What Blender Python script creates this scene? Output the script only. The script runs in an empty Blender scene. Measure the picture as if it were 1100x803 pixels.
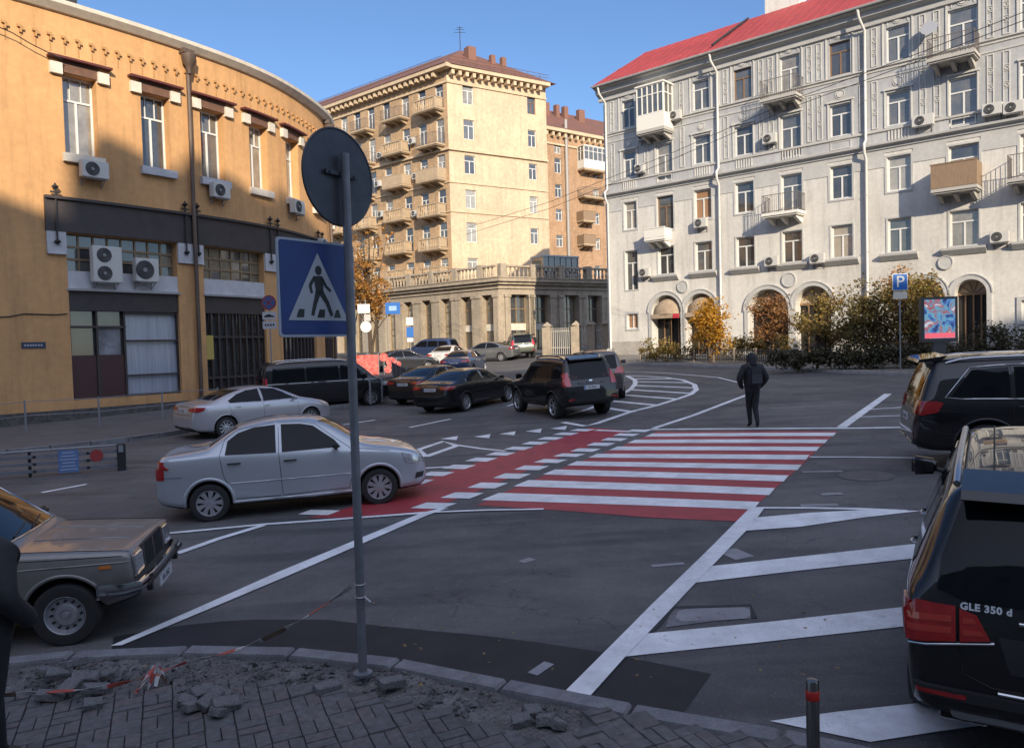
import bpy, bmesh, math, random
from mathutils import Vector, Matrix
from mathutils.bvhtree import BVHTree
random.seed(7)
PI = math.pi
scene = bpy.context.scene
COL = scene.collection
F = 830.0; CX = 550.0; CY = 401.5; H0 = 2.8
PITCH = math.atan((CY - 372.0) / F); ROLL = 0.028

# ------------------------------------------------------------------ camera
_f = Vector((0, math.cos(PITCH), -math.sin(PITCH)))
_u0 = Vector((0, math.sin(PITCH), math.cos(PITCH)))
_r0 = Vector((1, 0, 0))
_r = _r0 * math.cos(ROLL) - _u0 * math.sin(ROLL)
_u = _r0 * math.sin(ROLL) + _u0 * math.cos(ROLL)
CAM = Vector((0, 0, H0))
cd = bpy.data.cameras.new('camera'); cam = bpy.data.objects.new('camera', cd); COL.objects.link(cam)
cd.sensor_width = 36; cd.lens = F / 1100 * 36; cd.clip_end = 3000; cd.clip_start = 0.05
M = Matrix(((_r.x, _u.x, -_f.x), (_r.y, _u.y, -_f.y), (_r.z, _u.z, -_f.z))).to_4x4(); M.translation = CAM
cam.matrix_world = M
scene.camera = cam

def ray(px, py):
    d = _f * F + _r * (px - CX) + _u * (CY - py)
    return d.normalized()

# ------------------------------------------------------------------ terrain height
def sp(t, k=2.0):
    v = t / k
    if v > 30: return t
    return k * math.log1p(math.exp(v))
def sst(a, b, t):
    t = min(1, max(0, (t - a) / (b - a))); return t * t * (3 - 2 * t)
def gz(x, y):
    yc = min(y, 80.0)
    z = .012 * yc + .03 * (sp(yc - 25, 4.0) - sp(-25, 4.0))
    c = sp(x + 4) - sp(x - 8)
    z += .045 * c * (0.15 + .85 * sst(2, 13, y))
    return z
def P(px, py, h=0.0):
    """ground point seen at a pixel (h = height above the ground)"""
    d = ray(px, py); t0, t1 = 1.0, None; t = 1.0
    while t < 400:
        p = CAM + d * t
        if p.z < gz(p.x, p.y) + h: t1 = t; break
        t0 = t; t *= 1.05
    if t1 is None: t1 = t
    for _ in range(30):
        m = (t0 + t1) / 2; p = CAM + d * m
        if p.z < gz(p.x, p.y) + h: t1 = m
        else: t0 = m
    return CAM + d * t1
def PD(px, py, Y):
    d = ray(px, py); return CAM + d * ((Y) / d.y)
def G(x, y, dz=0): return Vector((x, y, gz(x, y) + dz))

# ------------------------------------------------------------------ object helpers
def tag(o, label=None, cat=None, group=None, kind=None):
    if label: o['label'] = label
    if cat: o['category'] = cat
    if group: o['group'] = group
    if kind: o['kind'] = kind
    return o
def empty(name, loc=(0, 0, 0), rz=0.0, label=None, cat=None, group=None):
    o = bpy.data.objects.new(name, None); COL.objects.link(o)
    o.location = loc; o.rotation_euler = (0, 0, rz); o.empty_display_size = .2
    return tag(o, label, cat, group)
def link(name, me, mats=None, parent=None, smooth=None):
    o = bpy.data.objects.new(name, me); COL.objects.link(o)
    if mats is not None:
        if not isinstance(mats, (list, tuple)): mats = [mats]
        for m in mats: me.materials.append(m)
    if smooth is not None:
        me.polygons.foreach_set('use_smooth', [True] * len(me.polygons))
        if smooth < 180: me.set_sharp_from_angle(angle=math.radians(smooth))
    if parent is not None: o.parent = parent
    return o
class MB:
    """collects shapes; build() links them as ONE mesh. origin is subtracted."""
    def __init__(s, origin=(0, 0, 0)):
        s.v = []; s.f = []; s.mi = []; s.o = Vector(origin); s.m = 0
    def add(s, vs, fs, m=None):
        n = len(s.v); s.v += [Vector(v) - s.o for v in vs]
        for f in fs: s.f.append(tuple(i + n for i in f)); s.mi.append(s.m if m is None else m)
    def quad(s, a, b, c, d, m=None): s.add([a, b, c, d], [(0, 1, 2, 3)], m)
    def box(s, c, size, mat=None, m=None, rz=0.0, rot=None):
        c = Vector(c); x, y, z = [q / 2 for q in size]
        R = rot if rot is not None else Matrix.Rotation(rz, 3, 'Z')
        vs = [c + R @ Vector((sx * x, sy * y, sz * z)) for sz in (-1, 1) for sx, sy in ((-1, -1), (1, -1), (1, 1), (-1, 1))]
        s.add(vs, [(3, 2, 1, 0), (4, 5, 6, 7), (0, 1, 5, 4), (1, 2, 6, 5), (2, 3, 7, 6), (3, 0, 4, 7)], m)
    def tube(s, pts, r, n=8, m=None, cap=True, close=False):
        pts = [Vector(p) for p in pts]
        rs = r if isinstance(r, (list, tuple)) else [r] * len(pts)
        rings = []; N = len(pts); prev = None
        for i, p in enumerate(pts):
            a = pts[i - 1] if (i > 0 or close) else p
            b = pts[(i + 1) % N] if (i < N - 1 or close) else p
            t = (b - a);
            if t.length < 1e-9: t = Vector((0, 0, 1))
            t.normalize()
            if prev is None:
                q = Vector((0, 0, 1)) if abs(t.z) < .9 else Vector((1, 0, 0))
            else: q = prev
            u = (q - t * q.dot(t))
            if u.length < 1e-6: u = t.orthogonal()
            u.normalize(); prev = u; w = t.cross(u)
            rings.append([p + (u * math.cos(2 * PI * k / n) + w * math.sin(2 * PI * k / n)) * rs[i] for k in range(n)])
        vs = [v for R in rings for v in R]; fs = []
        for i in range(N if close else N - 1):
            j = (i + 1) % N
            for k in range(n):
                k2 = (k + 1) % n; fs.append((i * n + k, i * n + k2, j * n + k2, j * n + k))
        if cap and not close:
            fs.append(tuple(range(n - 1, -1, -1))); fs.append(tuple((N - 1) * n + k for k in range(n)))
        s.add(vs, fs, m)
    def lathe(s, prof, n=24, M4=None, m=None, cap=True):
        """prof = [(r, h)] about local z"""
        M4 = M4 or Matrix.Identity(4); vs = []; fs = []
        for r, h in prof:
            for k in range(n):
                a = 2 * PI * k / n; vs.append(M4 @ Vector((r * math.cos(a), r * math.sin(a), h)))
        for i in range(len(prof) - 1):
            for k in range(n):
                k2 = (k + 1) % n; fs.append((i * n + k, i * n + k2, (i + 1) * n + k2, (i + 1) * n + k))
        if cap and prof[0][0] > 1e-5: fs.append(tuple(range(n - 1, -1, -1)))
        if cap and prof[-1][0] > 1e-5: fs.append(tuple((len(prof) - 1) * n + k for k in range(n)))
        s.add(vs, fs, m)
    def prism(s, poly, fn, t0, t1, m=None):
        """poly: 2D points; fn(a,b,t) -> 3D"""
        n = len(poly)
        vs = [fn(a, b, t0) for a, b in poly] + [fn(a, b, t1) for a, b in poly]
        fs = [tuple(range(n - 1, -1, -1)), tuple(range(n, 2 * n))] + [(i, (i + 1) % n, n + (i + 1) % n, n + i) for i in range(n)]
        s.add(vs, fs, m)
    def mesh(s, name, fix=True):
        me = bpy.data.meshes.new(name); me.from_pydata(s.v, [], s.f)
        me.polygons.foreach_set('material_index', s.mi)
        if fix:
            bm = bmesh.new(); bm.from_mesh(me); bmesh.ops.recalc_face_normals(bm, faces=bm.faces); bm.to_mesh(me); bm.free()
        me.update(); return me
    def build(s, name, mats, parent=None, smooth=None, fix=True):
        return link(name, s.mesh(name, fix), mats, parent, smooth)
def inst(src, parent=None, loc=None, rz=None, name=None):
    o = src.copy(); COL.objects.link(o); o.parent = parent
    if loc is not None: o.location = loc
    if rz is not None: o.rotation_euler = (0, 0, rz)
    return o
def copy_tree(o, parent=None):
    kids = list(o.children)
    c = o.copy(); COL.objects.link(c); c.parent = parent
    if parent is not None: c.matrix_parent_inverse = o.matrix_parent_inverse
    for k in kids: copy_tree(k, c)
    return c

# ------------------------------------------------------------------ materials
_mats = {}
def mat(name, col, rough=.6, metal=0.0, col2=None, nscale=3.0, namt=1.0, detail=6, coat=0.0, bump=0.0, bscale=None,
        speck=0.0, sscale=60.0, coords='pos', emit=None, estr=0.0, spec=None, streak=None, trans=0.0, coatr=.03, stain=0.0):
    if name in _mats: return _mats[name]
    m = bpy.data.materials.new(name); m.use_nodes = True; nt = m.node_tree; N = nt.nodes; L = nt.links
    b = N['Principled BSDF']; _mats[name] = m
    b.inputs['Base Color'].default_value = (*col, 1); b.inputs['Roughness'].default_value = rough
    b.inputs['Metallic'].default_value = metal
    if coat: b.inputs['Coat Weight'].default_value = coat; b.inputs['Coat Roughness'].default_value = coatr
    if spec is not None: b.inputs['Specular IOR Level'].default_value = spec
    if trans: b.inputs['Transmission Weight'].default_value = trans
    if emit: b.inputs['Emission Color'].default_value = (*emit, 1); b.inputs['Emission Strength'].default_value = estr
    if coords == 'pos':
        g = N.new('ShaderNodeNewGeometry'); src = g.outputs['Position']
    else:
        g = N.new('ShaderNodeTexCoord'); src = g.outputs['Object']
    out = None
    if col2 is not None:
        mp = N.new('ShaderNodeMapping'); L.new(src, mp.inputs['Vector'])
        if streak: mp.inputs['Scale'].default_value = streak
        n = N.new('ShaderNodeTexNoise'); n.inputs['Scale'].default_value = nscale; n.inputs['Detail'].default_value = detail
        n.inputs['Roughness'].default_value = .65
        L.new(mp.outputs[0], n.inputs['Vector'])
        r = N.new('ShaderNodeMapRange'); r.inputs['From Min'].default_value = .35; r.inputs['From Max'].default_value = .65
        r.inputs['To Max'].default_value = namt; L.new(n.outputs['Fac'], r.inputs['Value'])
        mx = N.new('ShaderNodeMix'); mx.data_type = 'RGBA'
        mx.inputs['A'].default_value = (*col, 1); mx.inputs['B'].default_value = (*col2, 1)
        L.new(r.outputs[0], mx.inputs['Factor']); out = mx.outputs['Result']
    if speck:
        n2 = N.new('ShaderNodeTexNoise'); n2.inputs['Scale'].default_value = sscale; n2.inputs['Detail'].default_value = 2
        L.new(src, n2.inputs['Vector'])
        r2 = N.new('ShaderNodeMapRange'); r2.inputs['From Min'].default_value = .3; r2.inputs['From Max'].default_value = .7
        r2.inputs['To Min'].default_value = 1 - speck; r2.inputs['To Max'].default_value = 1 + speck
        L.new(n2.outputs['Fac'], r2.inputs['Value'])
        mm = N.new('ShaderNodeVectorMath'); mm.operation = 'SCALE'
        if out is not None: L.new(out, mm.inputs[0])
        else: mm.inputs[0].default_value = col
        L.new(r2.outputs[0], mm.inputs['Scale']); out = mm.outputs[0]
    if stain:
        mp2 = N.new('ShaderNodeMapping'); mp2.inputs['Scale'].default_value = (1, 1, .07); L.new(src, mp2.inputs['Vector'])
        n4 = N.new('ShaderNodeTexNoise'); n4.inputs['Scale'].default_value = 2.6; n4.inputs['Detail'].default_value = 6; n4.inputs['Roughness'].default_value = .7; L.new(mp2.outputs[0], n4.inputs['Vector'])
        n5 = N.new('ShaderNodeTexNoise'); n5.inputs['Scale'].default_value = .22; n5.inputs['Detail'].default_value = 5; L.new(src, n5.inputs['Vector'])
        r4 = N.new('ShaderNodeMapRange'); r4.inputs['From Min'].default_value = .48; r4.inputs['From Max'].default_value = .72; r4.inputs['To Min'].default_value = 1; r4.inputs['To Max'].default_value = 1 - stain; L.new(n4.outputs['Fac'], r4.inputs['Value'])
        r5 = N.new('ShaderNodeMapRange'); r5.inputs['From Min'].default_value = .4; r5.inputs['From Max'].default_value = .65; r5.inputs['To Min'].default_value = 1; r5.inputs['To Max'].default_value = 1 - stain * .55; L.new(n5.outputs['Fac'], r5.inputs['Value'])
        mu = N.new('ShaderNodeMath'); mu.operation = 'MULTIPLY'; L.new(r4.outputs[0], mu.inputs[0]); L.new(r5.outputs[0], mu.inputs[1])
        sc_ = N.new('ShaderNodeVectorMath'); sc_.operation = 'SCALE'; L.new(mu.outputs[0], sc_.inputs['Scale'])
        if out is not None: L.new(out, sc_.inputs[0])
        else: sc_.inputs[0].default_value = col
        out = sc_.outputs[0]
    if out is not None: L.new(out, b.inputs['Base Color'])
    if bump:
        n3 = N.new('ShaderNodeTexNoise'); n3.inputs['Scale'].default_value = bscale or nscale * 8; n3.inputs['Detail'].default_value = 4
        L.new(src, n3.inputs['Vector'])
        bp = N.new('ShaderNodeBump'); bp.inputs['Strength'].default_value = bump; bp.inputs['Distance'].default_value = .02
        L.new(n3.outputs['Fac'], bp.inputs['Height']); L.new(bp.outputs[0], b.inputs['Normal'])
    return m
def leaf_mat(name, c1, c2, c3):
    if name in _mats: return _mats[name]
    m = bpy.data.materials.new(name); m.use_nodes = True; nt = m.node_tree; N = nt.nodes; L = nt.links
    b = N['Principled BSDF']; _mats[name] = m
    g = N.new('ShaderNodeNewGeometry')
    r = N.new('ShaderNodeValToRGB'); r.color_ramp.elements[0].color = (*c1, 1); r.color_ramp.elements[1].color = (*c3, 1)
    e = r.color_ramp.elements.new(.5); e.color = (*c2, 1)
    L.new(g.outputs['Random Per Island'], r.inputs['Fac']); L.new(r.outputs[0], b.inputs['Base Color'])
    b.inputs['Roughness'].default_value = .55
    t = N.new('ShaderNodeBsdfTranslucent'); L.new(r.outputs[0], t.inputs['Color'])
    mx = N.new('ShaderNodeMixShader'); mx.inputs[0].default_value = .3
    L.new(b.outputs[0], mx.inputs[1]); L.new(t.outputs[0], mx.inputs[2])
    L.new(mx.outputs[0], N['Material Output'].inputs['Surface'])
    return m
def emis(name, col, s):
    return mat(name, (.02, .02, .02), emit=col, estr=s)

# ------------------------------------------------------------------ world, sun, colour
SUN_EL = math.radians(22.0); SUN_AZ = math.atan2(.25, -.97)   # azimuth of the sun, (sin, cos)
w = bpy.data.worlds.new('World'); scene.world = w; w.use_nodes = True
nt = w.node_tree; bg = nt.nodes['Background']
sky = nt.nodes.new('ShaderNodeTexSky'); sky.sky_type = 'NISHITA'; sky.sun_disc = False
sky.sun_elevation = SUN_EL; sky.sun_rotation = SUN_AZ; sky.air_density = 1.2; sky.dust_density = .4; sky.ozone_density = 2.5; sky.altitude = 150
tn = nt.nodes.new('ShaderNodeMix'); tn.data_type = 'RGBA'; tn.blend_type = 'MULTIPLY'; tn.inputs['Factor'].default_value = 1; tn.inputs['B'].default_value = (.42, .50, .64, 1)
nt.links.new(sky.outputs[0], tn.inputs['A'])
# added fill light: extra haze brightens the sun's half of the sky to lift shade
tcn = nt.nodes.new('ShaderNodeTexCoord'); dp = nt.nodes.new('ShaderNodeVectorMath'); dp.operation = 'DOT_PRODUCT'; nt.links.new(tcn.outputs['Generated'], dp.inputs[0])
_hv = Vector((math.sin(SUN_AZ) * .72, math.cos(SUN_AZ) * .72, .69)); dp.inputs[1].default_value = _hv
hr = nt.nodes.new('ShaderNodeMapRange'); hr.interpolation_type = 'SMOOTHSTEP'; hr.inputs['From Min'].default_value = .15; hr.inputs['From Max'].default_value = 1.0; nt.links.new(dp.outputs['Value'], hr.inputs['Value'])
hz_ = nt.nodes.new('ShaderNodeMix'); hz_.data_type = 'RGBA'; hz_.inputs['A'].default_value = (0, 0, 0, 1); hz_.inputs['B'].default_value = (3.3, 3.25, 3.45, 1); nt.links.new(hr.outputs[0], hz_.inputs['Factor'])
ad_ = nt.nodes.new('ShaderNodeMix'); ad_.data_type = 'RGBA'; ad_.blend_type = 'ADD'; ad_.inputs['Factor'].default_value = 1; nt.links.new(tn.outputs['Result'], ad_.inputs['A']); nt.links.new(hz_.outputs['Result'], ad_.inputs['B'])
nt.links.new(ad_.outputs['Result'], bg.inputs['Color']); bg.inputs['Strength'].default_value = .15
sd = bpy.data.lights.new('sun', 'SUN'); sd.energy = 4.0; sd.angle = math.radians(.5); sd.color = (1, .86, .66)
so = bpy.data.objects.new('sun', sd); COL.objects.link(so)
_sv = Vector((math.sin(SUN_AZ) * math.cos(SUN_EL), math.cos(SUN_AZ) * math.cos(SUN_EL), math.sin(SUN_EL)))
so.rotation_euler = _sv.to_track_quat('Z', 'Y').to_euler(); so.location = (20, -60, 40)
scene.view_settings.view_transform = 'Standard'; scene.view_settings.look = 'None'
scene.view_settings.exposure = .75; scene.view_settings.gamma = 1.0
# ------------------------------------------------------------------ ground sheet
def asphalt_mat(name, col, light, dark, patch=.5):
    m = bpy.data.materials.new(name); m.use_nodes = True; nt = m.node_tree; N = nt.nodes; L = nt.links
    b = N['Principled BSDF']
    g = N.new('ShaderNodeNewGeometry'); src = g.outputs['Position']
    def noise(scale, detail=5, rough=.6, mapping=None):
        n = N.new('ShaderNodeTexNoise'); n.inputs['Scale'].default_value = scale; n.inputs['Detail'].default_value = detail; n.inputs['Roughness'].default_value = rough
        if mapping:
            mp = N.new('ShaderNodeMapping'); mp.inputs['Scale'].default_value = mapping[0]; mp.inputs['Rotation'].default_value = mapping[1]
            L.new(src, mp.inputs[0]); L.new(mp.outputs[0], n.inputs['Vector'])
        else: L.new(src, n.inputs['Vector'])
        return n.outputs['Fac']
    def rng(v, a, b_, c, d):
        r = N.new('ShaderNodeMapRange'); r.inputs['From Min'].default_value = a; r.inputs['From Max'].default_value = b_
        r.inputs['To Min'].default_value = c; r.inputs['To Max'].default_value = d; L.new(v, r.inputs['Value']); return r.outputs[0]
    def mix(f, a, bb):
        x = N.new('ShaderNodeMix'); x.data_type = 'RGBA'; L.new(f, x.inputs['Factor'])
        for s, v in (('A', a), ('B', bb)):
            if isinstance(v, tuple): x.inputs[s].default_value = (*v, 1)
            else: L.new(v, x.inputs[s])
        return x.outputs['Result']
    c = mix(rng(noise(.35, 8, .7), .42, .6, 0, .85), col, light)
    c = mix(rng(noise(.9, 4, .5, ((.25, 1.6, 1), (0, 0, .45))), .5, .66, 0, .75), c, dark)        # long smears along the driving direction
    c = mix(rng(noise(2.6, 10, .8), .54, .66, 0, .6), c, light)
    c = mix(rng(noise(7, 8, .75), .60, .72, 0, .5), c, (.035, .035, .037))
    c = mix(rng(noise(1.1, 3, .5, ((.12, 2.4, 1), (0, 0, 1.2))), .56, .68, 0, .45), c, light)
    c = mix(rng(noise(38, 3, .6), .64, .70, 0, .7), c, (.19, .185, .18))
    sp_ = rng(noise(150, 3, .7), .3, .7, .45, 1.6)
    mm = N.new('ShaderNodeVectorMath'); mm.operation = 'SCALE'; L.new(c, mm.inputs[0]); L.new(sp_, mm.inputs['Scale'])
    # cracks
    v = N.new('ShaderNodeTexVoronoi'); v.feature = 'DISTANCE_TO_EDGE'; v.inputs['Scale'].default_value = .55
    nz = N.new('ShaderNodeTexNoise'); nz.inputs['Scale'].default_value = 1.7; nz.inputs['Detail'].default_value = 5; L.new(src, nz.inputs['Vector'])
    ad = N.new('ShaderNodeVectorMath'); ad.operation = 'ADD'; L.new(src, ad.inputs[0]); L.new(nz.outputs['Color'], ad.inputs[1]); L.new(ad.outputs[0], v.inputs['Vector'])
    crk = rng(v.outputs['Distance'], .0, .008, .6, 0)
    msk = rng(noise(.22, 2), .46, .54, 0, 1)
    mu = N.new('ShaderNodeMath'); mu.operation = 'MULTIPLY'; L.new(crk, mu.inputs[0]); L.new(msk, mu.inputs[1])
    c2 = mix(mu.outputs[0], mm.outputs[0], (.012, .012, .013))
    L.new(c2, b.inputs['Base Color'])
    L.new(rng(noise(1.1, 5), .35, .65, .62, .9), b.inputs['Roughness'])
    bp = N.new('ShaderNodeBump'); bp.inputs['Strength'].default_value = .45; bp.inputs['Distance'].default_value = .01
    L.new(noise(90, 3), bp.inputs['Height']); L.new(bp.outputs[0], b.inputs['Normal'])
    return m
M_ASPH = asphalt_mat('asphalt', (.072, .071, .074), (.118, .115, .113), (.043, .043, .046))
M_FRESH = mat('fresh_asphalt', (.011, .0115, .014), .75, col2=(.02, .02, .023), nscale=2, speck=.4, sscale=160, bump=.4, bscale=120)
def grid_sheet(name, xs, ys, fn, m, **kw):
    vs = [Vector((x, y, fn(x, y))) for y in ys for x in xs]; n = len(xs)
    fs = [(j * n + i, j * n + i + 1, (j + 1) * n + i + 1, (j + 1) * n + i) for j in range(len(ys) - 1) for i in range(n - 1)]
    me = bpy.data.meshes.new(name); me.from_pydata(vs, [], fs); o = link(name, me, m, smooth=180); return tag(o, **kw)
def rangef(a, b, s):
    n = int(round((b - a) / s)); return [a + (b - a) * i / n for i in range(n + 1)]
xs = [-900, -400, -150] + rangef(-70, 70, 1.0) + [150, 400, 900]
ys = [-600, -200, -80] + rangef(-40, 110, 1.0) + [180, 400, 1200]
ground = grid_sheet('road', xs, ys, gz, M_ASPH, kind='structure')

def flat(name, polys, m, dz, kind='structure', step=1.0, hfun=None, side=0.0, parent=None):
    """polys: lists of XY points laid on the ground at dz, cut to follow it; side>0 gives the sheet an edge that deep"""
    bm = bmesh.new()
    for pl in polys:
        vs = [bm.verts.new((p[0], p[1], 0)) for p in pl]
        try: bm.faces.new(vs)
        except ValueError: pass
    bmesh.ops.triangulate(bm, faces=bm.faces[:])
    xs_ = [v.co.x for v in bm.verts]; ys_ = [v.co.y for v in bm.verts]
    for ax, lo, hi in ((0, min(xs_), max(xs_)), (1, min(ys_), max(ys_))):
        k = math.floor(lo / step) + 1
        while k * step < hi:
            co = [0, 0, 0]; co[ax] = k * step; no = [0, 0, 0]; no[ax] = 1
            bmesh.ops.bisect_plane(bm, geom=bm.verts[:] + bm.edges[:] + bm.faces[:], plane_co=co, plane_no=no); k += 1
    for f in bm.faces:
        if f.normal.z < 0: f.normal_flip()
    bm.normal_update()
    for f in bm.faces:
        if f.normal.z < 0: f.normal_flip()
    hf = hfun or (lambda x, y: 0.0)
    if side:
        bnd = [e for e in bm.edges if len(e.link_faces) == 1]
        r = bmesh.ops.extrude_edge_only(bm, edges=bnd)
        low = {v for v in r['geom'] if isinstance(v, bmesh.types.BMVert)}
    else: low = set()
    for v in bm.verts: v.co.z = gz(v.co.x, v.co.y) + dz + hf(v.co.x, v.co.y) - (side if v in low else 0)
    me = bpy.data.meshes.new(name); bm.to_mesh(me); bm.free()
    return tag(link(name, me, m, parent), kind=kind)
def pxpoly(pts, h=0.0): return [P(x, y, h).xy for x, y in pts]
def pxline(pts, w, h=0.0):
    """line of real width w along unprojected points -> quads"""
    q = [P(x, y, h).xy for x, y in pts]; return strip(q, w)
def strip(q, w):
    q = [Vector((p[0], p[1])) for p in q]; L_, R_ = [], []
    for i, p in enumerate(q):
        a = q[max(0, i - 1)]; b = q[min(len(q) - 1, i + 1)]; t = (b - a).normalized(); n = Vector((-t.y, t.x))
        L_.append(p + n * w / 2); R_.append(p - n * w / 2)
    return [[L_[i], R_[i], R_[i + 1], L_[i + 1]] for i in range(len(q) - 1)]

def paint_mat(name, col, worn, amt=.35):
    m = bpy.data.materials.new(name); m.use_nodes = True; nt = m.node_tree; N = nt.nodes; L = nt.links
    b = N['Principled BSDF']; g = N.new('ShaderNodeNewGeometry')
    def nz(s, d=6):
        n = N.new('ShaderNodeTexNoise'); n.inputs['Scale'].default_value = s; n.inputs['Detail'].default_value = d; n.inputs['Roughness'].default_value = .7
        L.new(g.outputs['Position'], n.inputs['Vector']); return n.outputs['Fac']
    r = N.new('ShaderNodeMapRange'); r.inputs['From Min'].default_value = .6; r.inputs['From Max'].default_value = .74; r.inputs['To Max'].default_value = amt
    L.new(nz(5, 10), r.inputs['Value'])
    rb_ = N.new('ShaderNodeMapRange'); rb_.inputs['From Min'].default_value = .56; rb_.inputs['From Max'].default_value = .66; rb_.inputs['To Max'].default_value = amt; L.new(nz(55, 4), rb_.inputs['Value'])
    mk = N.new('ShaderNodeMapRange'); mk.inputs['From Min'].default_value = .42; mk.inputs['From Max'].default_value = .62; L.new(nz(.8, 3), mk.inputs['Value'])
    ml_ = N.new('ShaderNodeMath'); ml_.operation = 'MULTIPLY'; L.new(rb_.outputs[0], ml_.inputs[0]); L.new(mk.outputs[0], ml_.inputs[1])
    mxm = N.new('ShaderNodeMath'); mxm.operation = 'MAXIMUM'; L.new(r.outputs[0], mxm.inputs[0]); L.new(ml_.outputs[0], mxm.inputs[1])
    x = N.new('ShaderNodeMix'); x.data_type = 'RGBA'; x.inputs['A'].default_value = (*col, 1); x.inputs['B'].default_value = (*worn, 1); L.new(mxm.outputs[0], x.inputs['Factor'])
    r2 = N.new('ShaderNodeMapRange'); r2.inputs['From Min'].default_value = .3; r2.inputs['From Max'].default_value = .7; r2.inputs['To Min'].default_value = .66; r2.inputs['To Max'].default_value = 1.08
    L.new(nz(2.1, 9), r2.inputs['Value'])
    mm = N.new('ShaderNodeVectorMath'); mm.operation = 'SCALE'; L.new(x.outputs['Result'], mm.inputs[0]); L.new(r2.outputs[0], mm.inputs['Scale'])
    L.new(mm.outputs[0], b.inputs['Base Color']); b.inputs['Roughness'].default_value = .6
    bp = N.new('ShaderNodeBump'); bp.inputs['Strength'].default_value = .3; bp.inputs['Distance'].default_value = .006
    L.new(nz(90, 2), bp.inputs['Height']); L.new(bp.outputs[0], b.inputs['Normal'])
    return m
M_WHITE = paint_mat('white_road_paint', (.80, .81, .83), (.24, .24, .255), .65)
M_OLDW = paint_mat('worn_road_paint', (.28, .28, .30), (.08, .08, .085), .9)
M_RED = paint_mat('red_road_paint', (.37, .038, .05), (.13, .06, .065), .7)

# fresh asphalt band along the near kerb
kerb_px = [(-420, 790), (-260, 752), (-120, 722), (-40, 709), (26, 702), (116, 695), (200, 692.5), (280, 693), (351, 696), (394, 702), (448, 708), (500, 718), (547, 729), (634, 745.5), (718, 762), (827, 779), (900, 793), (1000, 815), (1150, 850), (1320, 890)]
KH = .12
kerb_xy = [P(x, y, KH).xy for x, y in kerb_px]
def near_kerb(px):   # a point of the kerb's road edge
    for i in range(len(kerb_px) - 1):
        a, b = kerb_px[i], kerb_px[i + 1]
        if a[0] <= px <= b[0]:
            t = (px - a[0]) / (b[0] - a[0]); return kerb_xy[i].lerp(kerb_xy[i + 1], t)
top = [(122, 684), (165, 676), (200, 671), (240, 667), (276, 665), (351, 665.5), (409, 672), (460, 677), (520, 682.5), (580, 690), (645, 700), (700, 711), (764, 723.5), (736, 763)]
patch = pxpoly(top) + [near_kerb(x) for x in (730, 680, 634, 590, 547, 500, 448, 394, 351, 280, 200, 118)]
flat('asphalt_patch', [patch], M_FRESH, .003)
# zebra: red field and white bars
Lx = [(697, 467.3), (678.5, 474), (659, 481.5), (637, 489.3), (615, 497.5), (591, 506.5), (561, 518.5), (527.5, 533)]
Rx = [(897, 466.5), (888, 474), (879, 482), (868, 491), (859, 502), (845, 513.6), (829.6, 528), (813, 543)]
red_field = pxpoly([(705, 463.5), (900, 463), (897, 466), (879, 482), (859, 502), (829, 528), (793, 560), (700, 556), (600, 548), (512, 542.5), (561, 520), (615, 498.5), (659, 482.5), (697, 467.5)])
red_lane = pxpoly([(634, 459), (676, 462.5), (640, 477), (600, 492), (560, 508), (520, 525), (478, 541), (458, 551), (380, 556), (330, 556), (352, 552), (362, 549), (410, 533), (440, 521.5), (475, 508), (510, 497.5), (560, 483.5), (600, 471)])
flat('red_crossing_paint', [red_field, red_lane], M_RED, .005)
bars = []
for i in range(8):
    lo = []; 
    def half(A, i):
        up = (A[i][1] - A[i - 1][1]) if i > 0 else (A[1][1] - A[0][1]) * .92
        dn = (A[i + 1][1] - A[i][1]) if i < 7 else (A[7][1] - A[6][1]) * 1.1
        return up * .24, dn * .27
    lu, ld = half(Lx, i); ru, rd = half(Rx, i)
    (lx, ly), (rx, ry) = Lx[i], Rx[i]
    sl = -1.9
    bars.append(pxpoly([(lx + lu * 2.4, ly - lu), (rx + ru * .8, ry - ru), (rx - rd * .8, ry + rd), (lx - ld * 2.4, ly + ld)]))
flat('zebra_paint', bars, M_WHITE, .009)
Rs = [(686, 462.7), (673, 467), (660, 472), (645.5, 477.3), (629, 483.5), (611.5, 489), (591.5, 495.3), (571, 502.6), (550, 511.4), (524, 521.5), (496.7, 532.2), (466, 543.3)]
Ls = [(625.5, 462), (608, 466), (591, 471), (575, 476), (557, 481.6), (538, 487.5), (517, 493.7), (493, 501.5), (469.5, 509), (447, 517.3), (343, 550.5)]
sq = []
for row, wm in ((Rs, .5), (Ls, .5)):
    for i, (x, y) in enumerate(row):
        if row is Ls and i == 10: a, b = row[9], row[9]; a = (x + 24, y - 9); b = (x - 24, y + 9)
        else:
            a = row[i - 1] if i > 0 else (2 * x - row[1][0], 2 * y - row[1][1]); b = row[i + 1] if (i < len(row) - 1 and not (row is Ls and i == 9)) else (2 * x - row[i - 1][0], 2 * y - row[i - 1][1])
        c = P(x, y).xy; A = P(*a).xy; B = P(*b).xy; d = (A - B).normalized(); ln = (A - B).length * .25 * .55 * 2
        e = (P(x + 6, y + .15).xy - P(x - 6, y - .15).xy).normalized()
        sq.append([c + d * ln / 2 + e * wm / 2 * 1.1, c + d * ln / 2 - e * wm / 2 * 1.1, c - d * ln / 2 - e * wm / 2 * 1.1, c - d * ln / 2 + e * wm / 2 * 1.1])
flat('square_paint_marks', sq, M_WHITE, .009)
ln = []
ln += [pxpoly([(119, 694.5), (131, 693.8), (300, 623), (460, 553.5), (482, 546), (471, 547), (452, 551.5), (300, 614.5)])]
ln += pxline([(190, 595), (235, 579), (283, 564.5)], .13)
ln += pxline([(150, 577.5), (182.5, 573), (284, 563.5), (370, 557.5), (457, 551)], .11)
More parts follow.
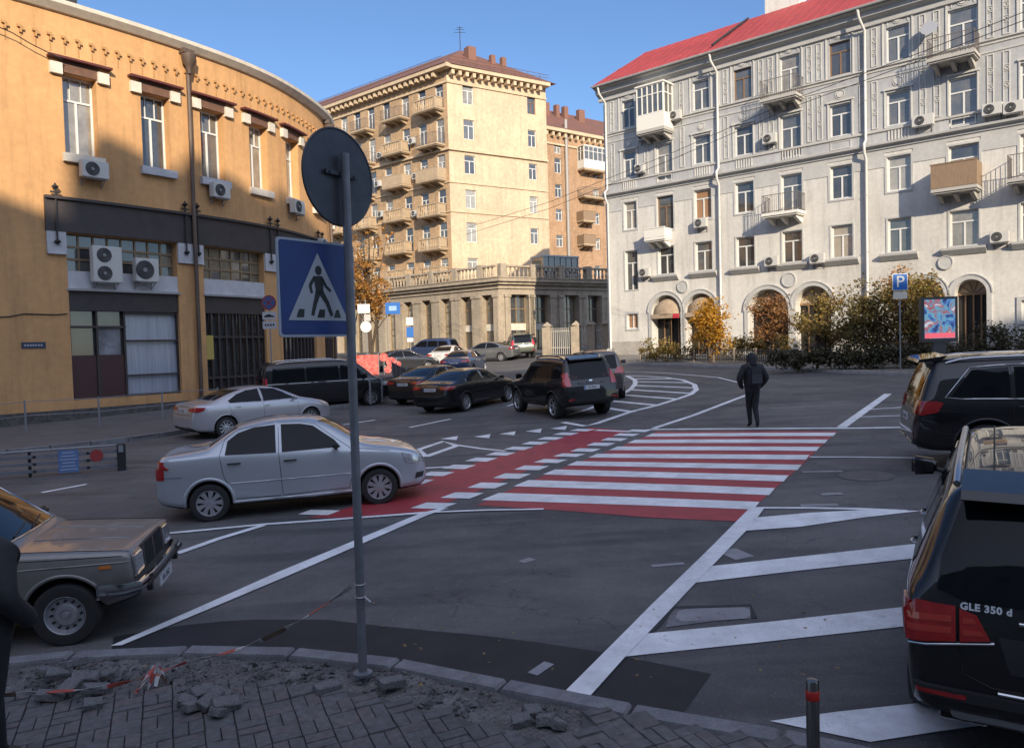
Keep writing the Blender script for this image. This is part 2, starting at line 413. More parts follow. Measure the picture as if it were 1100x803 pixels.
flat('road_line', ln, M_WHITE, .013)
ln = pxline([(457, 551), (520, 548.6), (584, 547.5)], .08)
flat('road_line', ln, M_WHITE, .017)
# big diagonal and its wedges on the right
wd = [pxpoly([(608, 742.5), (634.5, 748), (672, 706), (748, 626), (808, 564), (822, 545), (806, 545.5), (764, 588), (700, 650)])]
flat('road_line', wd, M_WHITE, .013)
wd = [pxpoly([(790, 571), (813, 556), (870, 551), (925, 548), (989, 549), (925, 556.5), (860, 566)]),
      pxpoly([(763, 608.5), (870, 597), (978, 585), (1040, 579), (1040, 594), (978, 600.5), (860, 613), (740, 627)]),
      pxpoly([(694, 681), (830, 668), (969, 652.5), (1060, 643), (1060, 664), (969, 673.5), (820, 690), (668, 706)]),
      pxpoly([(827, 775), (900, 765), (985, 756), (1090, 745), (1110, 772), (1010, 786), (935, 797.5)])]
flat('road_line', wd, M_WHITE, .009)
ln = pxline([(818, 545.6), (870, 545.8), (925, 546.8), (975, 549)], .09)
ln += pxline([(640, 462), (676, 463.6), (701, 461.3), (800, 460.6), (920, 460), (975, 459)], .2)
ln += pxline([(870, 491), (910, 491), (990, 492)], .1)
ln += pxline([(904, 459), (920, 447.5), (954, 423)], .22)
ln += pxline([(921, 448), (985, 446)], .12) + pxline([(932, 440), (985, 436.5)], .12)
flat('road_line', ln, M_WHITE, .009)
# far traffic island and edge lines
ln = []
ln += pxline([(605, 453.5), (628, 457.5), (640, 455), (678, 442), (705, 435.5), (729, 428), (742, 423.5), (748, 418.5), (746, 413), (733, 408), (716, 405.5), (694, 404), (673, 403.5)], .2)
ln += pxline([(673, 403.5), (682, 408), (682.5, 412), (678, 417.5), (670.5, 422), (655, 429.6), (633, 439), (611, 445.5)], .2)
for a, b in (((684, 410), (740, 411)), ((682, 414), (746, 416.5)), ((678, 418.5), (742, 422.5)), ((668, 424), (727, 428.5)), ((656, 430.5), (704, 435)), ((642, 436.5), (680, 442.5)), ((683, 406.8), (722, 406.8))):
    ln += pxline([a, b], .26)
flat('island_lines', ln, M_WHITE, .006)
ln = pxline([(702, 460), (745, 446), (775, 434.5), (800, 425), (815, 419)], .16)
ln += pxline([(655, 398.8), (690, 399.3), (729, 401.6), (772, 405.5), (794, 411), (806, 416)], .13)
ln += pxline([(440, 459), (484, 450)], .13) + pxline([(369, 456), (403, 451)], .13) + pxline([(545, 436), (557, 432.3)], .13) + pxline([(45, 529), (93, 520)], .12)
ln += pxline([(449, 483), (476, 474), (491, 478.5), (457, 490.5)], .2) + pxline([(449, 483), (457, 490)], .15)
ln += pxline([(491, 478), (515, 481.5), (543, 484.5)], .12) + pxline([(452, 503), (485, 501)], .13)
for x, y in ((492, 470.5), (527, 468.3), (554, 465.3), (582, 462.5), (609, 459.5)):
    ln.append(pxpoly([(x - 19 if x < 500 else x - 18, y + .8), (x, y - 2.2), (x - 1.5, y + 2.2)]))
flat('lane_lines', ln, M_WHITE, .006)
ln = pxline([(828, 438.5), (870, 436.5), (915, 434)], .1) + pxline([(862, 507), (905, 506)], .12) + pxline([(882, 531), (905, 530)], .13) + pxline([(700, 608), (735, 605)], .08) + pxline([(572, 724), (590, 712)], .1)
ln += pxline([(560, 604), (572, 600)], .12) + pxline([(780, 597), (800, 593)], .35) + pxline([(860, 543), (900, 542)], .15)
flat('worn_road_line', ln, M_OLDW, .006)
# old cover slab with paint on it
M_SLAB = mat('worn_slab', (.13, .13, .135), .8, col2=(.22, .22, .235), nscale=3.5, speck=.3, sscale=70, bump=.5, bscale=40)
slab = tag(flat('manhole_slab', [pxpoly([(722, 653), (806, 650.5), (810, 664), (760, 668), (715, 674)])], M_SLAB, .006), kind='structure')
flat('slab_paint', [pxpoly([(728, 657), (738, 654.5), (798, 653), (806, 655), (808, 661), (800, 665), (762, 667), (733, 668), (726, 664)])], M_OLDW, .0085)
M_RIM = mat('slab_rim', (.035, .035, .036), .85)
flat('manhole_rim', pxline([(722, 653), (806, 650.5), (810, 664)], .06) + pxline([(722, 653), (705, 672), (697, 679)], .07), M_RIM, .0085)
# second round cover
c = P(931, 511); r = .42
flat('manhole_cover', [[(c.x + r * math.cos(a * PI / 12), c.y + r * math.sin(a * PI / 12)) for a in range(24)]], mat('iron_cover', (.075, .072, .07), .7, col2=(.11, .105, .1), nscale=8, bump=.5), .006)
# ------------------------------------------------------------------ near kerb, dirt strip, pavement
M_KERB = mat('kerb_stone', (.20, .20, .21), .8, col2=(.135, .135, .145), nscale=6, speck=.2, sscale=80, bump=.3, bscale=60)
M_DIRT = mat('dry_dirt', (.085, .077, .072), .95, col2=(.15, .143, .14), nscale=4, speck=.4, sscale=40, bump=1.0, bscale=22)
def offs(pts, d):
    out = []
    for i, p in enumerate(pts):
        a = pts[max(0, i - 1)]; b = pts[min(len(pts) - 1, i + 1)]; t = (b - a).normalized(); out.append(p + Vector((t.y, -t.x)) * d)
    return out
def resample(pts, step):
    out = [pts[0].copy()]; acc = 0
    for i in range(len(pts) - 1):
        a, b = pts[i], pts[i + 1]; L_ = (b - a).length; t = step - acc
        while t <= L_: out.append(a.lerp(b, t / L_)); t += step
        acc = (acc + L_) % step
    return out
def kerb(name, line, w, h, m, stone=1.0, label=None, gap=.012, jit=.004):
    """row of kerb stones, outer (road) edge on line, body to the right of the direction of travel"""
    mb = MB(); pts = resample(line, stone); inn = offs(pts, w)
    for i in range(len(pts) - 1):
        a, b = pts[i].lerp(pts[i + 1], gap / stone), pts[i + 1].lerp(pts[i], gap / stone)
        c, d = inn[i + 1].lerp(inn[i], gap / stone), inn[i].lerp(inn[i + 1], gap / stone)
        j = random.uniform(-jit, jit); ch = .02
        q = [a, b, c, d]; cen = sum(q, Vector((0, 0))) / 4
        lo = [G(p.x, p.y, -.1) for p in q]; mid = [G(p.x, p.y, h - ch + j) for p in q]
        up = [G(*(p.lerp(cen, 0) + (cen - p).normalized() * ch), h + j) for p in q]
        n = 0
        fs = [(8, 9, 10, 11)]
        for r in (0, 4):
            for k in range(4): fs.append((r + k, r + (k + 1) % 4, r + 4 + (k + 1) % 4, r + 4 + k))
        mb.add(lo + mid + up, fs)
    return tag(mb.build(name, m), kind='structure')
kerb('kerb', kerb_xy, .16, KH, M_KERB, 1.0)
inner = offs(kerb_xy, .16)
from mathutils import noise as mn
def bumpy(x, y): return .03 * mn.noise(Vector((x * 3, y * 3, 0))) + .02 * mn.noise(Vector((x * 9, y * 9, 2)))
kp = kerb_px
edge_px = [(-420, 812), (-260, 800), (-120, 775), (-40, 750), (40, 738), (120, 741), (200, 731), (270, 725), (315, 733), (397, 742), (445, 758), (491, 767), (547, 784), (590, 792), (625, 779), (640, 757)]
edge_xy = [P(x, y, KH).xy for x, y in edge_px]
# inner side of the kerb from far left up to px 640
inn_l = [inner[i] for i in range(len(kp)) if kp[i][0] <= 640]
inn_r = [inner[i] for i in range(len(kp)) if kp[i][0] >= 634]
dirt = flat('dirt_strip', [inn_l + edge_xy[::-1]], M_DIRT, .075, hfun=bumpy, step=.12)
dirt.data.polygons.foreach_set('use_smooth', [True] * len(dirt.data.polygons))
# pavement of brick pavers, real bricks near the camera
pave = mat('paver_bed', (.075, .072, .07), .95)
reg = edge_xy + inn_r[0:] + [Vector((14, 1.5)), Vector((14, -12)), Vector((-14, -12)), Vector((-9, 2.0))]
def inside(p, poly):
    c = False; n = len(poly); j = n - 1
    for i in range(n):
        a, b = poly[i], poly[j]
        if (a.y > p[1]) != (b.y > p[1]) and p[0] < (b.x - a.x) * (p[1] - a.y) / (b.y - a.y) + a.x: c = not c
        j = i
    return c
M_PAV = mat('pavement_brick', (.125, .12, .12), .85, col2=(.085, .082, .085), nscale=1.3, speck=.22, sscale=18, bump=.35, bscale=70)
flat('pavement_bed', [reg], pave, .10, step=.6)
mb = MB(); A_ = math.radians(24); ca, sa = math.cos(A_), math.sin(A_); BL, BW = .20, .10
ux, uy = Vector((ca, sa)), Vector((-sa, ca)); rnd = random.Random(3)
near = [Vector(q) for q in ((-6.5, 9), (6.5, 9), (6.5, 3.3), (-6.5, 3.3))]
org = Vector((0, 5))
cnt = 0
for i in range(-55, 56):
    for j in range(-60, 61):
        # basket-weave of two by one bricks
        c = org + ux * (i * .2) + uy * (j * .2)
        if not (-4.6 < c.x < 4.6 and 3.6 < c.y < 8.6): continue
        if not inside((c.x, c.y), reg): continue
        for k in (-1, 1):
            if (i + j) % 2: cc = c + uy * (.05 * k); L2, W2 = ux * .0985, uy * .0485
            else: cc = c + ux * (.05 * k); L2, W2 = uy * .0985, ux * .0485
            if not inside((cc.x, cc.y), reg): continue
            j_ = rnd.uniform(-.004, .004); tl = rnd.uniform(-.006, .006)
            q = [cc - L2 - W2, cc + L2 - W2, cc + L2 + W2, cc - L2 + W2]
            if (q[1] - q[0]).cross(q[2] - q[1]) < 0: q = q[::-1]
            ql = [G(p.x, p.y, .098) for p in q]; qu = [G(*(p.lerp(cc, .06)), KH + j_ + (tl if n_ < 2 else -tl)) for n_, p in enumerate(q)]
            mb.add(ql + qu, [(4, 5, 6, 7), (0, 1, 5, 4), (1, 2, 6, 5), (2, 3, 7, 6), (3, 0, 4, 7)], cnt % 3); cnt += 1
M_PAV2 = mat('pavement_brick_red', (.135, .118, .115), .85, col2=(.09, .08, .082), nscale=1.3, speck=.22, sscale=18, bump=.35, bscale=70)
M_PAV3 = mat('pavement_brick_dark', (.115, .112, .115), .85, col2=(.08, .078, .08), nscale=1.3, speck=.22, sscale=18, bump=.35, bscale=70)
tag(mb.build('pavement', [M_PAV, M_PAV2, M_PAV3], fix=False), kind='structure')

# loose pavers
M_LOOSE = mat('loose_paver', (.15, .147, .15), .85, col2=(.095, .095, .098), nscale=9, speck=.3, sscale=60, bump=.5, bscale=60, coords='obj')
def paver_mesh(L, W, H, seed):
    r = random.Random(seed); bm = bmesh.new(); bmesh.ops.create_cube(bm, size=1)
    for v in bm.verts: v.co = Vector((v.co.x * L, v.co.y * W, v.co.z * H))
    bmesh.ops.bevel(bm, geom=bm.edges[:], offset=.006, segments=1, affect='EDGES')
    bmesh.ops.subdivide_edges(bm, edges=[e for e in bm.edges if e.calc_length() > .05], cuts=2, use_grid_fill=True)
    for v in bm.verts: v.co += Vector([r.uniform(-.003, .003) for _ in range(3)])
    me = bpy.data.meshes.new('loose_paving_brick'); bm.to_mesh(me); bm.free(); me.materials.append(M_LOOSE); return me
pms = [paver_mesh(.2, .1, .06, 1), paver_mesh(.2, .1, .06, 2), paver_mesh(.13, .1, .06, 3), paver_mesh(.16, .12, .07, 4)]
def loose(px, py, rx, ry, rz, lift, k, label, group):
    p = P(px, py, KH); o = bpy.data.objects.new('loose_paving_brick', pms[k]); COL.objects.link(o)
    o.location = p + Vector((0, 0, lift)); o.rotation_euler = (math.radians(rx), math.radians(ry), math.radians(rz))
    tag(o, label, 'paving brick', group)
g1 = 'broken grey paving brick in the small heap between the crumpled tape and sign pole'
for a in ((202, 757, 8, 12, 10, .03, 2), (215, 750, 20, 5, 60, .045, 2), (212, 762, -8, 10, 50, .035, 0), (226, 759, 30, -12, 70, .06, 1), (238, 752, 10, 25, 20, .05, 2), (243, 763, 24, 14, 42, .055, 0), (222, 744, 0, 6, 95, .03, 2), (236, 768, 5, 20, 75, .03, 2)):
    loose(*a, g1, 'heap of broken pavers on the pavement')
g2 = 'dusty grey paving brick in the kerbside rubble next to the dark-clothed person'
for a in ((62, 730, 12, 8, 30, .05, 3), (80, 722, -15, 10, 70, .08, 0), (92, 735, 25, 5, 10, .06, 1), (105, 745, 6, 18, 50, .045, 0), (75, 745, 10, -10, 85, .05, 3), (55, 752, 0, 12, 20, .04, 0), (100, 760, 14, 8, 35, .03, 2), (48, 727, 18, 8, 100, .05, 2), (118, 728, 8, -14, 5, .03, 2)):
    loose(*a, g2, 'rubble of pavers by the kerb')
g3 = 'broken paving brick in the dug-out kerbside strip right of the sign pole'
for a in ((572, 765, 15, 10, 30, .01, 2), (588, 772, -10, 15, 70, .0, 3), (560, 773, 10, -8, 10, .0, 2), (598, 776, 20, 4, 110, .0, 2)):
    loose(*a, g3, 'broken pavers in the dug-out strip')
for px, py, lb in ((421, 735, 'whitish kerb-side paving brick lying loose just right of the sign pole foot'), (352, 741, 'paving brick lying loose on the pavement left of the sign pole foot')):
    loose(px, py, 4, 6, 35, .02, 0, lb, None)
# gravel
mb = MB(); r = random.Random(5)
def pebble(mb, p, s, r, m=None):
    q = [Vector((r.uniform(-1, 1), r.uniform(-1, 1), r.uniform(-.4, .8))).normalized() * s * r.uniform(.6, 1.1) for _ in range(7)]
    bm = bmesh.new()
    for v in q: bm.verts.new(v)
    try: bmesh.ops.convex_hull(bm, input=bm.verts[:])
    except Exception: bm.free(); return
    bm.verts.ensure_lookup_table(); bm.verts.index_update()
    mb.add([p + v.co for v in bm.verts], [tuple(v.index for v in f.verts) for f in bm.faces], m); bm.free()
for _ in range(1100):
    i = r.randrange(3, len(inn_l) - 1); t = r.random(); a = inn_l[i - 1].lerp(inn_l[i], t)
    k = min(len(edge_xy) - 2, max(1, int(i * len(edge_xy) / len(inn_l)))); b = min(edge_xy, key=lambda e: (e - a).length)
    p = a.lerp(b, r.random() ** 1.0 * 1.05) + Vector((r.uniform(-.1, .1), r.uniform(-.05, .05)))
    if not inside(p, inn_l + edge_xy[::-1]) and r.random() < .8: continue
    pebble(mb, G(p.x, p.y, .08 + bumpy(p.x, p.y)), r.choice([.008, .012, .016, .02, .035]), r)
for cx, cy, n_, sg in ((75, 738, 260, 20), (225, 750, 120, 16), (585, 768, 120, 14), (260, 728, 100, 24), (165, 725, 100, 30)):
    for _ in range(n_):
        q = P(cx + r.gauss(0, sg), cy + r.gauss(0, sg * .3), KH); pebble(mb, q + Vector((0, 0, .005)), r.choice([.006, .01, .015, .025]), r)
tag(mb.build('gravel', mat('gravel', (.13, .125, .125), .9, col2=(.07, .068, .068), nscale=7), smooth=30), kind='stuff')
# ------------------------------------------------------------------ sign pole
M_STEEL = mat('galvanised_steel', (.20, .21, .235), .5, .4, col2=(.14, .15, .17), nscale=4, coords='obj')
M_STEELD = mat('dark_steel', (.06, .065, .075), .5, .5)
M_SBACK = mat('sign_back', (.055, .06, .075), .5, .5, col2=(.08, .085, .1), nscale=6, coords='obj')
pb = P(390, 724, KH); pd = pb.y; s_ = F / pd
root = empty('sign_pole', pb, label='tall grey steel pole in the foreground pavement carrying two road signs', cat='sign pole')
topz = PD(371, 165, pd).z - pb.z
mb = MB(); mb.tube([(0, 0, -.1), (0, 0, topz)], .034, 20); mb.lathe([(.075, 0), (.075, .02), (.038, .03)], 20)
mb.build('pole', M_STEEL, root, smooth=40)
mb = MB(); hz = PD(385, 627, pd).z - pb.z
for z in (hz, hz - .1):
    mb = MB(); mb.tube([(.038 * math.cos(a * PI / 8), .038 * math.sin(a * PI / 8), z) for a in range(16)], .006, 6, close=True)
    if z < hz: mb.tube([(.04, -.02, hz - .1), (.09, -.05, hz - .13)], .008, 6)
    mb.build('clamp', mat('clamp_metal', (.35, .36, .38), .4, .6), root, smooth=60)
YAW = math.radians(40)
def frame_at(c, yaw):
    d = Vector((math.cos(yaw), math.sin(yaw), 0)); n = Vector((math.sin(yaw), -math.cos(yaw), 0))
    return lambda a, b, t=0: c + d * a + Vector((0, 0, 1)) * b + n * t
dc = PD(370, 189.5, pd); R0 = 51.5 / s_
yd = math.radians(58)
fr = frame_at(dc - pb + Vector((-math.sin(yd) * .06, math.cos(yd) * .06, 0)), yd)
mb = MB(); circ = [(R0 * math.cos(a * PI / 24), R0 * math.sin(a * PI / 24)) for a in range(48)]
mb.prism(circ, fr, 0, .004)
round_s = mb.build('round_sign_back', M_SBACK, root)
mb = MB(); mb.tube([fr(a * .995, b * .995, 0) for a, b in circ], .010, 8, close=True); mb.build('rim', M_STEELD, round_s, smooth=60)
mb = MB(); mb.box(fr(0, .02, .03), (.34, .02, .035), rot=Matrix.Rotation(yd, 3, 'Z'))
for sx in (-.13, .13): mb.tube([fr(sx, .02, 0), fr(sx, .02, .05)], .012, 8)
mb.build('bracket', M_STEELD, round_s)
mb = MB(); mb.prism([(R0 * .97 * math.cos(a * PI / 24), R0 * .97 * math.sin(a * PI / 24)) for a in range(48)], fr, -.006, -.001); mb.build('sign_face', mat('sign_blue_far', (.02, .06, .3), .4), round_s)
# blue crossing sign
bc = PD(338, 310.5, pd); hw = 51.0 / s_
yb = math.radians(53)
fb = frame_at(bc - pb + Vector((math.sin(yb) * .03, -math.cos(yb) * .03, 0)), yb)
def rrect(w, h, r, n=5):
    out = []
    for cx, cy, a0 in ((w - r, h - r, 0), (-w + r, h - r, 90), (-w + r, -h + r, 180), (w - r, -h + r, 270)):
        for k in range(n + 1): a = math.radians(a0 + 90 * k / n); out.append((cx + r * math.cos(a), cy + r * math.sin(a)))
    return out
mb = MB(); mb.prism(rrect(hw, hw, .03), fb, 0, .012); sg = mb.build('crossing_sign_panel', mat('sign_border', (.33, .36, .42), .45), root)
mb = MB(); mb.prism(rrect(hw * .95, hw * .95, .025), fb, .0125, .0145); mb.build('blue_field', mat('sign_blue', (.004, .022, .14), .42, col2=(.006, .03, .17), nscale=2, coords='obj'), sg)
mb = MB(); mb.prism([(-.78 * hw, -.66 * hw), (.78 * hw, -.66 * hw), (0, .74 * hw)], fb, .015, .017); mb.build('white_triangle', mat('sign_white', (.34, .36, .40), .45), sg)
mb = MB(); q = hw
def fig(poly): mb.prism([(a * q, b * q) for a, b in poly], fb, .0175, .019)
def limb(a, b, w0, w1):
    a, b = Vector(a), Vector(b); t = (b - a).normalized(); n = Vector((-t.y, t.x))
    fig([tuple(a + n * w0), tuple(a - n * w0), tuple(b - n * w1), tuple(b + n * w1)])
fig([(.01 + .085 * math.cos(a * PI / 8), .38 + .10 * math.sin(a * PI / 8)) for a in range(16)])
fig([(-.10, .26), (.10, .27), (.13, .18), (.12, -.08), (-.07, -.08), (-.10, .1)])
limb((-.09, .24), (-.22, .06), .04, .035); limb((-.22, .07), (-.18, -.10), .036, .03)
limb((.09, .22), (.20, .05), .04, .033); limb((.19, .06), (.32, -.04), .034, .028)
limb((-.01, -.05), (-.09, -.28), .07, .05); limb((-.09, -.26), (-.18, -.56), .05, .04)
limb((.05, -.05), (.20, -.27), .07, .05); limb((.20, -.25), (.33, -.56), .05, .04)
for x in (-.47, 0.06, .5): fig([(x - .12 + (.0 if x else 0), -.60), (x + .07, -.60), (x + .06 + (-.04 if x > .3 else .03), -.43), (x - .05, -.43)])
mb.build('walking_figure', mat('sign_black', (.008, .009, .012), .45), sg)
for z in (-.22, .2):
    mb = MB(); mb.box(fb(.0, z, -.02), (2 * hw * .9, .02, .03), rot=Matrix.Rotation(yb, 3, 'Z')); mb.build('back_rail', M_STEELD, sg)

# ------------------------------------------------------------------ barrier tape
M_TR = mat('tape_red', (.42, .05, .04), .45, col2=(.22, .06, .04), nscale=10); M_TW = mat('tape_white', (.42, .42, .44), .45, col2=(.25, .24, .24), nscale=12)
M_TB = mat('tape_muddy', (.09, .06, .045), .8)
def tape(name, pts, w, seed, label, L=.24, pinch=True):
    r = random.Random(seed); pts = [Vector(p) for p in pts]; mb = MB(); dense = []
    for i in range(len(pts) - 1):
        n = max(2, int((pts[i + 1] - pts[i]).length / .04))
        for k in range(n): dense.append(pts[i].lerp(pts[i + 1], k / n))
    dense.append(pts[-1]); ring = []; acc = 0
    for i, p in enumerate(dense):
        t = (dense[min(i + 1, len(dense) - 1)] - dense[max(i - 1, 0)]).normalized(); a = math.sin(i * .35 + seed) * .9 + .5
        u = t.cross(Vector((0, 0, 1))).normalized(); v = t.cross(u); d = u * math.cos(a) + v * math.sin(a); ww = w * (.55 + .45 * abs(math.sin(i * .13 + seed)))
        n = t.cross(d) * .0015; ring.append((p + d * ww / 2 + n, p - d * ww / 2 + n, p - d * ww / 2 - n, p + d * ww / 2 - n))
    for i in range(len(ring) - 1):
        acc += (dense[i + 1] - dense[i]).length; k = int(acc / L) % 2; m = k if not (int(acc / (L * 1.0)) % 5 == 3) else 2
        A, B = ring[i], ring[i + 1]
        for j in range(4): mb.quad(A[j], A[(j + 1) % 4], B[(j + 1) % 4], B[j], m)
    o = mb.build(name, [M_TW, M_TR, M_TB], smooth=40); return tag(o, label, 'barrier tape')
pA = PD(383, 628, pd) + Vector((-.03, -.03, 0)); pB = P(200, 711, KH + .03)
pts = []
for k in range(13):
    t = k / 12; q = pA.lerp(pB, t); q.z -= .10 * math.sin(PI * t); pts.append(q)
pts += [P(150, 729, KH + .05), P(115, 737, KH + .12), P(80, 741, KH + .10), P(30, 744, KH + .06), P(-40, 750, KH + .05)]
tape('barrier_tape', pts, .04, 2, 'muddy red and white tape running from the sign pole down across the kerb rubble')
c = P(168, 733, KH); kn = []
r = random.Random(9)
for q in ((-.02, .02, .12), (-.10, -.05, .01), (-.04, .0, .10), (.0, -.14, .008), (.01, .02, .13), (-.06, -.22, .006), (.0, .0, .12), (.11, -.06, .01), (.02, .03, .11), (.04, -.1, .006)): kn.append(c + Vector(q) + Vector((0, 0, .01)))
tape('crumpled_tape', kn, .035, 4, 'crumpled knot of bright red and white tape lying on the pavement', L=.1)

# ------------------------------------------------------------------ bollard
bp_ = Vector((1.64, 4.28, 0)); bp_.z = gz(bp_.x, bp_.y) + KH
root = empty('bollard', bp_, label='short stainless steel bollard with a red reflective band near the bottom edge', cat='bollard')
tz = PD(867, 729, 4.28).z - bp_.z
M_INOX = mat('stainless_steel', (.22, .21, .21), .28, .9, col2=(.14, .13, .12), nscale=3, streak=(6, 6, .6), coords='obj')
mb = MB(); mb.lathe([(.06, 0), (.06, .015), (.036, .02), (.036, tz - .016), (.03, tz - .004), (.0, tz)], 28); mb.build('post', M_INOX, root, smooth=40)
mb = MB(); mb.lathe([(.0365, tz - .115), (.038, tz - .112), (.038, tz - .062), (.0365, tz - .06)], 28); mb.build('reflective_band', mat('band_red', (.38, .02, .015), .4), root, smooth=40)
# ------------------------------------------------------------------ facades
class Facade:
    """vertical wall along a plan polyline; u = metres along it, z = world height, out = metres in front"""
    def __init__(s, pts, smooth=False, step=.5):
        pts = [Vector(p) for p in pts]
        if smooth:
            q = []; n = len(pts)
            for i in range(n - 1):
                p0 = pts[i - 1] if i > 0 else 2 * pts[0] - pts[1]; p1, p2 = pts[i], pts[i + 1]; p3 = pts[i + 2] if i + 2 < n else 2 * pts[-1] - pts[-2]
                k = max(2, int((p2 - p1).length / step))
                for j in range(k):
                    t = j / k; q.append(.5 * ((2 * p1) + (p2 - p0) * t + (2 * p0 - 5 * p1 + 4 * p2 - p3) * t * t + (3 * p1 - p0 - 3 * p2 + p3) * t ** 3))
            q.append(pts[-1]); pts = q
        s.p = pts; s.c = [0.0]
        for i in range(len(pts) - 1): s.c.append(s.c[-1] + (pts[i + 1] - pts[i]).length)
        s.L = s.c[-1]; s.smooth = smooth
        a = (pts[-1] - pts[0]).normalized(); n = Vector((a.y, -a.x)); s.sg = 1 if n.dot(-(pts[0] + pts[-1]) / 2) > 0 else -1
    def seg(s, u):
        for i in range(len(s.p) - 1):
            if u <= s.c[i + 1]: return i
        return len(s.p) - 2
    def dirn(s, u):
        i = s.seg(u)
        if s.smooth:
            def dd(k): k = min(max(k, 0), len(s.p) - 2); return (s.p[k + 1] - s.p[k]).normalized()
            t = (u - s.c[i]) / (s.c[i + 1] - s.c[i]); d = dd(i - 1).lerp(dd(i), .5 + t / 2) if t < .5 else dd(i).lerp(dd(i + 1), t - .5)
            return d.normalized()
        return (s.p[i + 1] - s.p[i]).normalized()
    def nrm(s, u): d = s.dirn(u); return Vector((d.y, -d.x)) * s.sg
    def pt(s, u, z, out=0.0):
        i = s.seg(u); t = (u - s.c[i]) / (s.c[i + 1] - s.c[i]); p = s.p[i].lerp(s.p[i + 1], t); n = s.nrm(u)
        return Vector((p.x + n.x * out, p.y + n.y * out, z))
    def hit(s, px, py, out=0.0):
        d = ray(px, py); best = None
        for i in range(len(s.p) - 1):
            a, b = s.p[i], s.p[i + 1]; e = b - a; det = d.x * (-e.y) + e.x * d.y
            if abs(det) < 1e-9: continue
            t = (a.x * (-e.y) + e.x * a.y) / det; k = (d.x * a.y - d.y * a.x) / det
            lo = -1e9 if i == 0 else 0; hi = 1e9 if i == len(s.p) - 2 else 1
            if t > 0 and lo <= k <= hi:
                u = s.c[i] + k * (s.c[i + 1] - s.c[i]); z = CAM.z + d.z * t
                if best is None or t < best[2]: best = (u, z, t)
        if best is None: print('MISS', px, py); return s.hit(px - 2, py, out)
        return best
    def u(s, px, py=300): return s.hit(px, py)[0]
    def z(s, px, py): return s.hit(px, py)[1]
    def rz(s, u): d = s.dirn(u) * s.sg; return math.atan2(d.y, d.x)   # local x along wall, local -y outwards
    def cuts(s, u0, u1, extra=()):
        c = [u0, u1] + [u for u in extra if u0 < u < u1]
        if s.smooth: c += [u for u in s.c if u0 < u < u1]
        else: c += [u for u in s.c if u0 + .01 < u < u1 - .01]
        c = sorted(set(round(x, 4) for x in c)); out = [c[0]]
        for x in c[1:]:
            if x - out[-1] > .02: out.append(x)
            elif x in extra or x == u1: out[-1] = x
        return out
    def wall(s, mb, u0, u1, z0, z1, ops=(), depth=.25, m=0, mrev=None, thick=.5, back=True):
        """ops: dict(u0,u1,z0,z1,arch) . Faces with openings and reveals"""
        mrev = m if mrev is None else mrev
        uc = s.cuts(u0, u1, [round(o['u0'], 4) for o in ops] + [round(o['u1'], 4) for o in ops])
        zc = sorted(set([round(z0, 4), round(z1, 4)] + [round(o[k], 4) for o in ops for k in ('z0', 'z1') if z0 < o[k] < z1]))
        # merge cells per column to keep the face count low
        for i in range(len(uc) - 1):
            a, b = uc[i], uc[i + 1]; mid = (a + b) / 2
            col = [o for o in ops if o['u0'] - .001 <= mid <= o['u1'] + .001]
            col.sort(key=lambda o: o['z0']); z = z0
            for o in col + [None]:
                t = o['z0'] if o else z1
                if t > z + 1e-4: mb.quad(s.pt(a, z), s.pt(b, z), s.pt(b, t), s.pt(a, t), m)
                if o: z = min(z1, o['z1'])
        for o in ops:
            a, b, c, d = o['u0'], o['u1'], o['z0'], o['z1']; dp = -o.get('depth', depth)
            cc = s.cuts(a, b)
            if o.get('arch'):
                R = (b - a) / 2; ctr = (a + b) / 2; sz = d - R * o.get('rise', 1); n = 16
                ar = [(ctr - R * math.cos(PI * k / n), sz + (d - sz) * .995 * math.sin(PI * k / n)) for k in range(n + 1)]
                for k in range(n):
                    (x0, y0), (x1, y1) = ar[k], ar[k + 1]
                    mb.quad(s.pt(x0, y0), s.pt(x1, y1), s.pt(x1, d), s.pt(x0, d), m)
                    mb.quad(s.pt(x0, y0), s.pt(x1, y1), s.pt(x1, y1, dp), s.pt(x0, y0, dp), mrev)
                top_z = sz
            else:
                top_z = d
                for k in range(len(cc) - 1): mb.quad(s.pt(cc[k], d), s.pt(cc[k + 1], d), s.pt(cc[k + 1], d, dp), s.pt(cc[k], d, dp), mrev)
            for u_ in (a, b): mb.quad(s.pt(u_, c), s.pt(u_, top_z), s.pt(u_, top_z, dp), s.pt(u_, c, dp), mrev)
            if c > z0 + .01:
                for k in range(len(cc) - 1): mb.quad(s.pt(cc[k], c), s.pt(cc[k + 1], c), s.pt(cc[k + 1], c, dp), s.pt(cc[k], c, dp), mrev)
    def bar(s, mb, u0, u1, z0, z1, o0, o1, m=None):
        cc = s.cuts(u0, u1)
        for k in range(len(cc) - 1):
            a, b = cc[k], cc[k + 1]; e = .001
            vs = [s.pt(a, z0, o0), s.pt(b, z0, o0), s.pt(b, z0, o1), s.pt(a, z0, o1), s.pt(a, z1, o0), s.pt(b, z1, o0), s.pt(b, z1, o1), s.pt(a, z1, o1)]
            fs = [(0, 1, 2, 3), (7, 6, 5, 4), (3, 2, 6, 7), (0, 4, 5, 1)]
            if k == 0: fs.append((0, 3, 7, 4))
            if k == len(cc) - 2: fs.append((1, 5, 6, 2))
            mb.add(vs, fs, m)
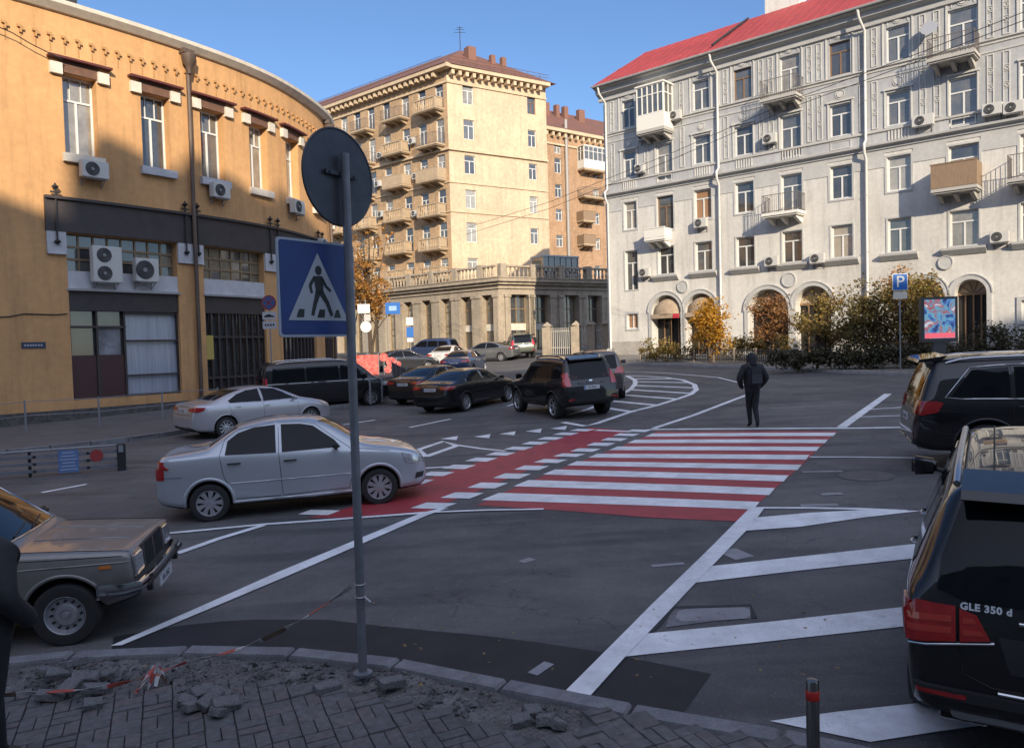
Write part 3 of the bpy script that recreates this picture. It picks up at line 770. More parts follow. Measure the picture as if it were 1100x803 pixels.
    def prof(s, mb, u0, u1, prof, m=None, ends=True):
        """extrude a (out, z) profile along the wall"""
        cc = s.cuts(u0, u1); n = len(prof); vs = [s.pt(u, z, o) for u in cc for o, z in prof]
        fs = [(k * n + i, k * n + (i + 1) % n, (k + 1) * n + (i + 1) % n, (k + 1) * n + i) for k in range(len(cc) - 1) for i in range(n)]
        if ends: fs += [tuple(range(n)), tuple((len(cc) - 1) * n + i for i in range(n))[::-1]]
        mb.add(vs, fs, m)

M_FRAME = mat('window_frame_white', (.62, .62, .60), .5)
M_FRAMEB = mat('window_frame_brown', (.20, .12, .07), .5)
def glass_mat(name, col, rough=.06, spec=.9, c2=None):
    m = mat(name, col, rough, spec=spec, coat=1.0, col2=c2, nscale=1.6, coatr=.02, bump=.02, bscale=1.2); return m
M_GL = [glass_mat('window_glass_dark', (.035, .04, .045), c2=(.07, .07, .07)), glass_mat('window_glass_curtain', (.16, .145, .12), c2=(.28, .26, .22)), glass_mat('window_glass_grey', (.07, .08, .09), c2=(.13, .125, .115))]
M_GL.append(glass_mat('window_glass_blind', (.34, .32, .28), rough=.1, c2=(.24, .23, .2)))
M_ORANGE = mat('board_behind_glass', (.30, .17, .09), .6)
_win = {}
def win_mesh(w, h, style, fm):
    """frame mesh: local x along wall, z up from sill, outside is -y"""
    k = (round(w, 2), round(h, 2), style, fm.name)
    if k in _win: return _win[k]
    mb = MB(); t = .07 if w > .8 else .05; d = .07
    def bx(x0, x1, z0, z1, dd=d): mb.box(((x0 + x1) / 2, 0, (z0 + z1) / 2), (x1 - x0, dd, z1 - z0))
    hw_ = w / 2
    bx(-hw_, -hw_ + t, 0, h); bx(hw_ - t, hw_, 0, h); bx(-hw_ + t, hw_ - t, 0, t); bx(-hw_ + t, hw_ - t, h - t, h)
    if style in ('T', 'T2', 'C'):
        zt = h * .70; bx(-hw_ + t, hw_ - t, zt - t / 2, zt + t / 2, d * .9)
        bx(-t * .55, t * .55, t, zt - t / 2, d * .9)
        if style == 'T2':
            for x in (-hw_ / 3, hw_ / 3): bx(x - t / 4, x + t / 4, zt + t / 2, h - t, d * .7)
    if style == 'V': bx(-t / 2, t / 2, t, h - t, d * .9)
    if style == 'G':
        for i in (1, 2, 3): bx(-hw_ + w * i / 4 - t / 3, -hw_ + w * i / 4 + t / 3, t, h - t, d * .9)
        for j in (1, 2): bx(-hw_ + t, hw_ - t, h * j / 3 - t / 3, h * j / 3 + t / 3, d * .8)
    fr = mb.mesh('window'); fr.materials.append(fm)
    pn = MB(); pn.quad((-hw_ + .01, .012, .01), (hw_ - .01, .012, .01), (hw_ - .01, .012, h - .01), (-hw_ + .01, .012, h - .01)); p = pn.mesh('pane', fix=False)
    _win[k] = (fr, p, {}); return _win[k]
def window(root, fc, uc, z0, w, h, style='T', inset=.16, fm=None, gl=None, name='window'):
    fm = fm or M_FRAME; fr, p, var = win_mesh(w, h, style, fm); gl = gl or random.choice(M_GL)
    if gl.name not in var:
        q = p.copy(); q.materials.append(gl); var[gl.name] = q
    o = bpy.data.objects.new(name, fr); COL.objects.link(o); o.parent = root
    c = fc.pt(uc, z0, -inset); o.location = c - root.location; o.rotation_euler = (0, 0, fc.rz(uc) )
    g = bpy.data.objects.new('pane', var[gl.name]); COL.objects.link(g); g.parent = o
    return o
def ac_mesh(w=.80, h=.55, d=.30):
    mb = MB(); mb.box((0, -d / 2 - .12, h / 2), (w, d, h), m=0); return mb
M_AC = mat('air_conditioner_case', (.50, .49, .46), .5); M_DK = mat('dark_grille', (.02, .02, .022), .6)
M_ACS = mat('air_conditioner_bracket', (.2, .2, .2), .5)
_ac = {}
def air_con(root, fc, u, z, w=.8, h=.55, fans=1, off=0.0):
    k = (w, h, fans)
    if k not in _ac:
        d = .3; mb = MB(); bm = bmesh.new(); bmesh.ops.create_cube(bm, size=1)
        for v in bm.verts: v.co = Vector((v.co.x * w, v.co.y * d - d / 2 - .12, v.co.z * h + h / 2))
        bmesh.ops.bevel(bm, geom=bm.edges[:], offset=.02, segments=2, affect='EDGES')
        me = bpy.data.meshes.new('air_conditioner'); bm.to_mesh(me); bm.free(); me.materials.append(M_AC)
        mb = MB(); y = -d - .125
        for i in range(fans):
            cz = h * (i + .5) / fans; R = min(h / fans, w) * .40
            T = Matrix.Translation((-w * .12, y, cz)) @ Matrix.Rotation(PI / 2, 4, 'X')
            mb.lathe([(R, 0), (R, .012), (0, .012)], 20, T)
            mb.lathe([(R * .25, .012), (R * .25, .03), (0, .03)], 12, T, m=1)
            for q in range(3, 8): 
                rr = R * q / 8 + .01; mb.tube([T @ Vector((rr * math.cos(a * PI / 8), rr * math.sin(a * PI / 8), .022)) for a in range(16)], .004, 4, m=1, close=True)
        g = mb.mesh('fan_grille'); g.materials.append(M_DK); g.materials.append(M_ACS)
        mb = MB()
        for x in (-w * .36, w * .36):
            mb.box((x, -.2, -.02), (.035, .4, .035)); mb.box((x, -.02, -.14), (.035, .035, .28)); 
            mb.tube([(x, -.36, -.03), (x, -.03, -.26)], .012, 5)
        mb.box((0, -.35, -.03), (w * .72, .03, .03))
        b = mb.mesh('bracket'); b.materials.append(M_ACS); _ac[k] = (me, g, b)
    me, g, b = _ac[k]
    o = bpy.data.objects.new('air_conditioner', me); COL.objects.link(o); o.parent = root
    o.location = fc.pt(u, z, off) - root.location; o.rotation_euler = (0, 0, fc.rz(u) )
    for nm, q in (('fan_grille', g), ('bracket', b)):
        c = bpy.data.objects.new(nm, q); COL.objects.link(c); c.parent = o
    return o
M_IRON = mat('black_iron', (.025, .024, .024), .6)
def balcony(root, fc, u, z, w, d, h=1.0, style='rail', ms=None, mr=None, brackets=True, name='balcony'):
    """slab with brackets; railing is a sub-part"""
    T = lambda a, b, c: Vector((a, -b, c))
    mb = MB(); mb.box((0, -d / 2, -.08), (w, d, .16)); mb.box((0, -d / 2 + .03, -.2), (w * .94, d - .08, .08))
    if brackets:
        for x in (-w * .36, 0, w * .36):
            mb.prism([(0, -.24), (-d * .8, -.24), (-d * .75, -.34), (0, -.62)], lambda a, b, t: Vector((t, a, b)), x - .09, x + .09)
    o = mb.build(name, ms, root); o.location = fc.pt(u, z) - root.location; o.rotation_euler = (0, 0, fc.rz(u))
    mb = MB()
    if style == 'rail':
        for zz in (.08, h):
            mb.tube([T(-w / 2 + .03, 0, zz), T(-w / 2 + .03, d - .04, zz), T(w / 2 - .03, d - .04, zz), T(w / 2 - .03, 0, zz)], .02, 5)
        n = int(w / .12)
        for i in range(n + 1): x = -w / 2 + .03 + (w - .06) * i / n; mb.box(T(x, d - .04, h / 2), (.016, .016, h))
        for sx in (-1, 1):
            n2 = max(2, int(d / .13))
            for i in range(n2): mb.box(T(sx * (w / 2 - .03), d * (i + .4) / n2, h / 2), (.016, .016, h))
    elif style == 'panel':
        mb.box(T(0, d - .03, h / 2 + .02), (w, .05, h))
        for sx in (-1, 1): mb.box(T(sx * (w / 2 - .025), d / 2 - .03, h / 2 + .02), (.05, d - .07, h))
        mb.box(T(0, d - .03, h + .05), (w + .06, .1, .06))
    elif style == 'balus':
        n = int(w / .26)
        for i in range(n + 1): x = -w / 2 + .1 + (w - .2) * i / n; mb.lathe([(.05, .02), (.08, .25), (.045, .5), (.06, h - .1)], 7, Matrix.Translation(T(x, d - .1, 0)))
        mb.box(T(0, d - .1, h - .04), (w, .2, .12))
        for sx in (-1, 1):
            mb.box(T(sx * (w / 2 - .1), d - .1, h / 2), (.2, .2, h)); mb.box(T(sx * (w / 2 - .1), d / 2, h - .04), (.16, d - .2, .1)); mb.box(T(sx * (w / 2 - .1), d / 2, h / 2), (.06, d - .3, h * .86))
    elif style == 'glazed':
        mb.box(T(0, d - .04, .48), (w, .06, .92))
        for sx in (-1, 1): mb.box(T(sx * (w / 2 - .03), d / 2 - .03, .48), (.06, d - .08, .92))
        mb.box(T(0, d / 2, h + .04), (w + .1, d + .1, .10))
        for i in range(6): x = -w / 2 + .05 + (w - .1) * i / 5; mb.box(T(x, d - .04, (h + .95) / 2), (.07, .06, h - .95))
        for zz in (.98, h * .78, h - .04): mb.box(T(0, d - .04, zz), (w - .1, .05, .06))
        for sx in (-1, 1):
            for f_ in (.1, .5, .92): mb.box(T(sx * (w / 2 - .03), d * f_ - .02, (h + .95) / 2), (.06, .06, h - .95))
            mb.box(T(sx * (w / 2 - .03), d / 2, h * .78), (.05, d - .1, .06))
    rl = mb.build('railing' if style != 'glazed' else 'glazing_frame', mr or ms, o)
    if style == 'glazed':
        mb = MB(); mb.box(T(0, d - .06, (h + .95) / 2), (w - .12, .01, h - 1))
        for sx in (-1, 1): mb.box(T(sx * (w / 2 - .05), d / 2, (h + .95) / 2), (.01, d - .14, h - 1))
        mb.build('glass', M_GL[2], o)
    return o
# ------------------------------------------------------------------ pale grey apartment building on the right
import statistics as st
M_RW = mat('plaster_pale', (.62, .60, .555), .85, col2=(.55, .53, .495), nscale=.6, stain=.22, speck=.06, sscale=6, bump=.15, bscale=12)
M_RG = mat('plaster_grey', (.46, .455, .44), .85, col2=(.39, .39, .38), nscale=.8, speck=.06, sscale=6)
M_RO = mat('plaster_ornament', (.53, .515, .48), .85, col2=(.45, .44, .415), nscale=1.5)
M_RD = mat('gutter_dark_grey', (.22, .22, .22), .85, col2=(.28, .275, .27), nscale=2)  # dark grey finish of the eaves gutter
M_PL = mat('plinth_plaster', (.40, .37, .33), .85, col2=(.30, .28, .26), nscale=1.5, bump=.2)
M_ROOF = mat('red_metal_roof', (.42, .058, .052), .6, col2=(.34, .05, .045), nscale=1.4, streak=(1, 1, .4), stain=.3)
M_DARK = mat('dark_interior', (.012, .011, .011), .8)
M_PIPE = mat('drainpipe_paint', (.55, .54, .52), .5)
FR = Facade([(6.7, 53), (33.5, 28.9)])
base = Vector((6.7, 53, gz(6.7, 53)))
RB = empty('apartment_building', base, label='pale grey plastered apartment building with red roof and arched ground floor openings', cat='building')
eave = FR.z(655, 96); corn = FR.z(655, 206); corn2 = FR.z(880, 173.5); corn = (corn + corn2) / 2
zb = min(FR.pt(u, 0).z * 0 + gz(*FR.pt(u, 0).xy) for u in (0, 10, 20, 30)) - .6
rows = {5: [(670, 110, 682, 137), (747, 87, 762, 118), (792, 73, 807, 108), (895, 42, 915, 79), (956, 22, 979, 61)],
        4: [(671, 166, 683, 191), (748, 145, 763, 175), (792, 133, 808, 166), (895, 109, 915, 145), (955.6, 97, 978, 133)],
        3: [(671, 218, 683, 245), (747, 203, 763, 233), (792, 196, 808, 229), (893, 178, 914.5, 214), (954, 167, 976.6, 206)],
        2: [(709, 264, 721, 294.5), (748, 259, 763, 289), (793, 255, 808.5, 285), (892, 242.5, 915, 279.5), (953, 236, 977, 273)]}
RZ = {k: (st.mean(FR.z((a + c) / 2, d) for a, b, c, d in v), st.mean(FR.z((a + c) / 2, b) for a, b, c, d in v)) for k, v in rows.items()}
cols = {1: 677, 2: 714.5, 3: 755, 4: 800, 5: 850.5, 6: 904, 7: 966, 8: 1035.5}
CU = {k: FR.u(x, 230) for k, x in cols.items()}
pitch = (CU[8] - CU[6]) / 2
CU[9] = CU[8] + pitch * 1.02; CU[10] = CU[9] + pitch; CU[11] = CU[10] + pitch
W_ = 1.12
ops = []; wins = []
doors = {(4, 2), (4, 5), (4, 8), (5, 5), (5, 8), (3, 2), (3, 5), (3, 8)}
for c, u in CU.items():
    for f in (5, 4, 3, 2):
        z0, z1 = RZ[f]; w = W_ if c < 8 else 1.25
        if c == 1: w = .95
        if (f, c) in doors: z0 -= .62 if f > 3 else .35; w += .05
        if c == 1 and f == 2: z0 -= .85
        ops.append(dict(u0=u - w / 2, u1=u + w / 2, z0=z0, z1=z1, depth=.20)); wins.append((f, c, u, z0, w, z1 - z0))
zg = lambda u: gz(*FR.pt(u, 0).xy)
arches = []
for x0, x1, yt in ((700.5, 731.5, 317), (737, 769, 315), (804, 847, 310.5), (855, 893, 307), (976, 1014, 300), (1026, 1060, 300)):
    a, b = FR.u(x0, 345), FR.u(x1, 345); arches.append((a, b, FR.z((x0 + x1) / 2, yt)))
    ops.append(dict(u0=a, u1=b, z0=zg((a + b) / 2) + .15, z1=arches[-1][2], arch=True, depth=.75))
z1w = (FR.z(678, 353), FR.z(678, 337)); ops.append(dict(u0=CU[1] - .42, u1=CU[1] + .42, z0=z1w[0], z1=z1w[1], depth=.15))
z9 = (FR.z(1097, 345), FR.z(1097, 322)); ops.append(dict(u0=CU[9] - .6, u1=CU[9] + .6, z0=z9[0], z1=z9[1], depth=.15))
up = [o for o in ops if o['z0'] > corn]; lo = [o for o in ops if o['z0'] <= corn]
mb = MB(base)
FR.wall(mb, 0, FR.L, corn, eave + .1, up, m=0); FR.wall(mb, 0, FR.L, zb, corn - 1.25, [o for o in lo if o['z1'] < corn - 1.25], m=0)
# third floor windows reach into the grey band: one wall for both with the band as a thin course between windows
me_ops = [o for o in lo if o['z1'] >= corn - 1.25]
mb2 = MB(base)
mb = MB(base); FR.wall(mb, 0, FR.L, corn, eave + .1, up, m=1); FR.wall(mb, 0, FR.L, zb, corn, lo, m=0)
# end walls and back
e0, e1 = FR.pt(0, 0), FR.pt(FR.L, 0); bk = -FR.nrm(1) * 13
def v3(p, z): return Vector((p.x, p.y, z))
B0, B1 = e0.xy + bk, e1.xy + bk
for a, b in ((e0.xy, B0), (B0, B1), (B1, e1.xy)): mb.quad(v3(a, zb), v3(b, zb), v3(b, eave + .1), v3(a, eave + .1), 0)
mb.build('wall', [M_RW, mat('plaster_pale_grey', (.42, .425, .43), .85, col2=(.36, .365, .37), nscale=.6, stain=.22, speck=.06, sscale=6)], RB)
mb = MB(base)   # grey band under the cornice, between the third-floor windows
seg = [0] + sum([[CU[c] - (W_ if c < 8 else 1.25) / 2 - .12, CU[c] + (W_ if c < 8 else 1.25) / 2 + .12] for c in sorted(CU)], []) + [FR.L]
for i in range(0, len(seg), 2): FR.bar(mb, seg[i], min(seg[i + 1], FR.L), corn - 1.15, corn - .42, 0, .03)
FR.bar(mb, 0, FR.L, corn - .42, corn - .2, 0, .032)
mb.build('frieze', M_RG, RB)
mb = MB(base)
FR.prof(mb, -.1, FR.L, [(0, corn - .22), (.1, corn - .2), (.12, corn - .08), (.32, corn), (.34, corn + .1), (.05, corn + .18), (0, corn + .18)])
mb.build('middle_cornice', M_RG, RB)
mb = MB(base)
FR.prof(mb, -.3, FR.L, [(0, eave - .75), (.12, eave - .72), (.14, eave - .45), (.45, eave - .3), (.5, eave - .05), (.75, eave + .02), (.78, eave + .14), (0, eave + .16)])
mb.build('eaves_cornice', M_RG, RB)
mb = MB(base); mb.tube([FR.pt(-.3, eave + .12, .84), FR.pt(FR.L, eave + .12, .84)], .085, 8); mb.build('gutter', M_RD, RB)
# belt courses and sill courses of the top two floors
mb = MB(base)
z5 = RZ[5][0] - .13
FR.prof(mb, 0, FR.L, [(0, z5 - .22), (.05, z5 - .2), (.06, z5 - .1), (.15, z5 - .05), (.16, z5), (0, z5 + .03)])
FR.prof(mb, 0, FR.L, [(0, z5 - .62), (.04, z5 - .6), (.05, z5 - .54), (0, z5 - .52)])
z4 = RZ[4][0] - .12
FR.prof(mb, 0, FR.L, [(0, z4 - .12), (.08, z4 - .1), (.1, z4), (0, z4 + .02)])
mb.build('belt_course', M_RO, RB)
# ornament: framed pilaster strips, window surrounds, blind arches, roundels, little balusters
mb = MB(base)
def frame_rect(u0, u1, z0, z1, t=.05, o=.035, m=None):
    FR.bar(mb, u0, u0 + t, z0, z1, 0, o, m); FR.bar(mb, u1 - t, u1, z0, z1, 0, o, m)
    FR.bar(mb, u0 + t, u1 - t, z0, z0 + t, 0, o, m); FR.bar(mb, u0 + t, u1 - t, z1 - t, z1, 0, o, m)
def ring(uc, zc, r, t=.05, o=.04, m=None, a0=0, a1=360, n=18):
    k = [math.radians(a0 + (a1 - a0) * i / n) for i in range(n + 1)]
    for i in range(n):
        A, B = k[i], k[i + 1]
        q = [(r, A), (r, B), (r + t, B), (r + t, A)]
        f = [FR.pt(uc + rr * math.cos(a), zc + rr * math.sin(a), .0) for rr, a in q]; g = [FR.pt(uc + rr * math.cos(a), zc + rr * math.sin(a), o) for rr, a in q]
        mb.add(f + g, [(4, 5, 6, 7), (0, 1, 5, 4), (2, 3, 7, 6)], m)
def disc(uc, zc, r, o=.05, m=None, n=14):
    c = [FR.pt(uc + r * math.cos(2 * PI * i / n), zc + r * math.sin(2 * PI * i / n), o) for i in range(n)]; d = [FR.pt(uc + r * math.cos(2 * PI * i / n), zc + r * math.sin(2 * PI * i / n), 0) for i in range(n)]
    mb.add(c + d, [tuple(range(n))] + [(i, (i + 1) % n, n + (i + 1) % n, n + i) for i in range(n)], m)
cu = sorted(CU.values())
edges = [0.25] + cu + [FR.L]
for i, u in enumerate(cu):
    t5 = RZ[5][1]; hw2 = W_ / 2 + .12
    FR.bar(mb, u - hw2 - .07, u - hw2, z5 + .03, t5 + .1, 0, .05); FR.bar(mb, u + hw2, u + hw2 + .07, z5 + .03, t5 + .1, 0, .05)
    ring(u, t5 + .1, hw2, .07, .05, a0=0, a1=180); ring(u, t5 + .1, hw2 - .2, .04, .03, a0=0, a1=180); disc(u, t5 + .33, .16); ring(u, t5 + .33, .2, .04, .03)
    t4 = RZ[4][1]
    FR.bar(mb, u - hw2, u - hw2 + .07, z4 + .03, t4 + .12, 0, .05); FR.bar(mb, u + hw2 - .07, u + hw2, z4 + .03, t4 + .12, 0, .05); FR.bar(mb, u - hw2 - .05, u + hw2 + .05, t4 + .12, t4 + .22, 0, .09)
    disc(u, t4 + .52, .17); ring(u, t4 + .52, .22, .04, .03)
    if i % 2 == 0 or i == 3:
        for k in range(7): FR.bar(mb, u - .5 + k * .16, u - .44 + k * .16, corn + .2, z4 - .14, 0, .05)
    else: frame_rect(u - .55, u + .55, corn + .22, z4 - .16, .04, .03)
for i in range(len(edges) - 1):
    a, b = edges[i], edges[i + 1]
    l = a + (W_ / 2 + .28 if i else 0); r = b - (W_ / 2 + .28 if i < len(edges) - 2 else 0); sp_ = r - l
    if sp_ < .35: continue
    n = 2 if sp_ > 1.0 else 1; pw = .30; 
    for k in range(n):
        c = l + sp_ * (k + .5) / n
        for (a0, a1) in ((z5 + .1, eave - .85), (z4 + .1, z5 - .68)):
            frame_rect(c - pw / 2, c + pw / 2, a0, a1, .045, .04); h_ = a1 - a0
            for q in (.36, .68): ring(c, a0 + h_ * q, .06, .035, .03, n=10); FR.bar(mb, c - pw / 2 + .05, c + pw / 2 - .05, a0 + h_ * q - .16, a0 + h_ * q - .13, 0, .03); FR.bar(mb, c - pw / 2 + .05, c + pw / 2 - .05, a0 + h_ * q + .13, a0 + h_ * q + .16, 0, .03)
mb.build('ornament', M_RO, RB)
for f, c, u, z0, w, h in wins:
    if f in (2, 3): mb = MB(base)
    if f == 3: frame_rect(u - w / 2 - .13, u + w / 2 + .13, z0 - .12, z0 + h + .12, .1, .035)
    if f == 2:
        if c != 1: FR.prof(mb, u - w / 2 - .35, u + w / 2 + .35, [(0, z0 - .42), (.06, z0 - .4), (.3, z0 - .16), (.32, z0 - .05), (0, z0 - .02)])
        frame_rect(u - w / 2 - .1, u + w / 2 + .1, z0 - .02, z0 + h + .1, .08, .03)
    if f in (2, 3): mb.build('window_surround', M_RG, RB)
for a, b, zt in arches:
    mb = MB(base); uc = (a + b) / 2; R = (b - a) / 2; ring(uc, zt - R, R + .01, .22, .07, a0=0, a1=180, n=22); ring(uc, zt - R, R + .23, .06, .11, a0=0, a1=180, n=22)
    for s_ in (-1, 1):
        x = uc + s_ * (R + .12); FR.bar(mb, x - .11, x + .11, zg(uc) + .1, zt - R, 0, .07)
    mb.build('arch_moulding', M_RG, RB)
for x, y, r_ in ((733.7, 307.7, .33), (847.7, 300.5, .37), (1016, 282, .3)): mb = MB(base); u = FR.u(x, y); z = FR.z(x, y); disc(u, z, r_, .06); ring(u, z, r_, .05, .09); mb.build('roundel', M_RG, RB)
mb = MB(base); frame_rect(CU[9] - .8, CU[9] + .8, z9[0] - .15, z9[1] + .15, .18, .06); mb.build('window_surround', M_RG, RB)
mb = MB(base); frame_rect(CU[1] - .55, CU[1] + .55, z1w[0] - .12, z1w[1] + .12, .12, .04)
mb.build('window_surround', M_RG, RB)
cut = [0] + sum([[a - .28, b + .28] for a, b, _ in arches], []) + [FR.L]
for i in range(0, len(cut), 2):
    if cut[i + 1] - cut[i] > .1: mb = MB(base); FR.bar(mb, cut[i], cut[i + 1], zb, zg(cut[i]) + 1.0, 0, .08); mb.build('plinth', M_PL, RB)
# windows
rr = random.Random(21)
for f, c, u, z0, w, h in wins:
    g = rr.choice([M_GL[0], M_GL[0], M_GL[1], M_GL[2], M_GL[2], M_GL[3]])
    if f >= 4 and c >= 7: g = M_GL[2]
    if f == 3 and c == 3: g = M_ORANGE
    window(RB, FR, u, z0, w, h, 'T', inset=.17, gl=g, fm=M_FRAMEB if (f, c) in ((5, 4), (5, 6), (3, 2)) else M_FRAME)
window(RB, FR, CU[1], z1w[0], .84, z1w[1] - z1w[0], 'V', inset=.13, gl=M_ORANGE)
window(RB, FR, CU[9], z9[0], 1.2, z9[1] - z9[0], 'T', inset=.13)
# arched openings: fan glazing over dark doorways
M_FAN = mat('fan_glazing', (.50, .40, .29), .45, col2=(.36, .28, .20), nscale=3)
for i, (a, b, zt) in enumerate(arches):
    uc = (a + b) / 2; R = (b - a) / 2; zs = zt - R; q = empty('arched_door', (0, 0, 0)); q.parent = RB
    n = 14; mbf = MB(base)
    pts = [FR.pt(uc + R * math.cos(PI * k / n), zs + R * math.sin(PI * k / n), -.7) for k in range(n + 1)]
    mbf.add(pts, [tuple(range(n + 1))]); mbf.build('fan_light', M_FAN, q)
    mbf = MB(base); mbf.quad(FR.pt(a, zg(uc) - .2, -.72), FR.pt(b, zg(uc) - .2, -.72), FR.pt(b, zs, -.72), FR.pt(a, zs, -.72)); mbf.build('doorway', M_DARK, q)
    mbf = MB(base)
    FR.bar(mbf, a, b, zs - .06, zs + .08, -.7, -.62)
    for k in (1, 2, 3, 4): t = PI * k / 5; mbf.tube([FR.pt(uc, zs, -.66), FR.pt(uc + R * math.cos(t), zs + R * math.sin(t), -.66)], .022, 5)
    for k in (.25, .5, .75): FR.bar(mbf, a + (b - a) * k - .035, a + (b - a) * k + .035, zg(uc), zs - .06, -.7, -.63)
    mbf.build('frame', M_FRAMEB, q)
    if i in (0, 1):   # rolled half-dome awning
        mbf = MB(base); n1, n2 = 12, 6
        vs = [FR.pt(uc + R * .98 * math.cos(PI * k / n1) , zs - .15 + (R * .95) * math.sin(PI * k / n1) * math.cos(PI / 2 * j / n2), -.3 + .5 * math.sin(PI / 2 * j / n2) * math.sin(PI * k / n1)) for j in range(n2 + 1) for k in range(n1 + 1)]
        fs = [(j * (n1 + 1) + k, j * (n1 + 1) + k + 1, (j + 1) * (n1 + 1) + k + 1, (j + 1) * (n1 + 1) + k) for j in range(n2) for k in range(n1)]
        mbf.add(vs, fs); FR.bar(mbf, a + .03, b - .03, zs - .42, zs - .14, .12, .14)
        if i == 0: mbq = MB(base); FR.bar(mbq, b - .5, b - .04, zs - .44, zs - .16, .145, .16); mbq.build('awning_corner', mat('awning_red', (.45, .03, .05), .7), q)
        mbf.build('awning', mat('awning_cloth', (.40, .31, .22), .8, col2=(.30, .22, .15), nscale=4), q, smooth=50)
# balconies
M_BS = mat('balcony_slab', (.40, .38, .35), .85)
M_BW = mat('balcony_white', (.68, .66, .60), .7); M_BRN = mat('balcony_brown_sheet', (.20, .13, .08), .7, col2=(.27, .19, .12), nscale=6, streak=(6, 6, .5))
M_RAIL = mat('railing_paint', (.13, .11, .10), .6)
balcony(RB, FR, CU[2] - .25, FR.z(707, 143), 2.0, 1.2, 2.75, 'glazed', M_BS, M_BW)
b1 = balcony(RB, FR, CU[5] - .25, RZ[5][0] - .66, 2.1, 1.15, 1.0, 'rail', M_BS, M_RAIL)
balcony(RB, FR, CU[5] - .25, RZ[3][0] - .42, 2.1, 1.15, 1.0, 'rail', M_BW, M_RAIL)
balcony(RB, FR, CU[8] - .3, RZ[5][0] - .70, 2.1, 1.2, .95, 'rail', M_BS, M_RAIL)
balcony(RB, FR, CU[8] - .2, RZ[3][0] - .42, 2.0, 1.2, 1.15, 'panel', M_BS, M_BRN)
balcony(RB, FR, CU[2] - .3, RZ[3][0] - .9, 1.5, .9, .55, 'panel', M_BW, M_BW)
balcony(RB, FR, CU[9], RZ[3][0] - .42, 2.0, 1.2, 1.1, 'rail', M_BS, M_RAIL)
for x, y, w in ((728, 125, .8), (693, 147, .7), (829, 150, .8), (884, 148, 0), (993, 131, 1.0), (1067, 119, .85), (1090, 117, .85), (755, 240, .85), (695, 293, .8), (831, 281, .8), (880, 278, .8), (1075, 255, .8), (690, 182, .7)):
    if w: h = FR.hit(x, y); air_con(RB, FR, h[0], h[1] - .27, w, .56)
# satellite dish
M_DISH = mat('satellite_dish', (.30, .31, .34), .5)
h = FR.hit(1001, 34); mb = MB(base); c = FR.pt(h[0], h[1], .45); nrm3 = Vector((FR.nrm(1).x, FR.nrm(1).y, .45)).normalized()
T = Matrix.Translation(c) @ nrm3.to_track_quat('Z', 'Y').to_matrix().to_4x4()
mb.lathe([(0, 0), (.2, .02), (.38, .08), (.4, .1)], 20, T); mb.tube([c, FR.pt(h[0], h[1] - .1, 0)], .03, 6); mb.build('satellite_dish', M_DISH, RB, smooth=60)
# drainpipes
def drain(x0, y0, x1, y1):
    ua, ub = FR.u(x0, y0), FR.u(x1, y1); u = ub; mb = MB(base)
    mb.tube([FR.pt(u - .15, eave + .1, .8), FR.pt(u - .1, eave - .35, .75), FR.pt(u, eave - .9, .16), FR.pt(u, corn + .4, .16), FR.pt(u, corn + .15, .45), FR.pt(u, corn - .25, .42), FR.pt(u, corn - .6, .16), FR.pt(u, zg(u) + .4, .16), FR.pt(u, zg(u) + .2, .35)], .075, 8)
    for z in (corn - 2.5, corn - 5.5, corn + 2.5): mb.tube([FR.pt(u + .1 * math.cos(a * PI / 4), z, .16 + .1 * math.sin(a * PI / 4)) for a in range(8)], .015, 4, close=True)
    mb.build('drainpipe', M_PIPE, RB, smooth=60)
drain(649, 95, 657, 340); drain(768, 52, 776, 340); drain(928, 2, 932, 240)
# roof
mb = MB(base)
rise = 3.3; back = 4.2
def R3(u, out, z): return FR.pt(u, z, out)
zr0 = eave + .17
a, b, c_, d = R3(-.45, .86, zr0), R3(FR.L, .86, zr0), R3(FR.L, -back, zr0 + rise), R3(.8, -back, zr0 + rise)
a2, b2 = R3(-.45, -13.8, zr0), R3(FR.L, -13.8, zr0); c2, d2 = R3(FR.L, -9.0, zr0 + rise), R3(.8, -9.0, zr0 + rise)
mb.add([a, b, c_, d], [(0, 1, 2, 3)]); mb.add([d, c_, c2, d2], [(0, 1, 2, 3)]); mb.add([d2, c2, b2, a2], [(0, 1, 2, 3)]); mb.add([a, d, d2, a2], [(0, 1, 2, 3)]); mb.add([b, b2, c2, c_], [(0, 1, 2, 3)]); mb.add([a, a2, b2, b], [(0, 1, 2, 3)])
# standing seams
nn = int(FR.L / .62)
for i in range(nn + 1):
    u = .2 + i * .62; t = min(1, max(0, (u + .45) / 1.25))
    p0 = R3(u, .84, zr0 + .02); p1 = R3(u, .84 - (back + .84) * t, zr0 + rise * t + .02); mb.tube([p0, p1], .018, 4)
mb.build('roof', M_ROOF, RB)
mb = MB(base); u = FR.u(768, 40)
p0 = R3(u - .1, .2, zr0 + .55); p1 = R3(u + .35, -back + .3, zr0 + rise - .1); mb.tube([p0 + Vector((0, 0, .05)), p1 + Vector((0, 0, .05))], .07, 5); mb.build('roof_seam', M_IRON, RB)
mb = MB(base); u = FR.u(800, 6); cc = R3(u + .2, -5.5, zr0 + rise + .6); mb.box(cc, (2.2, 1.2, 2.6), rz=FR.rz(1)); mb.box(cc + Vector((0, 0, 1.4)), (2.5, 1.5, .25), rz=FR.rz(1)); mb.build('chimney', M_RW, RB)
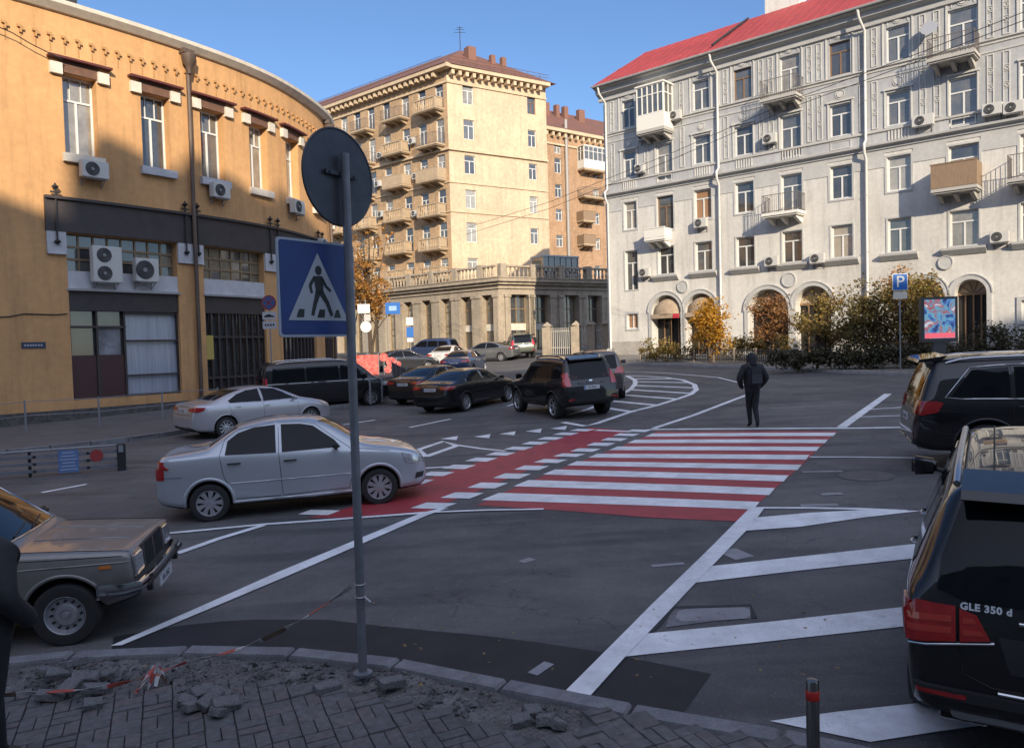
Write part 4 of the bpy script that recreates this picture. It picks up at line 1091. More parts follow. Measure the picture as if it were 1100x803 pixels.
# ------------------------------------------------------------------ ochre corner building on the left (curved front)
M_YW = mat('ochre_plaster', (.60, .335, .145), .85, col2=(.52, .29, .125), nscale=.5, stain=.24, speck=.06, sscale=5, bump=.15, bscale=10)
M_YB = mat('ochre_brick_relief', (.36, .20, .085), .9, col2=(.44, .25, .10), nscale=6)
M_CREAM = mat('cream_trim', (.66, .60, .50), .7, col2=(.55, .49, .41), nscale=3)
M_BEAM = mat('dark_brown_beam', (.035, .028, .028), .6, col2=(.05, .04, .038), nscale=2)
M_LIN = mat('brown_lintel', (.17, .085, .055), .8, col2=(.12, .065, .045), nscale=5)
M_PLW = mat('white_panel', (.50, .50, .52), .7, col2=(.40, .40, .42), nscale=2)
M_STONE = mat('rubble_stone_plinth', (.10, .095, .09), .9, col2=(.055, .052, .05), nscale=4, speck=.3, sscale=12, bump=.8, bscale=9)
M_GOLD = mat('brass_brown_frame', (.22, .15, .08), .5)
FY = Facade([(-30, 14.2), (-23.5, 20), (-17.5, 26.3), (-13.5, 31.3), (-11.05, 35.6), (-9.95, 40), (-9.9, 43.5), (-11.2, 47.5), (-14, 50.5)], smooth=True)
yb0 = Vector((-16.5, 27.2, gz(-16.5, 27.2)))
YB = empty('corner_building', yb0, label='ochre plastered building with a curved front and dark beam above shop windows', cat='building')
ze = st.mean([FY.z(45, 4), FY.z(100, 16), FY.z(191, 49), FY.z(290, 84), FY.z(344, 117)])
zband = st.mean([FY.z(45, 214), FY.z(191, 229), FY.z(290, 241), FY.z(344, 257)])
print('ochre', ze, zband)
s_w = [(70, 104, 82, 167), (151, 183, 103, 179), (216, 239, 119, 189), (266, 287, 137, 205), (303, 321, 150, 213), (331, 344, 160, 224)]
uw = [(FY.u(a, 130), FY.u(b, 130)) for a, b, _, _ in s_w]
wt = st.mean(FY.z((a + b) / 2, c) for a, b, c, d in s_w); wb = st.mean(FY.z((a + b) / 2, d) for a, b, c, d in s_w)
WY = st.mean(b - a for a, b in uw[:4]); cen = [(a + b) / 2 for a, b in uw]
cen += [cen[-1] + (cen[-1] - cen[0]) / 5 * k for k in (1, 2)]
cen = [cen[0] - 2.75 * k for k in ()] + cen
print('widths', [round(b - a, 2) for a, b in uw], [round(cen[i + 1] - cen[i], 2) for i in range(len(cen) - 1)])
uops = [dict(u0=c - WY / 2, u1=c + WY / 2, z0=wb, z1=wt, depth=.5) for c in cen]
gy = lambda u: gz(*FY.pt(u, 0).xy)
zgm = gy(FY.u(60, 440)) ; zbo = zgm - 1.2
# ground floor bays
uL = FY.u(73, 300)
bays = [(uL, FY.u(191, 300)), (FY.u(219, 300), FY.u(284, 300)), (FY.u(305, 310), FY.u(346, 310))]
bw = bays[1][1] - bays[1][0]; gapw = bays[1][0] - bays[0][1]
bays[2] = (bays[1][1] + gapw, bays[1][1] + gapw + bw); bays.append((bays[2][1] + gapw, bays[2][1] + gapw + bw * .9)); bays.append((bays[3][1] + gapw, min(FY.L - .5, bays[3][1] + gapw + bw * .9)))
z_b1 = FY.z(60, 249)                                  # underside of beam
z_rw0 = FY.z(120, 293)                                # ribbon window bottom
z_c0 = FY.z(120, 313.5)                                # small cornice
z_d0 = FY.z(120, 334)                                # bottom of dark fascia
z_s0 = FY.z(165, 424)                                # shopfront bottom
mb = MB(yb0)
lops = []
for a, b in bays:
    lops.append(dict(u0=a, u1=b, z0=z_s0, z1=z_b1, depth=.55))
FY.wall(mb, 0, FY.L, zband, ze - .1, uops, m=0); FY.wall(mb, 0, FY.L, zbo, zband, lops, m=0)
n_ = int(FY.L / .47)
for i in range(n_):
    u = .3 + i * .47; z = ze - 1.25
    for dx, dz, w_, h_ in ((-.05, .08, .14, .09), (.03, 0, .12, .08), (-.02, -.1, .07, .1)): FY.bar(mb, u + dx - w_ / 2, u + dx + w_ / 2, z + dz, z + dz + h_, 0, .09, 1)
    FY.bar(mb, u - .035, u + .0, z - .45, z - .12, 0, .02, 1)
P0, P1 = FY.pt(0, 0).xy, FY.pt(FY.L, 0).xy
for a, b in ((P0, Vector((-45, 40))), (Vector((-45, 40)), Vector((-30, 62))), (Vector((-30, 62)), P1)): mb.quad(v3(a, zbo), v3(b, zbo), v3(b, ze - .1), v3(a, ze - .1), 0)
mb.build('wall', [M_YW, M_YB], YB)
mb = MB(yb0); FY.prof(mb, 0, FY.L, [(0, ze - .28), (.12, ze - .26), (.35, ze - .06), (.37, ze + .08), (-.3, ze + .12), (-.3, ze - .28)])
mb.build('eaves', M_CREAM, YB)
mb = MB(yb0); rim = [FY.pt(u, ze + .1, .3) for u in FY.cuts(0, FY.L)] + [Vector((-30, 62, ze + .9)), Vector((-45, 40, ze + .9))]; mb.add(rim, [tuple(range(len(rim)))]); mb.build('roof', M_IRON, YB)
mb = MB(yb0); h = FY.hit(72, 2); mb.box(FY.pt(h[0] + .3, ze + .55, -2.2), (1.6, .8, 1.6), rz=.8); mb.tube([FY.pt(h[0] + 1.2, ze + .3, -2.2), FY.pt(h[0] + 1.2, ze + 1.4, -2.2)], .08, 6); mb.build('chimney', M_IRON, YB)
# beam with anchors
mb = MB(yb0); FY.bar(mb, FY.u(48, 240), FY.L, z_b1 + .02, zband, 0, .1); FY.bar(mb, FY.u(48, 240), FY.L, zband - .1, zband, .1, .22); mb.build('beam', M_BEAM, YB)
for k, (a, b) in enumerate(bays):
    # pilaster cap
    pa, pb2 = (FY.u(48.5, 250), a) if k == 0 else (bays[k - 1][1], a)
    mb = MB(yb0); FY.bar(mb, pa + .02, pb2 - .02, z_b1 - .75, z_b1 + .01, 0, .09); FY.bar(mb, pa + .02, pb2 - .02, z_b1 - .8, z_b1 - .752, 0, .13); mb.build('pilaster_cap', M_PLW, YB)
    for q in (.3, .75):
        if k == 0 and q < .5: continue
        uu = pa + (pb2 - pa) * (q if k else .5); mb = MB(yb0)
        mb.tube([FY.pt(uu, zband + .45, .16), FY.pt(uu, z_b1 - .45, .16)], .035, 6)
        for z in (zband + .32, z_b1 - .36): mb.lathe([(0, -.12), (.13, 0), (0, .12)], 6, Matrix.Translation(FY.pt(uu, z, .16)))
        FY.bar(mb, uu - .16, uu + .16, zband + .1, zband + .16, .12, .18); mb.build('anchor_plate', M_IRON, YB)
    # ribbon window
    nm = 8 if k == 0 else 6; inset = .3
    fr_ = MB(yb0)
    for i in range(nm + 1): u = a + (b - a) * i / nm; FY.bar(fr_, max(a, u - .035), min(b, u + .035), z_rw0, z_b1, -inset - .05, -inset)
    for t in (0, .33, .66, 1): z = z_rw0 + (z_b1 - z_rw0) * t; FY.bar(fr_, a, b, max(z_rw0, z - .04), min(z_b1, z + .04), -inset - .06, -inset + .01)
    w_ = fr_.build('ribbon_window', M_GOLD, YB)
    g_ = MB(yb0)
    for i in range(nm):
        for j in range(3):
            u0, u1 = a + (b - a) * i / nm, a + (b - a) * (i + 1) / nm; z0, z1 = z_rw0 + (z_b1 - z_rw0) * j / 3, z_rw0 + (z_b1 - z_rw0) * (j + 1) / 3
            g_.quad(FY.pt(u0, z0, -inset - .04), FY.pt(u1, z0, -inset - .04), FY.pt(u1, z1, -inset - .04), FY.pt(u0, z1, -inset - .04), random.choice([0, 0, 1, 2, 2]) if k == 0 else random.choice([1, 1, 2, 0]))
    g_.build('pane', [M_GL[0], mat('lace_curtain_glass', (.22, .19, .13), .25, col2=(.12, .10, .07), nscale=5), M_GL[2]], w_)
    mb = MB(yb0); FY.bar(mb, a, b, z_c0 + .08, z_rw0, -.35, -.02); mb.build('white_panel', M_PLW, YB)
    mb = MB(yb0); FY.prof(mb, a - .05, b + .05, [(-.3, z_c0 - .02), (.1, z_c0), (.14, z_c0 + .08), (-.3, z_c0 + .09)]); mb.build('ledge', mat('ledge_white', (.55, .55, .57), .6), YB)
    mb = MB(yb0); FY.bar(mb, a, b, z_d0, z_c0 - .02, -.4, -.08); mb.build('fascia', M_BEAM, YB)
    # shopfront
    sf = MB(yb0); gl = MB(yb0)
    if k == 0:
        us = FY.u(139, 380)
        FY.bar(sf, a, us, z_s0, FY.z(110, 381), -.5, -.2, 1)
        for u in (a, a + .95, us - .1, us + (b - us) * .98): FY.bar(sf, u, u + .07, z_s0, z_d0, -.24, -.14)
        for z in (z_s0 + .02, FY.z(165, 366.5), FY.z(165, 403), z_d0 - .1): FY.bar(sf, us, b, z, z + .07, -.24, -.15)
        FY.bar(sf, a, us, FY.z(110, 352), FY.z(110, 352) + .08, -.24, -.15)
        gl.m = 0
        for j in range(6): u0, u1 = us + (b - us) * j / 6, us + (b - us) * (j + 1) / 6; gl.quad(FY.pt(u0, z_s0, -.3), FY.pt(u1, z_s0, -.3), FY.pt(u1, z_d0, -.3), FY.pt(u0, z_d0, -.3), 0)
        FY.bar(gl, a, us, FY.z(110, 381), z_d0, -.34, -.3, 1)
        FY.bar(gl, a + 1.0, us - .2, FY.z(110, 381), FY.z(110, 352), -.28, -.27, 2)
    else:
        nv = 9
        for i in range(nv + 1): u = a + (b - a) * i / nv; FY.bar(sf, max(a, u - .04), min(b, u + .04), z_s0 - .3, z_d0, -.24, -.12)
        for z in (z_s0 - .3, z_s0 + (z_d0 - z_s0) * .68, z_s0 + (z_d0 - z_s0) * .15): FY.bar(sf, a, b, z, z + .09, -.23, -.13)
        FY.bar(gl, a, b, z_s0 - .3, z_d0, -.34, -.3, 1)
        if k == 1: FY.bar(gl, a + .08, a + .42, FY.z(224, 386), FY.z(224, 360), -.115, -.11, 3)
    w_ = sf.build('shopfront', [M_BEAM, mat('dark_red_panel', (.05, .016, .016), .5)], YB)
    gl.build('shop_glass', [mat('white_curtain', (.36, .39, .46), .35, col2=(.25, .28, .34), nscale=3, streak=(4, 4, .15), coat=.6), M_GL[0], mat('pale_reflection_sheet', (.25, .26, .29), .4, col2=(.1, .1, .12), nscale=2), mat('yellow_notice', (.42, .33, .08), .6)], w_)
mb = MB(yb0)
FY.bar(mb, 0, FY.L, zbo, z_s0 - .32, 0, .12); mb.build('plinth', M_STONE, YB)
# upper windows
for i, c in enumerate(cen):
    window(YB, FY, c, wb, WY, wt - wb, 'T2', inset=.44, gl=[M_GL[1], M_GL[0], M_GL[2], M_GL[1], M_GL[1], M_GL[1], M_GL[0], M_GL[0]][i % 8])
    hw_ = WY / 2; mb = MB(yb0)
    FY.bar(mb, c - hw_ - .05, c + hw_ + .12, wt, wt + .42, .0, .06); mb.build('lintel', M_LIN, YB)
    mb = MB(yb0); FY.bar(mb, c - hw_ - .48, c + hw_ + .5, wt + .42, wt + .5, 0, .3); mb.build('lintel_ledge', mat('dark_red_ledge', (.10, .022, .02), .6), YB)
    for sx in (-1, 1):
        mb = MB(yb0); uc = c + sx * (hw_ + .22); FY.bar(mb, uc - .2, uc + .2, wt - .12, wt + .28, 0, .16); mb.build('corner_block', M_CREAM, YB)
    mb = MB(yb0); FY.bar(mb, c - hw_ - .12, c + hw_ + .14, wb - .32, wb - .02, 0, .2); mb.build('window_sill', M_CREAM if i not in (1, 2) else M_PLW, YB)
for x, y, w, h_, f_ in ((97, 184, .95, .62, 1), (231, 206, .85, .62, 1), (313, 223, .95, .66, 1), (340, 262, .7, .5, 1), (110, 285, 1.05, 1.33, 2), (152, 291, .9, .9, 1)):
    h = FY.hit(x, y, 0); air_con(YB, FY, h[0], h[1] - h_ / 2, w, h_, f_, off=.05)
# drainpipe with hopper
M_RUST = mat('old_brown_drainpipe', (.13, .085, .06), .6, col2=(.07, .05, .04), nscale=4, streak=(1, 1, .3))
for x, zt in ((206, ze - .5), (352, ze - .5)):
    u = FY.u(x, 250); mb = MB(yb0)
    mb.tube([FY.pt(u, zt, .2), FY.pt(u, zgm + .2, .2)], .085, 10)
    mb.lathe([(.09, -.75), (.14, -.45), (.26, -.3), (.30, 0), (.26, .02)], 12, Matrix.Translation(FY.pt(u, zt, .28)))
    mb.box(FY.pt(u, zt + .15, .15), (.5, .4, .18), rz=FY.rz(u)); mb.build('drainpipe', M_RUST, YB, smooth=50)
# street name plate, cable
u = FY.u(36, 370); mb = MB(yb0); FY.bar(mb, u - .38, u + .38, FY.z(36, 374), FY.z(36, 367.3), 0, .03); np_ = mb.build('street_name_plate', mat('plate_blue', (.02, .03, .07), .4), YB)
mb = MB(yb0)
for k in range(7): FY.bar(mb, u - .3 + k * .085, u - .24 + k * .085, FY.z(36, 371.6), FY.z(36, 369.8), .031, .034)
mb.build('lettering', mat('plate_text', (.35, .36, .4), .5), np_)
mb = MB(yb0); mb.tube([FY.pt(FY.u(x, 340), FY.z(x, y), .03) for x, y in ((-30, 342), (10, 340), (25, 337), (60, 338), (72, 337))], .02, 4); mb.build('cable', M_IRON, YB); mb = MB(yb0); mb.tube([FY.pt(FY.u(x, 40), FY.z(x, y), .3) for x, y in ((-20, 25), (10, 38), (30, 50), (62, 66))], .02, 4); mb.build('cable', M_IRON, YB)
# ------------------------------------------------------------------ tan apartment block, arcade in front of it, orange block behind
M_TAN = mat('tan_plaster', (.60, .455, .31), .85, col2=(.52, .39, .265), nscale=.35, stain=.2, speck=.1, sscale=3)
M_TANB = mat('tan_brickwork', (.44, .30, .18), .85, col2=(.37, .25, .145), nscale=.6, stain=.25, speck=.18, sscale=4)
M_TTR = mat('tan_trim', (.56, .43, .29), .85, col2=(.46, .35, .23), nscale=1)
M_TROOF = mat('rust_red_roof', (.18, .075, .055), .75, col2=(.13, .07, .05), nscale=.8)
M_AR = mat('arcade_stone', (.40, .335, .255), .85, col2=(.33, .275, .21), nscale=.8, stain=.3, speck=.12, sscale=4)
M_WHT = mat('whitewash', (.72, .67, .56), .85)
corner = Vector((-5.48, 75)); 
FT1 = Facade([corner, (4.3, 81.2)]); FT2 = Facade([(-33, 98), corner])
tb = Vector((corner.x, corner.y, gz(corner.x, corner.y)))
TB = empty('apartment_tower', tb, label='tall tan apartment block with dentilled eaves and stacked balconies behind the arcade', cat='building')
te = st.mean([FT1.z(489.4, 73.6), FT1.z(593.7, 93.8), FT2.z(358.7, 120)]); L1 = FT1.L; L2 = FT2.L
colA = [(497, 92, 511, 112.5), (499, 129, 511, 150), (499, 167, 512, 187), (500, 204, 513, 224), (501, 239, 513, 260), (502, 277, 514, 291)]
colB = [(566, 105, 576, 123), (567, 140, 577, 158), (567, 176, 577, 193), (568, 211, 579, 229), (569, 245, 579, 262)]
uA = FT1.u(505, 180); uB = FT1.u(572.5, 180)
RT = [(FT1.z(505, d), FT1.z(505, b)) for a, b, c, d in colA]
ops = [dict(u0=uA - .6, u1=uA + .6, z0=z0, z1=z1) for z0, z1 in RT] + [dict(u0=uB - .5, u1=uB + .5, z0=FT1.z(572, d), z1=FT1.z(572, b)) for a, b, c, d in colB]
mb = MB(tb); FT1.wall(mb, 0, L1, tb.z - .5, te, ops, m=0, depth=.2)
colp = [474.5, 456, 438, 417.5, 401, 386, 372]
us = [FT2.u(x, 200) for x in colp]; dd = us[0] - us[2]; us2 = list(us)
while us2[-1] > 3: us2.append(us2[-2] - dd if len(us2) % 2 else us2[-2] - dd)
us2 = sorted(set(round(u, 2) for u in us2 if u > 1.2))
cl = [us2[0]]
for u in us2[1:]:
    if u - cl[-1] > 1.4: cl.append(u)
us2 = cl
o2 = [dict(u0=u - .55, u1=u + .55, z0=z0 - (.5 if i % 1 == 0 else 0), z1=z1, i=j) for j, u in enumerate(us2) for i, (z0, z1) in enumerate(RT)]
FT2.wall(mb, 0, L2, tb.z - .5, te, o2, m=1, depth=.2)
bkA = FT1.pt(L1, 0).xy; bkB = FT2.pt(0, 0).xy; far_ = bkA + (bkB - corner)
for a, b in ((bkA, far_), (far_, bkB)): mb.quad(v3(a, tb.z - .5), v3(b, tb.z - .5), v3(b, te), v3(a, te), 1)
mb.build('wall', [M_TAN, M_TANB], TB)
mb = MB(tb)
for fc, L_ in ((FT1, L1), (FT2, L2)):
    for zz, h_, o_ in ((te - .15, .35, .9), (te - 1.3, .2, .12), (RT[1][0] - 1.25, .22, .22), (RT[2][0] - 1.0, .14, .1), (RT[4][1] + .9, .12, .1)):
        FT = fc; FT.bar(mb, 0 if fc is FT1 else 0, L_ + (o_ if fc is FT2 else 0), zz, zz + h_, 0, o_)
    n = int(L_ / .78)
    for i in range(n): u = .35 + i * .78; fc.bar(mb, u - .16, u + .16, te - .62, te - .16, 0, .72)
mb.build('cornice', M_TTR, TB)
for k, (z0, z1) in enumerate([(RT[4][0] - 3.3, RT[4][0] - 1.5)]):
    mb = MB(tb); FT1.bar(mb, .02, FT1.u(565, 280), FT1.z(505, 293), FT1.z(505, 273), .0, .03); 
rr = random.Random(4)
for i, o in enumerate(ops): window(TB, FT1, (o['u0'] + o['u1']) / 2, o['z0'], o['u1'] - o['u0'], o['z1'] - o['z0'], 'T', gl=rr.choice(M_GL), fm=M_FRAMEB if i == 6 else M_FRAME)
for o in o2: window(TB, FT2, (o['u0'] + o['u1']) / 2, o['z0'], 1.1, o['z1'] - o['z0'], 'T', gl=rr.choice(M_GL))
M_TBAL = mat('tan_balcony', (.44, .33, .21), .85, col2=(.36, .27, .18), nscale=2)
for cidx, (xc, off) in enumerate(((468, 0), (431, .15), (396, 0), (366, 0))):
    uc = FT2.u(xc, 200)
    for f in range(6):
        st_ = 'balus' if f >= 3 else rr.choice(['rail', 'panel', 'rail', 'balus'])
        balcony(TB, FT2, uc, RT[f][0] - .62 + off, 3.0 if cidx < 2 else 2.6, 1.25, 1.0, st_, M_TBAL, M_TBAL if st_ != 'rail' else M_RAIL, brackets=True)
for xc in (447, 410, 380):
    for f in (1, 2, 3): h = FT2.u(xc, 200); air_con(TB, FT2, h + rr.uniform(-.3, .3), RT[f][0] + rr.uniform(-.5, .3), .9, .6)
# roof
a = FT1.pt(L1 + .8, te + .2, .9); c0 = v3(corner + Vector((-.05, -1.25)), te + .2); b = FT2.pt(0, te + .2, .9); d = v3(far_, te + .2)
mid1 = (v3(bkA, 0) + v3(far_, 0)) / 2; cin = corner + (far_ - corner) * .28
r1 = v3(corner.lerp(far_, .0) + (bkA - corner) * .5 + (bkB - corner).normalized() * 5.0, te + 4.1); r2 = v3(bkB + (bkA - corner) * .5, te + 4.1)
mb = MB(tb); mb.add([c0, a, d, b, r1, r2], [(0, 1, 4), (1, 2, 5, 4), (0, 4, 5, 3), (2, 3, 5), (0, 3, 2, 1)]); mb.build('roof', M_TROOF, TB)
for k, t in enumerate((.42, .62, .72)):
    p = c0.lerp(a, t) + (r1 - c0.lerp(a, .5)) * .55; mb = MB(tb); s_ = .9 if k == 0 else .5
    mb.box(p + Vector((0, 0, .1)), (s_, s_, 1.9 if k == 0 else 1.3), rz=.6); mb.build('chimney', mat('chimney_brick', (.19, .095, .07), .9), TB)
mb = MB(tb); p = r1; mb.tube([p, p + Vector((0, 0, 2.4))], .04, 5)
for z, l in ((1.8, .6), (2.1, .45), (2.3, .3)): mb.tube([p + Vector((-l, 0, z)), p + Vector((l, 0, z))], .022, 4)
mb.build('antenna', M_IRON, TB)
mb = MB(tb)
for fc, L_ in ((FT1, L1), (FT2, L2)):
    for o in (.55,):
        for z in (.75, 1.05): mb.tube([fc.pt(0, te + .2 + z - .2, .6), fc.pt(L_, te + z, .6)], .025, 4)
        for i in range(int(L_ / 1.5) + 1): u = min(L_, i * 1.5); mb.tube([fc.pt(u, te + .1, .6), fc.pt(u, te + 1.05, .6)], .025, 4)
mb.build('roof_railing', M_LIN, TB)
# ---- arcade
AC_ = Vector((-1.0, 68.0)); FA1 = Facade([(-24, 88), AC_]); FA2 = Facade([AC_, (9.2, 74.4), (14.5, 77.8)])
ab = Vector((AC_.x, AC_.y, gz(*AC_)))
AB = empty('arcade_building', ab, label='low stone arcade building with tall pillared openings and a balustraded terrace', cat='building')
az = st.mean([FA1.z(423, 311), FA2.z(539, 298.4), FA2.z(596, 299.6)]); zt = FA2.z(545, 316); zb_ = ab.z - .6
op1 = [(415.6, 428), (433.5, 444), (453, 463), (473, 484), (495, 507), (517.5, 531)]
u1 = [(FA1.u(a, 340), FA1.u(b, 340)) for a, b in op1]; pw = st.mean(b - a for a, b in u1); pt_ = (u1[-1][0] - u1[1][0]) / 4
cs = [(u1[-1][0] + u1[-1][1]) / 2 - pt_ * k for k in range(14)]; cs = [c for c in cs if c > 1.5]
opA = [dict(u0=c - pw / 2, u1=c + pw / 2, z0=ab.z + .1, z1=zt, depth=.7) for c in cs]
op2 = [(548, 568), (573.5, 590)]; opB = [dict(u0=FA2.u(a, 330), u1=FA2.u(b, 330), z0=ab.z + .1, z1=zt, depth=.7) for a, b in op2]
uu = opB[1]['u0'] + pt_ * 1.25
while uu < FA2.L - 2.5: opB.append(dict(u0=uu, u1=uu + 1.7, z0=ab.z + .1, z1=zt, depth=.7)); uu += pt_ * 1.02
mb = MB(ab); FA1.wall(mb, 0, FA1.L, zb_, az, opA); FA2.wall(mb, 0, FA2.L, zb_, az, opB)
mb.build('wall', M_AR, AB)
mb = MB(ab)
for fc in (FA1, FA2):
    e = .45
    for zz, h_, o_ in ((az - .3, .3, .55), (az - .55, .25, .3), (zt + .5, .14, .14), (az, .1, .62)): fc.bar(mb, 0, fc.L + (o_ if fc is FA1 else 0), zz, zz + h_, 0, o_)
mb.build('cornice', M_AR, AB)
mb = MB(ab)
for fc, cc in ((FA1, opA), (FA2, opB)):
    for o in cc:
        for s_ in (-1, 1): x = (o['u0'] if s_ < 0 else o['u1']) + s_ * .32; fc.bar(mb, x - .27, x + .27, zb_, zt - .25, 0, .16); fc.bar(mb, x - .33, x + .33, zt - .25, zt, 0, .24)
mb.build('pilaster', M_AR, AB)
mb = MB(ab); k = int(FA1.L / .42)
for fc in (FA1, FA2):
    for i in range(int(fc.L / .45)):
        u = .3 + i * .45
        if i % 7 == 0: fc.bar(mb, u - .3, u + .3, az + .1, az + 1.25, -.1, .5)
        else: mb.lathe([(.07, 0), (.12, .3), (.06, .6), (.1, .9)], 6, Matrix.Translation(fc.pt(u, az + .1, .2)))
    fc.bar(mb, 0, fc.L, az + .98, az + 1.14, .02, .4)
mb.build('balustrade', M_AR, AB)
M_SH = [M_GL[0], M_GL[1], M_GL[2]]
M_SIGNW = mat('shop_sign_white', (.60, .57, .50), .6, col2=(.45, .42, .36), nscale=3)
def infill(fc, o, kind):
    mb = MB(ab); a, b = o['u0'], o['u1']; z0, z1 = o['z0'] - .1, o['z1']; H_ = z1 - z0
    for u in (a + .04, (a + b) / 2, b - .04): fc.bar(mb, u - .04, u + .04, z0, z1, -.66, -.58)
    for t in (.0, .38, .5, .75, .97): fc.bar(mb, a, b, z0 + H_ * t, z0 + H_ * t + .08, -.66, -.57)
    w_ = mb.build('window', M_GOLD, AB)
    mb = MB(ab); mb.quad(fc.pt(a, z0, -.64), fc.pt(b, z0, -.64), fc.pt(b, z1, -.64), fc.pt(a, z1, -.64)); mb.build('pane', rr.choice(M_SH + [M_GL[0], M_GL[0]]), w_)
    if kind: mb = MB(ab); fc.bar(mb, a + .03, b - .03, z0 + H_ * .385, z0 + H_ * .5, -.56, -.5); mb.build('shop_sign', M_SIGNW, AB)
for i, o in enumerate(opA): infill(FA1, o, i in (0, 1, 4))
for i, o in enumerate(opB): infill(FA2, o, i < 2)
mb = MB(ab); p = [FA1.pt(0, az + .02).xy, AC_, FA2.pt(FA2.L, 0).xy, Vector((4, 92)), Vector((-14, 104))]; mb.add([v3(q, az + .02) for q in p], [tuple(range(len(p)))]); mb.build('terrace', M_AR, AB)
# glazed pavilion on the terrace
h = FA2.hit(613, 288); gl_ = empty('terrace_pavilion', FA2.pt(h[0], az, -2.5), FA2.rz(h[0]), label='low dark glazed pavilion standing on the shaded terrace corner', cat='pavilion')
mb = MB(); mb.box((0, 0, 2.35), (4.2, 2.2, .15))
for i in range(7): mb.box((-2 + i * 4 / 6, -1.0, 1.2), (.08, .08, 2.3))
mb.box((0, -1, .5), (4, .06, .06)); mb.build('frame', mat('pale_blue_roof', (.35, .38, .4), .5), gl_)
mb = MB(); mb.box((0, 0, 1.2), (3.95, 1.9, 2.3)); mb.build('glass', M_GL[0], gl_)
# ---- orange block behind
FO = Facade([(4.0, 86.5), (22, 100)]); ob = Vector((4.0, 88, gz(4, 88)))
OB = empty('brick_apartment_building', ob, label='orange brick apartment building with a glazed white balcony, seen between tower and grey building', cat='building')
OB['label'] = 'orange brick apartment building in the gap between the tan tower and grey building'
oe = FO.z(620, 146)
RO = [(FO.z(600, d), FO.z(600, b)) for b, d in ((170, 186), (198, 212), (224.5, 237), (252.5, 265))]
RO.append((RO[-1][0] - 3.2, RO[-1][1] - 3.2)); RO.insert(0, (FO.z(600, 165), FO.z(600, 155)))
ucs = [FO.u(600, 200), FO.u(641, 230)] + [FO.u(641, 230) + 3 * k for k in (1, 2)]
oo = [dict(u0=u - .5, u1=u + .5, z0=z0, z1=z1) for u in ucs for z0, z1 in RO if z1 < oe - .6]
M_OR = mat('orange_brick', (.40, .255, .155), .85, col2=(.34, .21, .125), nscale=.6, stain=.25, speck=.15, sscale=4)
mb = MB(ob); FO.wall(mb, 0, FO.L, ob.z - .5, oe, oo); mb.quad(FO.pt(0, ob.z - .5), FO.pt(0, ob.z - .5, -12), FO.pt(0, oe, -12), FO.pt(0, oe)); mb.build('wall', M_OR, OB)
mb = MB(ob); FO.bar(mb, -.4, FO.L, oe - .1, oe + .25, 0, .7); FO.bar(mb, 0, FO.L, oe - 1.5, oe - 1.3, 0, .15)
for i in range(int(FO.L / .9)): FO.bar(mb, .3 + i * .9, .6 + i * .9, oe - .6, oe - .12, 0, .5)
mb.build('cornice', M_TTR, OB)
for o in oo: window(OB, FO, (o['u0'] + o['u1']) / 2, o['z0'], 1.0, o['z1'] - o['z0'], 'T', gl=rr.choice(M_GL))
mb = MB(ob); vs = [FO.pt(-.4, oe + .25, .7), FO.pt(FO.L, oe + .25, .7), FO.pt(FO.L, oe + 4.2, -5), FO.pt(1.5, oe + 4.2, -5), FO.pt(-.4, oe + .25, -12), FO.pt(FO.L, oe + .25, -12)]
mb.add(vs, [(0, 1, 2, 3), (0, 3, 4), (3, 2, 5, 4), (0, 4, 5, 1)]); mb.build('roof', M_TROOF, OB)
for u, w_ in ((3.5, .8), (6.5, .6), (9, .9), (5.2, .5)): mb = MB(ob); mb.box(FO.pt(u, oe + 3.6, -3.4), (w_, .6, 1.5), rz=.6); mb.build('chimney', mat('chimney_brick', (.19, .095, .07), .9), OB)
mb = MB(ob); u = FO.u(608, 200); mb.tube([FO.pt(u, oe + 1.5, .2), FO.pt(u, ob.z, .2)], .2, 8); mb.build('flue_pipe', mat('flue', (.3, .28, .26), .5), OB, smooth=60)
ub = FO.u(633, 200)
balcony(OB, FO, ub, FO.z(633, 184), 3.6, 1.2, 2.5, 'glazed', M_TBAL, M_BW)
balcony(OB, FO, ub, FO.z(633, 213), 3.8, 1.2, 1.0, 'rail', M_TBAL, M_RAIL); balcony(OB, FO, FO.u(626, 240), FO.z(626, 238), 1.9, 1.2, 1.0, 'panel', M_TBAL, M_BRN); balcony(OB, FO, FO.u(626, 240), FO.z(626, 263), 1.9, 1.2, 1.0, 'panel', M_TBAL, M_BRN)
# gate fence with stone piers beside the arcade
FG = Facade([(PD(588, 378, 60).x, 60.0), (PD(654, 378, 58).x, 58.0)])
gb = FG.pt(0, gz(*FG.pt(0, 0).xy)); GF = empty('gate_fence', gb, label='light metal bar fence with pale stone piers between arcade and grey building', cat='fence')
zf = FG.z(600, 352)
mb = MB(gb); n = int(FG.L / .16)
for i in range(n): u = .05 + i * .16; FG.bar(mb, u - .025, u + .025, gb.z - .2, zf, -.02, .02)
for z in (gb.z + .5, zf - .3): FG.bar(mb, 0, FG.L, z, z + .06, -.03, .03)
mb.build('bars', mat('pale_metal_bars', (.42, .40, .36), .5), GF)
for x in (588, 619, 635.5, 652):
    u = FG.u(x, 360); mb = MB(gb); FG.bar(mb, u - .33, u + .33, gb.z - .3, zf + .15, -.3, .3)
    c = FG.pt(u, zf + .15); mb.add([c + Vector((-.4, -.4, 0)), c + Vector((.4, -.4, 0)), c + Vector((.4, .4, 0)), c + Vector((-.4, .4, 0)), c + Vector((0, 0, .35))], [(0, 1, 4), (1, 2, 4), (2, 3, 4), (3, 0, 4), (3, 2, 1, 0)]); mb.build('pier', M_AR, GF)

